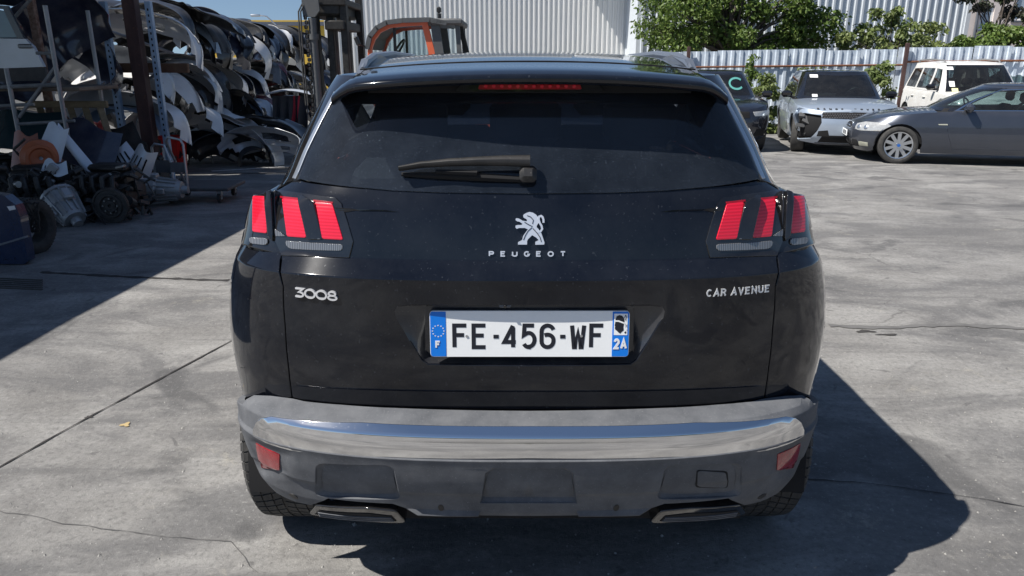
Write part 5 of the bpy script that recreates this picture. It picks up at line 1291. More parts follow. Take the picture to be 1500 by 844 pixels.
tree('green_bush', 'dark green bush rising above the fence below the purple tree', (ox, 23, gz(23)), 1.3,
     fill_clumps(w2([(1410, 50), (1395, 82), (1520, 90), (1530, 35), (1480, 25), (1440, 42)], 23, ox), 23, 18, .33, .3, 12), 4600, .14, M_leaf, 24, cat='bush', tr=.06)
def creeper(label, pxs, Y, n, mat, seed, size=.13, rr=.2):
    ox = at(pxs[0][0], pxs[0][1], Y).x; z0 = gz(Y); tree('bush', label, (ox, Y, z0), .6, fill_clumps(w2(pxs, Y, ox), Y, 14, rr, .15, seed), n, size, mat, seed, cat='bush', tr=.03)
creeper('sunlit yellow-green bush between the dark SUV and the silver one', [(1108, 205), (1128, 207), (1165, 150), (1150, 112), (1128, 105), (1112, 130)], 20.2, 2400, M_leaf2, 31)
creeper('leafy shrub growing between the silver SUV and the white off-roader', [(1268, 190), (1300, 200), (1308, 130), (1305, 98), (1282, 92), (1268, 120)], 20.0, 1500, M_leaf2, 32)
creeper('climbing plant wound round the left fence post', [(1085, 150), (1098, 150), (1106, 110), (1104, 78), (1095, 74), (1090, 100)], 21.0, 700, M_leaf, 33, .11, .12)
creeper('low weeds at the foot of the fence, behind the silver SUV roof', [(1170, 112), (1200, 115), (1205, 98), (1190, 92), (1175, 98)], 21.0, 260, M_leaf2, 34, .11, .12)

# ------------------------------------------------------------------ forklift behind the car
M_fl = simple('faded_orange_red', (.88, .16, .06), rough=.45, coat=.2, var=.15, dust=.12); M_mast = simple('greasy_black_steel', (.018, .017, .016), rough=.55, metal=.3, var=.4, dust=.15, nscale=12); M_cabg = simple('dark_grey_cab', (.09, .095, .10), rough=.6, dust=.2)
Yf = 9.4
def FX(px): return at(px, 60, Yf).x
def FZ(py): return at(750, py, Yf).z
fk = thing('forklift', 'old forklift with black mast and orange-framed cab behind the black SUV', 'forklift', (0, 0, 0))
zt = FZ(-60)
for yy in (Yf-.45, Yf+.45):
    mb = MB(); xm = FX(478)
    for k, (dx, dy) in enumerate(((0, 0), (.16, .06), (.33, 0))):
        mb.bbox((xm+dx, yy+dy, (zt+gz(Yf))/2+.1), (.075, .12, zt-gz(Yf)-.3+k*.0), .01)
    mb.build('mast_rail', M_mast, fk)
mb = MB(); mb.bbox((FX(488), Yf, FZ(13)), (.42, 1.05, .22), .03); mb.build('mast_head', M_mast, fk)
mb = MB(); mb.prism([(FX(466), FZ(3)), (FX(488), FZ(3)), (FX(489), FZ(20)), (FX(482), FZ(29)), (FX(466), FZ(29))], .04, lambda x, y, h: V((x, Yf-.60+h, y))); mb.build('head_plate', M_cabg, fk, fix=True)
mb = MB(); mb.bbox((FX(505), Yf-.1, FZ(8)), (.30, .9, .07), .01); mb.bbox((FX(507), Yf-.1, FZ(40)), (.22, .95, .10), .01); mb.build('cross_member', M_mast, fk)
mb = MB(); mb.cyl((FX(477), Yf-.56, .3), (FX(477), Yf-.56, FZ(30)), .045, None, 12); mb.cyl((FX(477), Yf-.56, FZ(60)), (FX(477), Yf-.56, FZ(52)), .06, None, 12); mb.build('lift_cylinder', M_cabg, fk)
mb = MB(); mb.cyl((FX(500), Yf-.3, .3), (FX(497), Yf-.3, FZ(12)), .05, None, 12); mb.build('lift_cylinder', simple('worn_steel', (.22, .22, .21), rough=.4, metal=.7), fk)
for k in range(34):
    if k == 0:
        mb = MB(); mb.bbox((0, 0, 0), (.035, .03, .045), .008); c0_ = mb.build('chain_link', M_mast, fk)
        c0_.location = (FX(469), Yf-.60, FZ(30))
    else:
        c1 = c0_.copy(); COL.objects.link(c1); c1.location = (FX(469)+(k % 2)*.008, Yf-.60, FZ(30)-k*.05)
for px in (461, 464):
    mb = MB(); mb.tube([(FX(px), Yf-.62, FZ(150)), (FX(px)-.01, Yf-.62, FZ(60)), (FX(px)+.0, Yf-.62, FZ(22)), (FX(px)+.05, Yf-.58, FZ(8)), (FX(478), Yf-.5, FZ(8))], .010, 6); mb.build('hydraulic_hose', M_rubber, fk)
# cab
zc = lambda py: FZ(py)
outer = [(546, 130), (548, 72), (553, 56), (562, 44), (574, 36), (590, 33), (630, 31), (632, 31), (640, 130)]
def cabside(yy, name='cab_side'):
    O = [(548, 130), (549, 70), (554, 56), (564, 44), (578, 37), (600, 35), (633, 33), (643, 80), (643, 130)]
    I = [(554, 130), (555, 72), (560, 60), (568, 50), (582, 43.5), (600, 41.5), (626, 40), (634, 80), (634, 130)]
    mb = MB(); n = len(O)
    P = [(FX(a), FZ(b)) for a, b in O]; Q = [(FX(a), FZ(b)) for a, b in I]
    for h in (0, .06): mb.v += [(x, yy+h, z) for x, z in P]+[(x, yy+h, z) for x, z in Q]
    for i in range(n-1): mb.f += [(i, i+1, n+i+1, n+i), (2*n+i, 3*n+i, 3*n+i+1, 2*n+i+1), (i, 2*n+i, 2*n+i+1, i+1), (n+i, n+i+1, 3*n+i+1, 3*n+i)]
    f_ = mb.build(name, M_fl, fk, fix=True, smooth=0)
    mb = MB(); mb.v = [(x, yy+.03, z) for x, z in Q]; mb.f = [tuple(range(n))]; mb.build('side_window', glass('cab_glass', (.75, .85, .88), .06), f_, smooth=0)
    mb = MB(); mb.box((FX(587), yy+.03, (FZ(43)+FZ(130))/2), (.03, .03, FZ(43)-FZ(130))); mb.build('window_bar', M_dark, f_)
cabside(Yf-.50); cabside(Yf+.50)
mb = MB()
for i, ((a, b), (c, d)) in enumerate(zip([(546, 72), (551, 54), (562, 41), (577, 33), (600, 30), (638, 29), (661, 34)], [(551, 54), (562, 41), (577, 33), (600, 30), (638, 29), (661, 34), (663, 40)])):
    A, B = (FX(a), FZ(b)), (FX(c), FZ(d)); th = .05; nx, nz = -(B[1]-A[1]), B[0]-A[0]; L_ = math.hypot(nx, nz); nx, nz = nx/L_*th, nz/L_*th
    if i < 6: mb.add([(A[0], Yf-.55, A[1]), (B[0], Yf-.55, B[1]), (B[0], Yf+.60, B[1]), (A[0], Yf+.60, A[1]), (A[0]-nx, Yf-.55, A[1]-nz), (B[0]-nx, Yf-.55, B[1]-nz), (B[0]-nx, Yf+.60, B[1]-nz), (A[0]-nx, Yf+.60, A[1]-nz)], [(0, 3, 2, 1), (4, 5, 6, 7), (0, 1, 5, 4), (2, 3, 7, 6)])
mb.build('cab_roof', M_cabg, fk, fix=True, smooth=30)
for xa, xb in ((641, 652), (675, 680)):
    for yy in (Yf-.50, Yf+.52):
        mb = MB(); A, B = FX(xa-4), FX(xb-4); w0 = .10 if xa == 641 else .05
        mb.add([(A, yy, FZ(33)), (A+w0, yy, FZ(33)), (B+w0, yy, FZ(125)), (B, yy, FZ(125)), (A, yy+.07, FZ(33)), (A+w0, yy+.07, FZ(33)), (B+w0, yy+.07, FZ(125)), (B, yy+.07, FZ(125))], [(0, 1, 2, 3), (4, 7, 6, 5), (0, 4, 5, 1), (1, 5, 6, 2), (3, 2, 6, 7), (0, 3, 7, 4)]); mb.build('cab_pillar', M_cabg, fk, fix=True, smooth=0)
mb = MB(); mb.bbox((FX(660), Yf, FZ(35)), (.36, 1.1, .07), .02); mb.build('rear_roof', M_cabg, fk)
mb = MB(); mb.v = [(FX(650), Yf-.46, FZ(40)), (FX(674), Yf-.46, FZ(40)), (FX(682), Yf-.46, FZ(120)), (FX(655), Yf-.46, FZ(120))]; mb.f = [(0, 1, 2, 3)]; mb.build('rear_window', glass('cab_glass'), fk, smooth=0)
mb = MB(); mb.tube([(FX(648), Yf-.3, FZ(30)), (FX(648), Yf-.3, FZ(22))], .022, 8); mb.bbox((FX(647.5), Yf-.3, FZ(17)), (.05, .05, .07), .015); mb.build('beacon', M_dark, fk)
mb = MB(); mb.bbox((FX(538), Yf-.6, FZ(62)), (.04, .10, .10), .01, Matrix.Rotation(rad(-20), 3, 'Y')); mb.tube([(FX(540), Yf-.6, FZ(66)), (FX(548), Yf-.52, FZ(70))], .01, 6); mb.build('wing_mirror', M_dark, fk)
mb = MB(); mb.prism([(FX(670), FZ(42)), (FX(676), FZ(38)), (FX(685), FZ(78)), (FX(678), FZ(78))], .12, lambda x, y, h: V((x+.02, Yf-.1+h, y))); mb.build('exhaust', M_mast, fk, fix=True)
mb = MB(); mb.bbox((FX(610), Yf, .62), (1.35, 1.05, .80), .10); mb.bbox((FX(672), Yf, .85), (.55, 1.0, .75), .16); mb.build('body', M_fl, fk)
mb = MB(); mb.bbox((-.33, Yf+.1, .72), (.90, 1.0, .80), .14); mb.build('counterweight', M_fl, fk)
mb = MB(); mb.bbox((FX(620), Yf+.05, 1.25), (.45, .5, .12), .05); mb.bbox((FX(638), Yf+.05, 1.5), (.12, .46, .5), .05); mb.build('seat', M_dark, fk)
mb = MB(); cc = V((FX(582), Yf, FZ(74))); mb.tube([cc+V((.08*math.sin(a*PI/8), .17*math.cos(a*PI/8), .12*math.sin(a*PI/8))) for a in range(17)], .014, 6); mb.tube([cc, cc+V((-.2, 0, -.4))], .02, 6); mb.build('steering_wheel', M_dark, fk)
for x_, r_ in ((FX(560), .34), (FX(660), .27)):
    for yy in (Yf-.5, Yf+.5):
        mb = MB(); mb.lathe([(-.1, r_*.5), (-.11, r_*.9), (-.08, r_), (.08, r_), (.11, r_*.9), (.1, r_*.5)], (x_, yy, gz(Yf)+r_), 'y', 28); mb.cyl((x_, yy-.08, gz(Yf)+r_), (x_, yy+.08, gz(Yf)+r_), r_*.55, None, 16); mb.build('wheel', M_rubber, fk)

# ------------------------------------------------------------------ left side: canopy, racks, heaps of parts
cb = gpt(229, 272)
can = thing('canopy', 'open shed roof on a dark brown steel post shading the engines at the left', 'canopy', (0, 0, 0))
def hbeam(mb, x, y, z0, z1, w_=.17, d_=.17, t=.016):
    mb.box((x, y, (z0+z1)/2), (t, d_-2*t-.002, z1-z0)); mb.box((x, y-d_/2+t/2, (z0+z1)/2), (w_, t, z1-z0)); mb.box((x, y+d_/2-t/2, (z0+z1)/2), (w_, t, z1-z0))
for (px_, py_) in ((cb.x, cb.y), (cb.x-.3, cb.y-8.5), (cb.x-7, cb.y), (cb.x-7, cb.y-8.5)):
    mb = MB(); mb.bbox((px_, py_, (gz(py_)+3.1)/2), (.17, .15, 3.1-gz(py_)), .008); mb.box((px_, py_, gz(py_)+.01), (.34, .34, .02)); mb.build('post', M_postb, can)
def canz(x): return 3.12
e0 = V((cb.x+.10, cb.y+.35)); e1 = V((-5.15, 1.2)); 
mb = MB(); P4 = [(e0.x, e0.y), (e1.x, e1.y), (e1.x-8.5, e1.y), (e0.x-8.5, e0.y)]
mb.add([(x, y, 3.14) for x, y in P4]+[(x, y, 3.20) for x, y in P4], [(0, 1, 2, 3), (7, 6, 5, 4), (0, 4, 5, 1), (1, 5, 6, 2), (2, 6, 7, 3), (3, 7, 4, 0)]); mb.build('roof', M_slate, can, fix=True, smooth=0)
mb = MB(); mb.box((cb.x-3.5, cb.y, 3.04), (8, .14, .16)); mb.build('beam', M_postb, can)

ctrl_cols = {'black': (.012, .012, .014), 'navy': (.012, .018, .045), 'white': (.72, .72, .72), 'silver': (.50, .53, .57), 'grey': (.10, .105, .115), 'dark red': (.12, .010, .018), 'pale blue': (.30, .42, .58), 'charcoal': (.030, .032, .036)}
PM = {k: simple('panel_'+k.replace(' ', '_'), v, rough=.28 if k != 'charcoal' else .55, coat=.7 if k != 'charcoal' else 0, metal=.15 if k == 'silver' else 0, dust=.16, nscale=4, var=.08) for k, v in ctrl_cols.items()}
def bumper_mesh(kind, seed):
    rn = random.Random(seed); nu, nv = 44, 13; hw_ = rn.uniform(.82, .92); drop = rn.uniform(.42, .60); n_ = rn.uniform(2.3, 3.2); hgt = rn.uniform(.50, .66); bend = rn.uniform(.06, .13)
    slots = []; warp = rn.uniform(0, .045)
    if kind == 'front': slots = [(0, .48, .32, .17), (.66, .52, .10, .10), (0, .82, .30, .07)]
    elif kind == 'rear': slots = [(.0, .90, .26, .07)] if rn.random() < .5 else [(.72, .84, .08, .05)]
    elif kind == 'hood': drop *= .35; hgt = .95; n_ = 2.2
    P = {}; mb = MB()
    for i in range(nu+1):
        a = -1+2*i/nu; ph = a*PI/2; c, s = max(math.cos(ph), 1e-4), abs(math.sin(ph)); r = ((c/drop)**n_+(s/hw_)**n_)**(-1/n_); x = r*s*(1 if a > 0 else -1); z = r*c-drop
        for j in range(nv+1):
            b_ = j/nv; bul = bend*math.sin(PI*min(1, b_*1.05))+.035*sst(.30, .36, b_)-.045*sst(.70, .76, b_); taper = 1-.10*b_; e = abs(a)
            fl = .02*math.sin(b_*9+seed)+warp*math.sin(a*3.1+seed*1.7+b_*2)+.012*math.sin(a*11+b_*6+seed)
            dirx, dirz = x/hw_, (z+drop)/drop; ln = math.hypot(dirx, dirz) or 1
            yy = hgt*(b_-.5)+(.10*e*e if kind != 'hood' else -.12*(1-e*e))
            if e > .72 and kind != 'hood': yy += (e-.72)*.35*(1 if b_ < .5 else -1)*(.8-abs(b_-.5))
            P[i, j] = len(mb.v); mb.v.append((x*taper+dirx/ln*(bul+fl), yy, z+dirz/ln*(bul+fl)))
    for i in range(nu):
        for j in range(nv):
            a = abs(-1+2*(i+.5)/nu); b_ = (j+.5)/nv
            if any((abs(a-sa) < da if sa else a < da) and abs(b_-sb) < db for sa, sb, da, db in slots): continue
            if kind != 'hood' and ((a-1.02)/.24)**2+((b_-1.0)/.42)**2 < 1: continue
            if kind != 'hood' and a > .93 and b_ < .18: continue
            mb.f.append((P[i, j], P[i+1, j], P[i+1, j+1], P[i, j+1]))
    me = bpy.data.meshes.new('bumper'); me.from_pydata(mb.v, [], mb.f); bm = bmesh.new(); bm.from_mesh(me)
    bmesh.ops.delete(bm, geom=[v for v in bm.verts if not v.link_faces], context='VERTS'); bm.to_mesh(me); bm.free(); me.update(); thicken(me, .007); me.shade_smooth(); me.set_sharp_from_angle(angle=rad(50))
    # grille / trim part
    tm = None
    if kind in ('front', 'rear'):
        m2 = MB()
        for k in range(5):
            b_ = (.36+k*.055) if kind == 'front' else .86+k*.02; 
            pts = []
            for q in range(13):
                a = (-1+2*q/12)*(.36 if kind == 'front' else .26); ph = a*PI/2; c, s = math.cos(ph), abs(math.sin(ph)); r = ((c/drop)**n_+(s/hw_)**n_)**(-1/n_); x = r*s*(1 if a > 0 else -1); z = r*c-drop
                pts.append((x, hgt*(b_-.5), z+bend*math.sin(PI*b_)+.01))
            m2.tube(pts, .011, 4)
        tm = bpy.data.meshes.new('grille'); tm.from_pydata(m2.v, [], m2.f)
    me.materials.append(PM['black'])
    if tm: tm.materials.append(M_dark)
    return me, tm
rn = random.Random(42)
BM = [bumper_mesh(k, s) for k, s in (('front', 1), ('rear', 2), ('front', 3), ('rear', 4), ('rear', 5), ('front', 6), ('rear', 11), ('front', 12), ('rear', 13), ('plain', 14), ('front', 15))]; HM = [bumper_mesh('hood', 8), bumper_mesh('hood', 9)]
def put(mesh, col, loc, rot, name, label, cat, group=None, scale=1.0):
    o = bpy.data.objects.new(name, mesh[0]); COL.objects.link(o); o.location = loc; o.rotation_euler = rot; o.scale = (scale*rn.uniform(.93, 1.03), scale*rn.uniform(.85, 1.15), scale*rn.uniform(.85, 1.2))
    o.material_slots[0].link = 'OBJECT'; o.material_slots[0].material = PM[col]; meta(o, label, cat, group)
    if mesh[1]: g_ = bpy.data.objects.new('grille', mesh[1]); COL.objects.link(g_); g_.parent = o
    return o
ORD = ['first', 'second', 'third', 'fourth', 'fifth', 'sixth', 'seventh', 'eighth', 'ninth', 'tenth', 'eleventh', 'twelfth', 'thirteenth', 'fourteenth', 'fifteenth', 'sixteenth', 'seventeenth', 'eighteenth', 'nineteenth', 'twentieth', 'twenty-first', 'twenty-second', 'twenty-third', 'twenty-fourth', 'twenty-fifth', 'twenty-sixth', 'twenty-seventh', 'twenty-eighth', 'twenty-ninth', 'thirtieth', 'thirty-first', 'thirty-second']
rn = random.Random(42)
colA = {2: ['white', 'black', 'silver', 'black', 'black', 'charcoal', 'pale blue', 'navy', 'black', 'charcoal', 'navy', 'silver', 'black', 'white', 'grey', 'black', 'navy', 'black', 'silver', 'black', 'white', 'charcoal', 'black', 'silver', 'black', 'navy', 'grey', 'black', 'white', 'black', 'navy', 'black'],
        1: ['white', 'silver', 'black', 'white', 'black', 'silver', 'charcoal', 'black', 'white', 'silver', 'black', 'navy', 'silver', 'navy', 'white', 'black', 'grey', 'dark red', 'black', 'white', 'black', 'silver', 'black', 'dark red', 'white', 'black', 'grey', 'navy', 'silver', 'black', 'black', 'white'],
        0: ['white', 'pale blue', 'white', 'black', 'white', 'pale blue', 'white', 'silver', 'dark red', 'pale blue', 'black', 'silver', 'navy', 'white', 'black', 'silver', 'black', 'navy', 'dark red', 'black', 'grey', 'black', 'silver', 'black', 'navy', 'white', 'silver', 'black', 'navy', 'black', 'grey', 'black']}
TN = {2: 'top tier', 1: 'middle tier', 0: 'bottom tier'}
for lv in (2, 1, 0):
    y = 11.4 if lv else 12.7
    for k, c in enumerate(colA[lv]):
        y += rn.uniform(.24, .42); top = {2: 2.36, 1: 1.56, 0: .86}[lv]+gz(y)+rn.uniform(-.10, .10)
        x = -5.90+.016*(y-11)+rn.uniform(-.14, .14)+(.16 if lv == 0 else 0)
        lab_ = f'{c} car bumper, {ORD[k]} from the front in the {TN[lv]} of the bumper stack'
        put(BM[rn.randrange(11)], c, (x, y, top), (rad(rn.uniform(-55, 5)), rad(rn.uniform(-20, 26)), rad(rn.uniform(-26, 26))), 'car_bumper', lab_, 'bumper', 'bumpers stacked in tiers', rn.uniform(.92, 1.05))
# second row further left, reaching over the blue rack posts
y = 10.4
for k, c in enumerate(['navy', 'black', 'silver', 'white', 'charcoal', 'navy', 'white', 'silver', 'black', 'black', 'white', 'black']):
    y += rn.uniform(.30, .5); lv = k % 2
    put(BM[rn.randrange(11)], c, (-8.05+rn.uniform(-.2, .2), y, (2.28 if lv else 1.5)+gz(y)), (rad(rn.uniform(-40, -5)), rad(rn.uniform(-14, 14)), rad(rn.uniform(-14, 14))), 'car_bumper',
        f'{c} car bumper, {ORD[k]} from the front in the left row, behind the silver door', 'bumper', 'bumpers in the left row')
y = 10.6
for k, c in enumerate(['charcoal', 'white', 'silver', 'black', 'white', 'dark red', 'grey', 'navy']):
    y += rn.uniform(.3, .5)
    put(BM[rn.randrange(11)], c, (-7.7+rn.uniform(-.3, .3), y, .85+gz(y)), (rad(rn.uniform(-40, -5)), rad(rn.uniform(-14, 14)), rad(rn.uniform(-20, 20))), 'car_bumper',
        f'{c} car bumper low down in the left row, {ORD[k]} in its tier', 'bumper', 'bumpers in the left row')
# big dark hood with an oval badge recess standing upright at the top left
Yb = 10.2
hd = put(HM[0], 'navy', at(68, 62, Yb), (rad(-70), rad(-38), rad(20)), 'scrap_bonnet', 'dark bonnet standing on end at the top left behind the silver door', 'bonnet', None, .95)
put(BM[2], 'navy', at(95, 50, 10.6), (rad(-60), rad(30), rad(10)), 'car_bumper', 'dark blue bumper drooping beside the upright bonnet at the top left', 'bumper')
put(HM[1], 'black', at(288, 22, 12.6), (rad(-15), rad(14), 0), 'scrap_bonnet', 'black bonnet lying across the highest point of the bumper stack', 'bonnet', None, .9)
put(BM[0], 'white', at(205, 30, 11.2), (rad(-26), rad(6), rad(4)), 'car_bumper', 'large white bumper arching over the top of the blue rack posts', 'bumper', None, 1.02)
put(BM[3], 'black', at(215, 12, 11.5), (rad(-22), rad(2), rad(-6)), 'car_bumper', 'black bumper piled on the large white bumper, above the blue rack posts', 'bumper', None, .8)
put(BM[4], 'white', at(190, 150, 10.9), (rad(-30), rad(8), rad(2)), 'car_bumper', 'white bumper lying over the tyres, upper of the two there', 'bumper', None, .92)
put(BM[5], 'pale blue', at(180, 160, 10.8), (rad(-12), rad(4), rad(-4)), 'car_bumper', 'pale blue bumper lying over the tyres, lower of the two there', 'bumper', None, .72)
# loose heap on the ground in the sun
for mi, c, px, py, Y, rt, sc, lb in ((0, 'silver', 320, 186, 13.0, (-30, 20, 25), 1.12, 'silver bumper on top of the heap on the ground beside the stack'), (1, 'charcoal', 300, 212, 13.1, (-60, 10, 60), .80, 'charcoal bumper leaning under the silver one in the ground heap'),
    (3, 'white', 352, 190, 13.2, (-25, 24, -8), 1.12, 'white bumper sloping down the middle of the ground heap'), (4, 'black', 338, 214, 12.9, (-50, 0, 10), .70, 'black bumper curled at the front foot of the ground heap'), (2, 'black', 396, 186, 13.2, (-20, 6, -14), 1.02, 'black bumper with open grille, right of the ground heap'),
    (5, 'silver', 402, 208, 12.8, (-66, 4, -20), .9, 'silver bumper lying at the right foot of the ground heap'), (1, 'pale blue', 385, 196, 14.0, (-28, 8, 20), .8, 'pale blue bumper half buried at the back of the ground heap'), (0, 'black', 425, 196, 14.0, (-30, 14, 14), .7, 'black bumper at the far right end of the ground heap')):
    p = at(px, py, Y); put(BM[mi], c, (p.x, p.y, p.z+.05), tuple(rad(a) for a in rt), 'car_bumper', lb, 'bumper', None, sc)
for (px, py, Y, r_, lb) in ((283, 215, 13.1, .30, 'black wheel arch liner at the left end of the ground heap'), (372, 222, 12.9, .27, 'grey wheel arch liner at the front of the ground heap')):
    p = at(px, py, Y); mb = MB(); mb.grid(lambda u, v: V((r_*math.cos(PI*(u*1.1-.05)), (v-.5)*.24+.02*math.sin(u*11), r_*math.sin(PI*(u*1.1-.05)))), 18, 4)
    o = mb.build('arch_liner', PM['charcoal'], None, solid=.006); o.location = (p.x, p.y, gz(Y)+.05); o.rotation_euler = (rad(10), 0, rad(30)); meta(o, lb, 'car part')
# draped bundle with red stripes in the stack
T = thing('wrapped_bumper', 'bundle under a grey cloth with red stripes, standing before the far end of the stack', 'bundle', (0, 0, 0)); a = at(427, 140, 14.6); b_ = at(427, 197, 14.6)
mb = MB(); mb.grid(lambda u, v: V((a.x-.34+.68*u+.03*math.sin(u*23)*v, 14.6-.10-.10*math.cos(u*26)*v-.05*v, a.z+(b_.z-a.z)*v)), 40, 8); mb.build('cloth', simple('grey_cloth', (.05, .05, .055), rough=.9), T)
mb = MB()
for u0 in (.60, .74): mb.grid(lambda u, v: V((a.x-.34+.68*(u0+.05*u-.12*v)+.03*math.sin((u0+.05*u-.12*v)*23)*v, 14.6-.118-.10*math.cos((u0+.05*u-.12*v)*26)*v-.05*v, a.z+(b_.z-a.z)*v)), 3, 16)
mb.build('stripe', simple('red_stripe', (.45, .03, .05), rough=.8), T)
mb = MB(); mb.grid(lambda u, v: V((a.x-.42+.84*u, 14.62-.25+.3*v, a.z+.03+.07*math.sin(PI*u)+.03*math.sin(PI*v))), 14, 4); mb.build('cap_panel', PM['silver'], T, solid=.01)
# steel racks
M_blue = paint_noise('blue_rack_steel', (.22, .34, .50), (.40, .50, .62), .5, 8, (1, 1, .4), .2); M_grt = paint_noise('grey_tube', (.20, .21, .22), (.34, .35, .36), .45, 7, (1, 1, .3), .5)
def rackpost(px0, py0, px1, py1, Y, root, mat, nm='post', w_=.085, Yb_=None):
    a, b_ = at(px0, py0, Y), at(px1, py1, Y); x_ = (a.x+b_.x)/2; mb = MB(); z0, z1 = gz(Y), a.z
    mb.box((x_, Y, (z0+z1)/2), (w_, .012, z1-z0)); mb.box((x_-w_/2+.006, Y+.037, (z0+z1)/2), (.012, .06, z1-z0)); mb.box((x_+w_/2-.006, Y+.037, (z0+z1)/2), (.012, .06, z1-z0))
    z = z0+.1; holes = MB()
    while z < z1-.05: holes.box((x_, Y-.0075, z), (.018, .003, .030)); z += .075
    o = mb.build(nm, mat, root, smooth=0); h_ = holes.build('slot_row', M_void, o, smooth=0); h_['kind'] = 'stuff'; return x_
rk = thing('steel_rack', 'tall blue slotted steel rack holding the arching bumpers', 'rack', (0, 0, 0)); Yr = 10.5
xa = rackpost(150, 2, 167, 130, Yr, rk, M_blue); xb = rackpost(217, 2, 232, 140, Yr, rk, M_blue, w_=.075)
mb = MB()
mb.tube([(xa, Yr+.05, at(0, 45, Yr).z), (xb, Yr+.6, at(0, 78, Yr).z)], .022, 6); mb.build('brace', M_grt, rk)
mb = MB(); mb.tube([(xa+.05, Yr+.3, at(0, 142, Yr).z), (xb, Yr+.05, at(0, 105, Yr).z)], .022, 6); mb.build('brace', M_grt, rk)
mb = MB(); mb.bbox(((xa+xb)/2+.1, Yr+.35, at(0, 100, Yr).z), (1.0, .07, .13), .01); mb.build('shelf_beam', paint_noise('brown_beam', (.10, .05, .03), (.16, .09, .05), .8, 6), rk)
rusty = thing('steel_post', 'rusty lattice post leaning beside the upright bonnet at the top left', 'post', (0, 0, 0)); xr = at(52, 40, 9.7).x
mb = MB(); mb.bbox((xr, 9.7, (at(0, -40, 9.7).z+gz(9.7))/2), (.09, .07, at(0, -40, 9.7).z-gz(9.7)), .01); mb.build('upright', paint_noise('flaking_rust', (.12, .06, .04), (.30, .22, .18), .85, 18), rusty)
mb = MB(); mb.tube([(at(20, 30, 9.6).x, 9.6, at(0, 28, 9.6).z), (at(46, 0, 9.6).x, 9.6, at(0, -2, 9.6).z)], .02, 6); mb.build('brace', M_grt, rusty)
Yk = 8.9; tr = thing('tube_rack', 'grey tubular rack carrying the silver car door at the left edge', 'rack', (0, 0, 0)); Xk = lambda px: at(px, 100, Yk).x; Zk = lambda py: at(0, py, Yk).z
for (px_, y0_, y1_, dy) in ((9, 100, 262, 0), (82, 8, 262, .0), (-60, 8, 262, 0), (80, 8, 262, .9)):
    mb = MB(); mb.tube([(Xk(px_), Yk+dy, gz(Yk)), (Xk(px_), Yk+dy, Zk(y0_))], .026, 8); mb.build('upright', M_grt, tr)
for (a, b_, c, d, r_) in ((10, 182, 96, 177, .020), (14, 172, 84, 95, .020), (-60, 130, 84, 124, .024), (57, 78, 82, 78, .018), (-60, 157, 40, 153, .02)):
    mb = MB(); mb.tube([(Xk(a), Yk+.002, Zk(b_)), (Xk(c), Yk+.002, Zk(d))], r_, 8); mb.build('cross_bar', M_grt, tr)
mb = MB(); mb.bbox((Xk(12), Yk+.5, Zk(131)), (1.5, .9, .05), .01); mb.build('shelf', paint_noise('worn_board', (.12, .09, .07), (.20, .16, .12), .85, 5), tr)
# silver door on the rack
dr = thing('scrap_door', 'silver car door with dark window frame, standing on the tubular rack', 'car door', (0, 0, 0)); Yd = 9.15
D2 = lambda pts: [(at(px, py, Yd).x, at(px, py, Yd).z) for px, py in pts]
def slab(poly, y, th, nm, mat, root, holes=None, curve=0.0):
    r = delaunay_2d_cdt([V(p) for p in densify(poly, .08)], [], [], 0, 1e-5); mb = MB(); q = densify(poly, .06)
    polyfill(mb, q, lambda x, z, h: V((x, y-h-curve*math.sin((z-poly[0][1])*3), z)), 0, th); n = len(q)
    return mb.build(nm, mat, root, fix=True, smooth=30)
slab(D2([(-60, 56), (40, 57), (52, 68), (68, 98), (10, 100), (-60, 100)]), Yd, .05, 'door_skin', PM['silver'], dr)
slab(D2([(-60, 101), (68, 99), (73, 118), (-60, 121)]), Yd, .04, 'lower_trim', PM['charcoal'], dr)
slab(D2([(-60, 10), (0, 8), (14, 9), (38, 56), (28, 56), (8, 14), (-2, 13), (-60, 15)]), Yd, .04, 'window_frame', PM['black'], dr)
slab(D2([(-60, 16), (-3, 14), (7, 16), (27, 55), (-60, 56)]), Yd-.01, .005, 'window', simple('greenish_glass', (.05, .10, .12), rough=.06, coat=1), dr)
mb = MB(); p = at(42, 68, Yd); mb.bbox((p.x, Yd-.07, p.z), (.16, .03, .05), .012); mb.build('handle', PM['grey'], dr)
# timber pallet side
tp_ = thing('timber_frame', 'slatted timber frame leaning beside the tyres, left of the brown post', 'timber frame', (0, 0, 0)); Yp = 9.6
M_wood = paint_noise('weathered_timber', (.16, .12, .07), (.26, .20, .12), .85, 4, (1, 1, 3))
a, b_ = at(38, 150, Yp), at(158, 156, Yp); dv = (b_-a); mb = MB(); mb.bbox(((a.x+b_.x)/2, Yp, (a.z+b_.z)/2), (dv.x, .05, .085), .008, None); mb.build('top_rail', M_wood, tp_)
for k, (x0_, x1_) in enumerate(((58, 72), (82, 95), (103, 122), (125, 143), (147, 165))):
    p0, p1 = at(x0_, 158, Yp-.03), at(x1_, 215 if k > 1 else 196, Yp-.25); d = (p1-p0); mb = MB(); q_ = d.to_track_quat('Z', 'Y').to_matrix(); mb.bbox((p0+p1)/2, (.075, .03, d.length), .006, q_); mb.build('slat', M_wood, tp_)
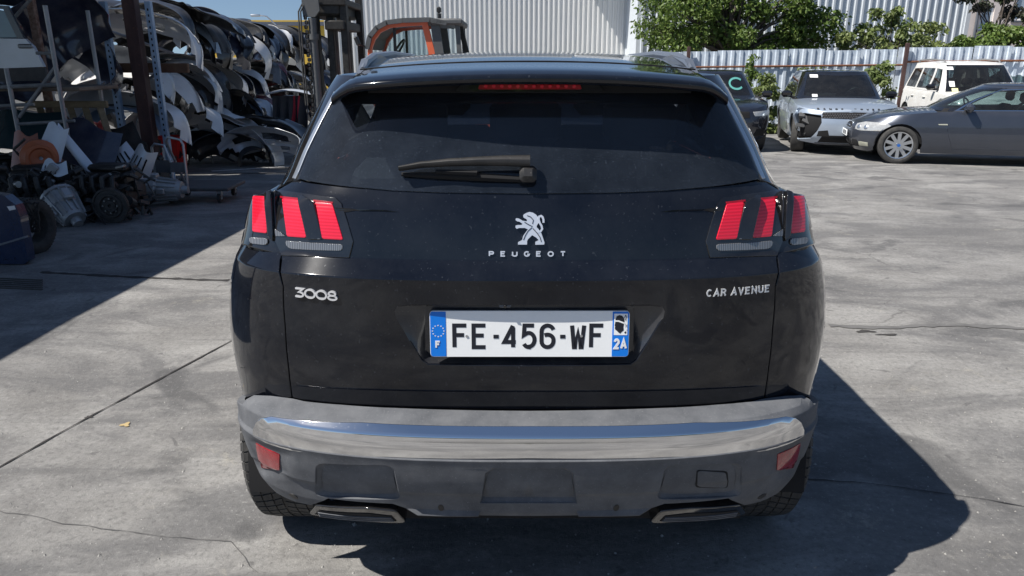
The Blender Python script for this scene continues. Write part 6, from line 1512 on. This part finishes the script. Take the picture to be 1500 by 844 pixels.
# tyres under the white bumpers
def tyre_obj(loc, rot, lab_, R_=.31, wd=.20, rim=False):
    T = thing('tyre', lab_, 'tyre', loc, 0, 'loose tyres', rot)
    prof = [(-wd*.36, R_*.60), (-wd*.5, R_*.70), (-wd*.52, R_*.84), (-wd*.46, R_*.96), (-wd*.2, R_), (wd*.2, R_), (wd*.46, R_*.96), (wd*.52, R_*.84), (wd*.5, R_*.70), (wd*.36, R_*.60), (-wd*.36, R_*.60)]
    MB().lathe(prof, n=36, axis='z').build('carcass', M_rubber, T)
    mb = MB()
    for k in range(48):
        A = k*PI/24
        for s in (-1, 1): mb.box((math.cos(A)*R_*.998, math.sin(A)*R_*.998, s*wd*.22), (.018, .026, wd*.34), Matrix.Rotation(A+s*.0, 3, 'Z') @ Matrix.Rotation(s*.4, 3, 'X'))
    o = mb.build('tread_pattern', M_rubber, T, smooth=0); o['kind'] = 'stuff'; return T
for px, z, Y, lb in ((148, .10, 10.9, 'tyre at the bottom of the left pile behind the timber frame'), (148, .31, 10.9, 'tyre in the middle of the left pile behind the timber frame'), (150, .52, 10.9, 'tyre on top of the left pile behind the timber frame'),
                     (196, .10, 10.6, 'tyre at the bottom of the right pile beside the brown post'), (196, .31, 10.6, 'tyre in the middle of the right pile beside the brown post'), (197, .52, 10.6, 'tyre on top of the right pile beside the brown post')):
    tyre_obj((at(px, 190, Y).x, Y, gz(Y)+z), (rad(rn.uniform(-3, 3)), rad(rn.uniform(-3, 3)), rn.random()), lb)
# red bin
Yn = 12.3; bn = thing('red_bin', 'bright red plastic bin with a white label behind the platform trolley', 'bin', (at(251, 220, Yn).x, Yn, gz(Yn)))
z1 = at(0, 201, Yn).z-gz(Yn); w0 = .155; w1 = .19
mb = MB(); 
for zz, ww in ((0, w0), (z1, w1)): pass
ring_ = lambda w_, z, i=0: [V((-w_+i, -w_+i, z)), V((w_-i, -w_+i, z)), V((w_-i, w_-i, z)), V((-w_+i, w_-i, z))]
mb.add(ring_(w0, 0)+ring_(w1, z1)+ring_(w1, z1, .012)+ring_(w0, .02, .012), [(3, 2, 1, 0)]+[(4*r+i, 4*r+(i+1) % 4, 4*r+4+(i+1) % 4, 4*r+4+i) for r in range(3) for i in range(4)]+[(12, 13, 14, 15)]); M_redp = simple('red_plastic', (.62, .02, .015), rough=.4, var=.08)
mb.build('tub', M_redp, bn, smooth=0)
mb = MB(); 
for i in range(4):
    P_ = ring_(w1+.012, z1+.004); mb.tube([P_[i], P_[(i+1) % 4]], .014, 6)
mb.build('rim', M_redp, bn)
mb = MB(); mb.box((.01, -.186, z1*.52), (.15, .004, z1*.42), Matrix.Rotation(rad(-4), 3, 'X')); lb_ = mb.build('paper_label', M_white, bn)
mb = MB(); mb.tube([(.01+.035*math.cos(a*.7), -.190, z1*.52+.045*math.sin(a*.9)) for a in range(9)], .004, 4); mb.build('scrawl', simple('pink_ink', (.6, .1, .15)), lb_)
# platform trolley
Ym = 8.9; tl = thing('platform_trolley', 'flat platform trolley with an upright tube handle beside the brown post', 'trolley', (0, 0, 0)); M_tube = simple('worn_tube', (.40, .42, .44), rough=.35, metal=.7, dust=.2)
c0 = gpt(318, 298); zpl = .17+gz(c0.y); y0_ = c0.y; xl, xr_ = at(262, 285, y0_).x, at(326, 285, y0_).x
mb = MB(); mb.bbox(((xl+xr_)/2-.05, y0_+.30, zpl), (xr_-xl+.25, .62, .045), .012); mb.build('platform', simple('dark_grey_board', (.05, .05, .055), rough=.6, dust=.3), tl)
for (dx, dy) in ((-.02, .06), (-.02, .54), (-.62, .06), (-.62, .54)):
    mb = MB(); xx = xr_-.04+dx; mb.cyl((xx-.018, y0_+dy, gz(y0_)+.06), (xx+.018, y0_+dy, gz(y0_)+.06), .06, None, 18); w_ = mb.build('castor', M_rubber, tl); mb = MB(); mb.box((xx, y0_+dy, gz(y0_)+.115), (.06, .05, .06)); mb.cyl((xx-.026, y0_+dy, gz(y0_)+.06), (xx+.026, y0_+dy, gz(y0_)+.06), .022, None, 10); mb.build('fork', M_tube, w_)
xh = at(276, 280, y0_).x
mb = MB(); hA = [(at(275, 282, y0_).x, y0_+.02, zpl), (at(268, 210, y0_).x, y0_+.0, at(0, 212, y0_).z), (at(264, 203, y0_).x, y0_, at(0, 205, y0_).z), (at(246, 201, y0_+.1).x, y0_+.1, at(0, 202, y0_).z), (at(242, 208, y0_+.1).x, y0_+.12, at(0, 209, y0_).z), (at(244, 262, y0_).x, y0_+.5, zpl)]
mb.tube(hA, .016, 8); mb.build('handle', M_tube, tl)
mb = MB(); p, q_ = at(246, 240, y0_-.02), at(272, 252, y0_-.02); mb.box(((p.x+q_.x)/2, y0_+.03, (p.z+q_.z)/2), (q_.x-p.x, .008, .12)); mb.build('panel', PM['grey'], tl)
t2 = thing('hand_truck', 'hand truck with a silver hooped handle just right of the brown post', 'hand truck', (0, 0, 0)); Y2 = 9.6
mb = MB(); mb.tube([(at(222, 215, Y2).x, Y2, at(0, 262, Y2).z-.3), (at(222, 215, Y2).x, Y2, at(0, 216, Y2).z), (at(226, 211, Y2).x, Y2, at(0, 211, Y2).z), (at(240, 213, Y2).x, Y2, at(0, 213, Y2).z), (at(252, 240, Y2).x, Y2-.02, at(0, 240, Y2).z), (at(254, 264, Y2).x, Y2-.05, at(0, 292, Y2).z)], .018, 8); mb.build('hoop', M_tube, t2)
mb = MB(); p = at(240, 244, Y2); mb.box((p.x, Y2, p.z), (.24, .01, .16)); mb.build('plate', PM['grey'], t2)
for sx in (-.1, .16):
    mb = MB(); mb.cyl((p.x+sx, Y2+.06, gz(Y2)+.11), (p.x+sx+.05, Y2+.06, gz(Y2)+.11), .11, None, 18); mb.build('wheel', M_rubber, t2)

# engines and gearboxes
M_alu = simple('cast_aluminium', (.36, .365, .37), rough=.42, metal=.40, dust=.22, nscale=14, dustcol=(.14, .13, .12), var=.2, bmp=.3, bscale=60); M_oil = simple('oily_black', (.012, .012, .013), rough=.4, dust=.15, nscale=20, var=.5); M_iron = simple('dark_iron', (.05, .048, .046), rough=.55, metal=.5, dust=.25, nscale=15)
M_bolt = simple('bolt_steel', (.35, .34, .32), rough=.4, metal=.8)
def engine(loc, rz_, lab_, seed, s=1.0, pulley=True):
    rn_ = random.Random(seed); E = thing('engine', lab_, 'engine', loc, rz_)
    mb = MB(); mb.bbox((0, 0, .22), (.52, .42, .30), .03)
    for k in range(7): mb.bbox((-.22+k*.073, -.215, .22), (.018, .02, .26), .004)
    mb.build('engine_block', M_iron, E)
    mb = MB(); mb.bbox((0, .02, .43), (.50, .34, .14), .03, Matrix.Rotation(rad(rn_.uniform(-8, 8)), 3, 'X')); mb.bbox((0, .02, .53), (.46, .26, .08), .03)
    mb.build('cylinder_head', M_oil, E)
    mb = MB(); mb.bbox((0, 0, .05), (.46, .34, .10), .03); mb.build('oil_pan', M_alu if rn_.random() < .5 else M_oil, E)
    for k in range(4):
        mb = MB(); x = -.18+k*.12; mb.tube([(x, -.18, .46), (x+.01, -.30, .45), (x+.03, -.34, .36), (x+.04, -.30, .26)], .028, 8); mb.build('intake_runner', M_oil if k % 2 else M_iron, E)
    if pulley:
        for (x, z, r_) in ((.0, .16, .11), (-.14, .34, .06), (.15, .36, .07), (.14, .18, .045)):
            mb = MB(); mb.lathe([(-.0, r_*.3), (-.02, r_*.35), (-.02, r_*.8), (-.035, r_), (-.02, r_*.94), (-.0, r_), (.012, r_*.9)], (x, -.25, z), 'y', 24); mb.cyl((x, -.26, z), (x, -.24, z), r_*.32, None, 10); mb.build('pulley', M_iron, E)
        mb = MB(); mb.tube([(.0, -.262, .05), (.12, -.262, .15), (.215, -.262, .36), (.15, -.262, .43), (0, -.262, .36), (-.16, -.262, .40), (-.20, -.262, .33), (-.11, -.262, .16), (0, -.262, .05)], .011, 5); mb.build('belt', M_rubber, E)
    for k in range(11):
        p0 = V((rn_.uniform(-.28, .28), rn_.uniform(-.28, .1), rn_.uniform(.25, .62))); pts = [p0]
        for j in range(4): pts.append(pts[-1]+V((rn_.uniform(-.15, .15), rn_.uniform(-.12, .05), rn_.uniform(-.16, .12))))
        mb = MB(); mb.tube([pts[0], (pts[0]+pts[1])/2, pts[1], (pts[1]+pts[2])/2+V((0, -.02, .02)), pts[2], pts[3]], rn_.choice([.006, .009, .014, .02]), 6); mb.build('hose', rn_.choice([M_rubber, M_oil, M_oil, M_iron]), E)
    for k in range(10):
        mb = MB(); c = V((rn_.uniform(-.26, .26), rn_.uniform(-.30, -.1), rn_.uniform(.12, .60)))
        if k % 2: mb.bbox(c, (rn_.uniform(.04, .12), rn_.uniform(.03, .09), rn_.uniform(.03, .10)), .01, Matrix.Rotation(rn_.uniform(0, 3), 3, 'Y'))
        else: mb.cyl(c, c+V((rn_.uniform(-.1, .1), -.08, rn_.uniform(-.05, .05))), rn_.uniform(.02, .05), None, 12)
        mb.build('bracket', rn_.choice([M_alu, M_iron, M_oil, M_bolt]), E)
    E.scale = (s,)*3; return E
def gearbox(loc, rot, lab_, L_=.44, r0=.20, r1=.12, seed=1):
    G = thing('gearbox', lab_, 'gearbox', loc, 0, None, rot); rn_ = random.Random(seed)
    mb = MB(); mb.lathe([(0, r0*.55), (0, r0*1.12), (.03, r0*1.12), (.035, r0), (L_*.45, r0*.92), (L_*.5, r0*.80), (L_*.9, r1), (L_, r1*.9), (L_, .02)], (0, 0, 0), 'x', 28); mb.build('housing', M_alu, G, smooth=30)
    mb = MB()
    for k in range(14):
        A = 2*PI*k/14; c, s_ = math.cos(A), math.sin(A)
        mb.add([V((.03, (r0+.016)*c-.006*s_, (r0+.016)*s_+.006*c)), V((.03, (r0+.016)*c+.006*s_, (r0+.016)*s_-.006*c)), V((L_*.9, (r1+.016)*c+.006*s_, (r1+.016)*s_-.006*c)), V((L_*.9, (r1+.016)*c-.006*s_, (r1+.016)*s_+.006*c)),
                V((.03, (r0-.02)*c-.006*s_, (r0-.02)*s_+.006*c)), V((.03, (r0-.02)*c+.006*s_, (r0-.02)*s_-.006*c)), V((L_*.9, (r1-.02)*c+.006*s_, (r1-.02)*s_-.006*c)), V((L_*.9, (r1-.02)*c-.006*s_, (r1-.02)*s_+.006*c))], [(0, 1, 2, 3), (0, 3, 7, 4), (1, 5, 6, 2), (0, 4, 5, 1), (3, 2, 6, 7)])
    o = mb.build('rib', M_alu, G, smooth=0, fix=True); o['kind'] = 'stuff'
    for k in range(10):
        A = 2*PI*k/10; mb = MB(); mb.cyl((-.012, r0*1.03*math.cos(A), r0*1.03*math.sin(A)), (.04, r0*1.03*math.cos(A), r0*1.03*math.sin(A)), .014, None, 6); mb.build('bolt', M_bolt, G)
    mb = MB(); mb.bbox((L_*.35, 0, r0*.98), (.14, .10, .06), .015); mb.build('casting', M_alu, G); mb = MB(); mb.bbox((L_*.6, -r0*.8, 0), (.10, .06, .08), .015); mb.build('casting', M_alu, G); mb = MB(); mb.cyl((L_*.9, 0, 0), (L_+.07, 0, 0), r1*.5, r1*.42, 14); mb.build('casting', M_alu, G); return G
def gp(px, py, dy=0): g_ = gpt(px, py); return (g_.x, g_.y+dy, g_.z)
engine(gp(40, 325, .35), rad(12), 'tangled black engine at the far left end of the engine row', 1, 1.0)
engine(gp(150, 322, .35), rad(-6), 'black engine with a large round pulley facing out, between two gearboxes', 2, .98)
engine(gp(85, 290, .75), rad(20), 'oily engine lying behind the silver-ribbed gearbox in the row', 3, .9, False)
engine(gp(195, 285, .55), rad(-15), 'small dark engine against the foot of the brown post', 4, .75, False)
engine(gp(-20, 300, .6), rad(30), 'engine mostly cut off by the left edge behind the blue door', 5, .95, False)
p = gp(98, 330, .18); gearbox((p[0]-.12, p[1]-.05, p[2]+.27), (0, rad(35), rad(-35)), 'silver ribbed gearbox tipped forward, left of the round pulley',   .36, .165, .12)
p = gp(192, 306, .22); gearbox((p[0]+.0, p[1], p[2]+.20), (0, rad(2), rad(4)), 'long silver gearbox lying flat beside the platform trolley', .52, .165, .11, 2)
fw = thing('flywheel', 'large dark flywheel disc leaning against the middle engine', 'flywheel', (0, 0, 0)); p = gpt(168, 326); cc = (p.x, p.y, p.z+.185)
mb = MB(); r_ = .185
for a_, b2, nm, m_ in (((-.03, .30), (-.03, .55), 'hub_plate', M_iron), ): pass
mb.lathe([(-.045, .02), (-.045, .055), (-.03, .06), (-.03, .10), (-.05, .105), (-.05, .125), (-.035, .13), (-.035, .165), (-.045, .17), (-.045, .185), (.0, .185), (.0, .02)], cc, 'y', 40); mb.build('disc', M_iron, fw)
mb = MB()
for k in range(60): A = k*PI/30; mb.box((cc[0]+.186*math.sin(A), cc[1]-.02, cc[2]+.186*math.cos(A)), (.008, .03, .012), Matrix.Rotation(A, 3, 'Y'))
o = mb.build('ring_gear', M_iron, fw, smooth=0); o['kind'] = 'stuff'
for k in range(8): A = k*PI/4; mb = MB(); mb.cyl((cc[0]+.075*math.sin(A), cc[1]-.045, cc[2]+.075*math.cos(A)), (cc[0]+.075*math.sin(A), cc[1]-.028, cc[2]+.075*math.cos(A)), .010, None, 6); mb.build('bolt', M_bolt, fw)
# silver slotted covers, orange and white panels
def shell_part(name, lab_, cat, px, py, Y, wd, h, rot, mat, slots=0, bend_=.12):
    T = thing(name, lab_, cat, at(px, py, Y), 0, None, tuple(rad(a) for a in rot)); mb = MB()
    mb.grid(lambda u, v: V(((u-.5)*wd*(1-.25*v), -bend_*math.sin(PI*u)*(1-.3*v), (v-.5)*h+.03*math.sin(u*7))), 14, 8); mb.build('shell', mat, T, solid=.008)
    for k in range(slots):
        mb = MB(); u0 = .22+k*.56/max(1, slots-1); mb.grid(lambda u, v: V(((u0+.05*(u-.5)-.5)*wd*(1-.25*(.25+.5*v)), -bend_*math.sin(PI*(u0+.05*(u-.5)))*(1-.3*(.25+.5*v))-.014, (.25+.5*v-.5)*h)), 2, 4); mb.build('slot', M_void, T)
    return T
shell_part('grille_shell', 'silver slotted grille shell leaning by the brown post, left of two', 'car part', 184, 240, 9.0, .40, .42, (-20, -30, 10), PM['silver'], 5)
shell_part('grille_shell', 'silver slotted grille shell leaning by the brown post, right of two', 'car part', 206, 243, 8.8, .34, .44, (-15, 25, -10), PM['silver'], 4)
M_org = simple('burnt_orange', (.30, .075, .03), rough=.45, coat=.3)
shell_part('scrap_sheet', 'burnt orange body panel with a paper tag, standing behind the engines', 'car part', 38, 222, 8.4, .34, .40, (-8, 6, 0), M_org, 0, .05)
mb = MB(); mb.box(at(38, 222, 8.30), (.05, .004, .07)); meta(mb.build('paper_tag', M_white, None), 'small white tag stuck on the burnt orange panel', 'tag')
ob = thing('brake_drum', 'orange ribbed drum cover beside the burnt orange panel', 'car part', (0, 0, 0)); p = at(60, 232, 8.2); mb = MB(); mb.lathe([(0, .02), (-.02, .05), (-.02, .10), (-.05, .12), (-.05, .15), (-.03, .16), (.0, .20), (.08, .20)], (p.x, p.y, p.z), 'y', 28); mb.xf(Matrix.Translation(p) @ Matrix.Rotation(rad(35), 4, 'Z') @ Matrix.Translation(-p)).build('drum', simple('orange_cast', (.42, .12, .05), rough=.5), ob)
M_pwh = simple('bluish_white_panel', (.62, .68, .74), rough=.35, coat=.4)
shell_part('scrap_sheet', 'jagged white panel standing upright behind the engines', 'car part', 76, 215, 8.3, .28, .48, (-12, 22, 8), M_pwh, 0, .04)
shell_part('scrap_sheet', 'curved white wing piece leaning right behind the middle engine', 'car part', 108, 218, 8.5, .14, .62, (-10, -38, 0), M_pwh, 0, .07)
shell_part('scrap_sheet', 'small white panel lying low behind the tangled engine', 'car part', 80, 246, 8.0, .30, .14, (-20, 5, 0), M_pwh, 0, .03)
shell_part('scrap_sheet', 'dark blue-green tailgate lying behind the orange panel under the rack', 'car part', 35, 195, 9.3, 1.1, .55, (-35, 0, 6), simple('dark_teal_paint', (.02, .05, .06), rough=.2, coat=1), 0, .10)
shell_part('scrap_sheet', 'navy bonnet leaning under the timber frame', 'car part', 128, 215, 8.9, .85, .55, (-30, 18, -8), PM['navy'], 0, .08)
shell_part('scrap_sheet', 'black door skin leaning behind the grille shells', 'car part', 175, 215, 9.7, .7, .5, (-25, -20, 0), PM['black'], 0, .08)
# heap filler: small loose parts lying over the engines, too small to tell apart
rn2 = random.Random(77); mb = MB()
for k in range(420):
    px, py = rn2.uniform(-30, 215), 0; Y = rn2.uniform(7.7, 9.2); X_ = at(px, 290, Y).x; zt_ = .15+.45*rn2.random()*(1-abs(px-80)/260); c = V((X_, Y, gz(Y)+zt_*rn2.random()))
    rt = Matrix.Rotation(rn2.uniform(0, 3), 3, 'X') @ Matrix.Rotation(rn2.uniform(0, 3), 3, 'Z')
    if k % 3 == 0: mb.box(c, (rn2.uniform(.03, .16), rn2.uniform(.02, .10), rn2.uniform(.02, .10)), rt)
    elif k % 3 == 1: mb.tube([c, c+V((rn2.uniform(-.15, .15), rn2.uniform(-.1, .1), rn2.uniform(-.08, .12))), c+V((rn2.uniform(-.25, .25), rn2.uniform(-.1, .1), rn2.uniform(-.1, .15)))], rn2.uniform(.006, .02), 6)
    else: mb.cyl(c, c+rt @ V((0, 0, rn2.uniform(.03, .12))), rn2.uniform(.015, .06), None, 10)
o = mb.build('loose_parts', M_oil, None, smooth=30); o['kind'] = 'stuff'; o['label'] = 'tangle of oily small parts and hoses heaped round the engines'
# dark blue door at the left edge
bd_ = thing('scrap_door', 'dark blue car door panel with a chrome strip and white tag at the left edge', 'car door', (0, 0, 0)); Yq = 6.0
D3 = lambda pts, Y=Yq: [(at(px, py, Y).x, at(px, py, Y).z) for px, py in pts]
zb_ = gz(Yq)+.01
slab([(q[0], max(q[1], zb_)) for q in D3([(-160, 275), (0, 281), (18, 284), (34, 297), (41, 315), (46, 345), (52, 378), (50, 400), (-160, 410)])], Yq, .10, 'door_skin', simple('deep_blue_paint', (.006, .018, .06), rough=.25, coat=1, dust=.05), bd_)
slab(D3([(-160, 364), (0, 357), (40, 345), (41, 347.5), (0, 360), (-160, 367)], Yq-.11), Yq-.10, .006, 'chrome_strip', M_chrome, bd_)
slab(D3([(9, 303), (20, 301.5), (22, 307), (13, 309)], Yq-.11), Yq-.10, .002, 'paper_tag', M_white, bd_)
tw = at(52, 335, 6.4); tyre_obj((tw.x-.02, 6.35, gz(6.4)+.24), (rad(90), rad(0), rad(82)), 'worn tyre standing on edge beside the dark blue door', .24, .17)
mb = MB()
for k in range(7): mb.tube([(tw.x+.03+.012*k+.07*math.cos(a*.5+k), 6.25, gz(6.4)+.34+.13*math.sin(a*.5+k*.2)) for a in range(12)], .008, 5)
meta(mb.build('cable_coil', M_rubber, None), 'coil of black cable hanging by the worn tyre near the blue door', 'cable')

# ------------------------------------------------------------------ marks on the yard floor
def floor_strip(pts, w_, name, mat, jag=0.0, seed=1, dz=.004, ends=None):
    rn_ = random.Random(seed); P_ = [gpt(*p) for p in pts]; Q = []
    for a, b_ in zip(P_, P_[1:]):
        n = max(2, int((b_-a).length/.05)); Q += [a+(b_-a)*k/n for k in range(n)]
    Q.append(P_[-1]); mb = MB(); off = 0
    for i, q in enumerate(Q):
        d = (Q[min(i+1, len(Q)-1)]-Q[max(i-1, 0)]); nrm = V((-d.y, d.x, 0)).normalized(); off = off*.85+rn_.uniform(-jag, jag); ww = w_*rn_.uniform(.4, 1.4) if jag else w_
        mb.v += [tuple(q+nrm*(off+ww/2)+V((0, 0, dz))), tuple(q+nrm*(off-ww/2)+V((0, 0, dz)))]
    for i in range(len(Q)-1): mb.f.append((2*i+1, 2*i+3, 2*i+2, 2*i))
    o = mb.build(name, mat, None, smooth=0); o['kind'] = 'structure'; return o
M_crack = simple('crack_dirt', (.030, .028, .027), rough=.95, var=.3); M_line = paint_noise('worn_white_line', (.62, .62, .60), (.40, .39, .38), .7, 14)
floor_strip([(-60, 712), (0, 685), (130, 612), (345, 497)], .011, 'slab_joint', M_crack, .0016, 2)
floor_strip([(345, 497), (420, 458)], .010, 'slab_joint', M_crack, .0015, 3)
floor_strip([(-20, 742), (60, 760), (200, 785), (330, 800), (372, 844)], .0028, 'crack', simple('fine_crack', (.10, .097, .092), rough=.95), .010, 4)
floor_strip([(1170, 703), (1250, 708), (1370, 722), (1500, 742)], .005, 'crack', M_crack, .005, 5)
floor_strip([(1215, 478), (1300, 480), (1400, 477), (1530, 484)], .05, 'crack', simple('joint_dirt', (.125, .122, .118), rough=.9, var=.4, nscale=12), .014, 6)
floor_strip([(310, 251), (380, 247), (440, 243)], .12, 'painted_line', M_line, 0, 7)
floor_strip([(270, 256), (440, 253)], .05, 'slab_joint', M_crack, .004, 8)
floor_strip([(60, 399), (150, 404), (240, 408), (335, 411)], .045, 'slab_joint', M_crack, .006, 9)
for k in range(6):                                        # drain grate
    a = gpt(-10, 408+k*2.8); b_ = gpt(62, 411+k*2.8); mb = MB(); mb.box(((a.x+b_.x)/2, (a.y+b_.y)/2, gz(a.y)+.004), ((b_-a).length, .014, .007), Matrix.Rotation(math.atan2(b_.y-a.y, b_.x-a.x), 3, 'Z'))
    if k == 0: dg = thing('drain_grate', 'dark slotted drain grate in the shaded floor at the left edge', 'drain', (0, 0, 0))
    mb.build('bar', M_iron, dg)
def blot(px, py, rx, ry, col, seed, name='stain', dz=.0045):
    rn_ = random.Random(seed); c = gpt(px, py); n = 26; mb = MB(); pts = []
    for k in range(n): A = 2*PI*k/n; r_ = 1+.35*math.sin(3*A+seed)+rn_.uniform(-.15, .15); pts.append((c.x+rx*r_*math.cos(A), c.y+ry*r_*math.sin(A), gz(c.y)+dz))
    mb.v = [(c.x, c.y, gz(c.y)+dz)]+pts; mb.f = [(0, 1+k, 1+(k+1) % n) for k in range(n)]; o = mb.build(name, col, None, smooth=0); o['kind'] = 'structure'
M_hole = simple('pothole_dark', (.045, .042, .04), rough=.95)
blot(1268, 486, .055, .02, M_hole, 3, 'pothole'); blot(1300, 491, .06, .012, M_hole, 5, 'pothole'); blot(130, 612, .016, .010, M_hole, 2, 'pothole')
blot(184, 623, .020, .018, simple('ochre_spill', (.42, .32, .16), rough=.9), 4, 'spill')
rn3 = random.Random(9); mb = MB()
for k in range(700):                                      # grit
    px, py = rn3.uniform(-40, 1540), 260+584*rn3.random()**.8; c = gpt(px, py); s = rn3.uniform(.002, .006)*(1.8 if rn3.random() < .05 else 1)
    mb.add([c+V((s*rn3.uniform(.6, 1.2)*math.cos(A), s*rn3.uniform(.6, 1.2)*math.sin(A), 0)) for A in (0, 1.6, 3.1, 4.7)]+[c+V((0, 0, s*.9))], [(0, 1, 4), (1, 2, 4), (2, 3, 4), (3, 0, 4)])
o = mb.build('grit', simple('grit', (.30, .29, .27), rough=.9, var=.5, nscale=60), None, smooth=0); o['kind'] = 'stuff'

# ------------------------------------------------------------------ behind the photographer (seen in the paint)
for k, (x, y, h_) in enumerate(((-9, -17, 3.6), (-4.5, -18, 2.9), (0.5, -19, 2.4), (5, -17.5, 3.3), (10, -18, 4.4))):
    tree('roadside_tree', ['bushy tree behind the photographer, far left', 'low tree behind the photographer, left of centre', 'lowest tree directly behind the photographer', 'tree behind the photographer, right of centre', 'tallest tree behind the photographer, far right'][k], (x, y, 0), 1.2, [((rn3.uniform(-1.6, 1.6), rn3.uniform(-.6, .6), h_*rn3.uniform(.45, .8)), (1.1, .8, .8)) for q in range(8)], 1100, .38, M_leaf, 60+k, 'trees behind the photographer')
yw_ = thing('workshop', 'low workshop building behind the photographer', 'building', (0, 0, 0)); mb = MB(); mb.box((3, -24, 1.5), (34, 3, 3.0)); mb.build('wall', simple('workshop_wall', (.20, .19, .18), rough=.8), yw_); mb = MB(); mb.box((3, -24, 3.06), (34.6, 3.6, .12)); mb.build('roof', M_slate, yw_)
yw2 = thing('yard_wall', 'low grey boundary wall far behind the bumper stack', 'wall', (0, 0, 0))
for k in range(12):
    mb = MB(); mb.bbox((-9.0-3.02*k, 27, .55), (3.0, .16, 2.2), .02); mb.build('wall_panel', simple('grey_precast', (.26, .26, .25), rough=.9, var=.2), yw2)
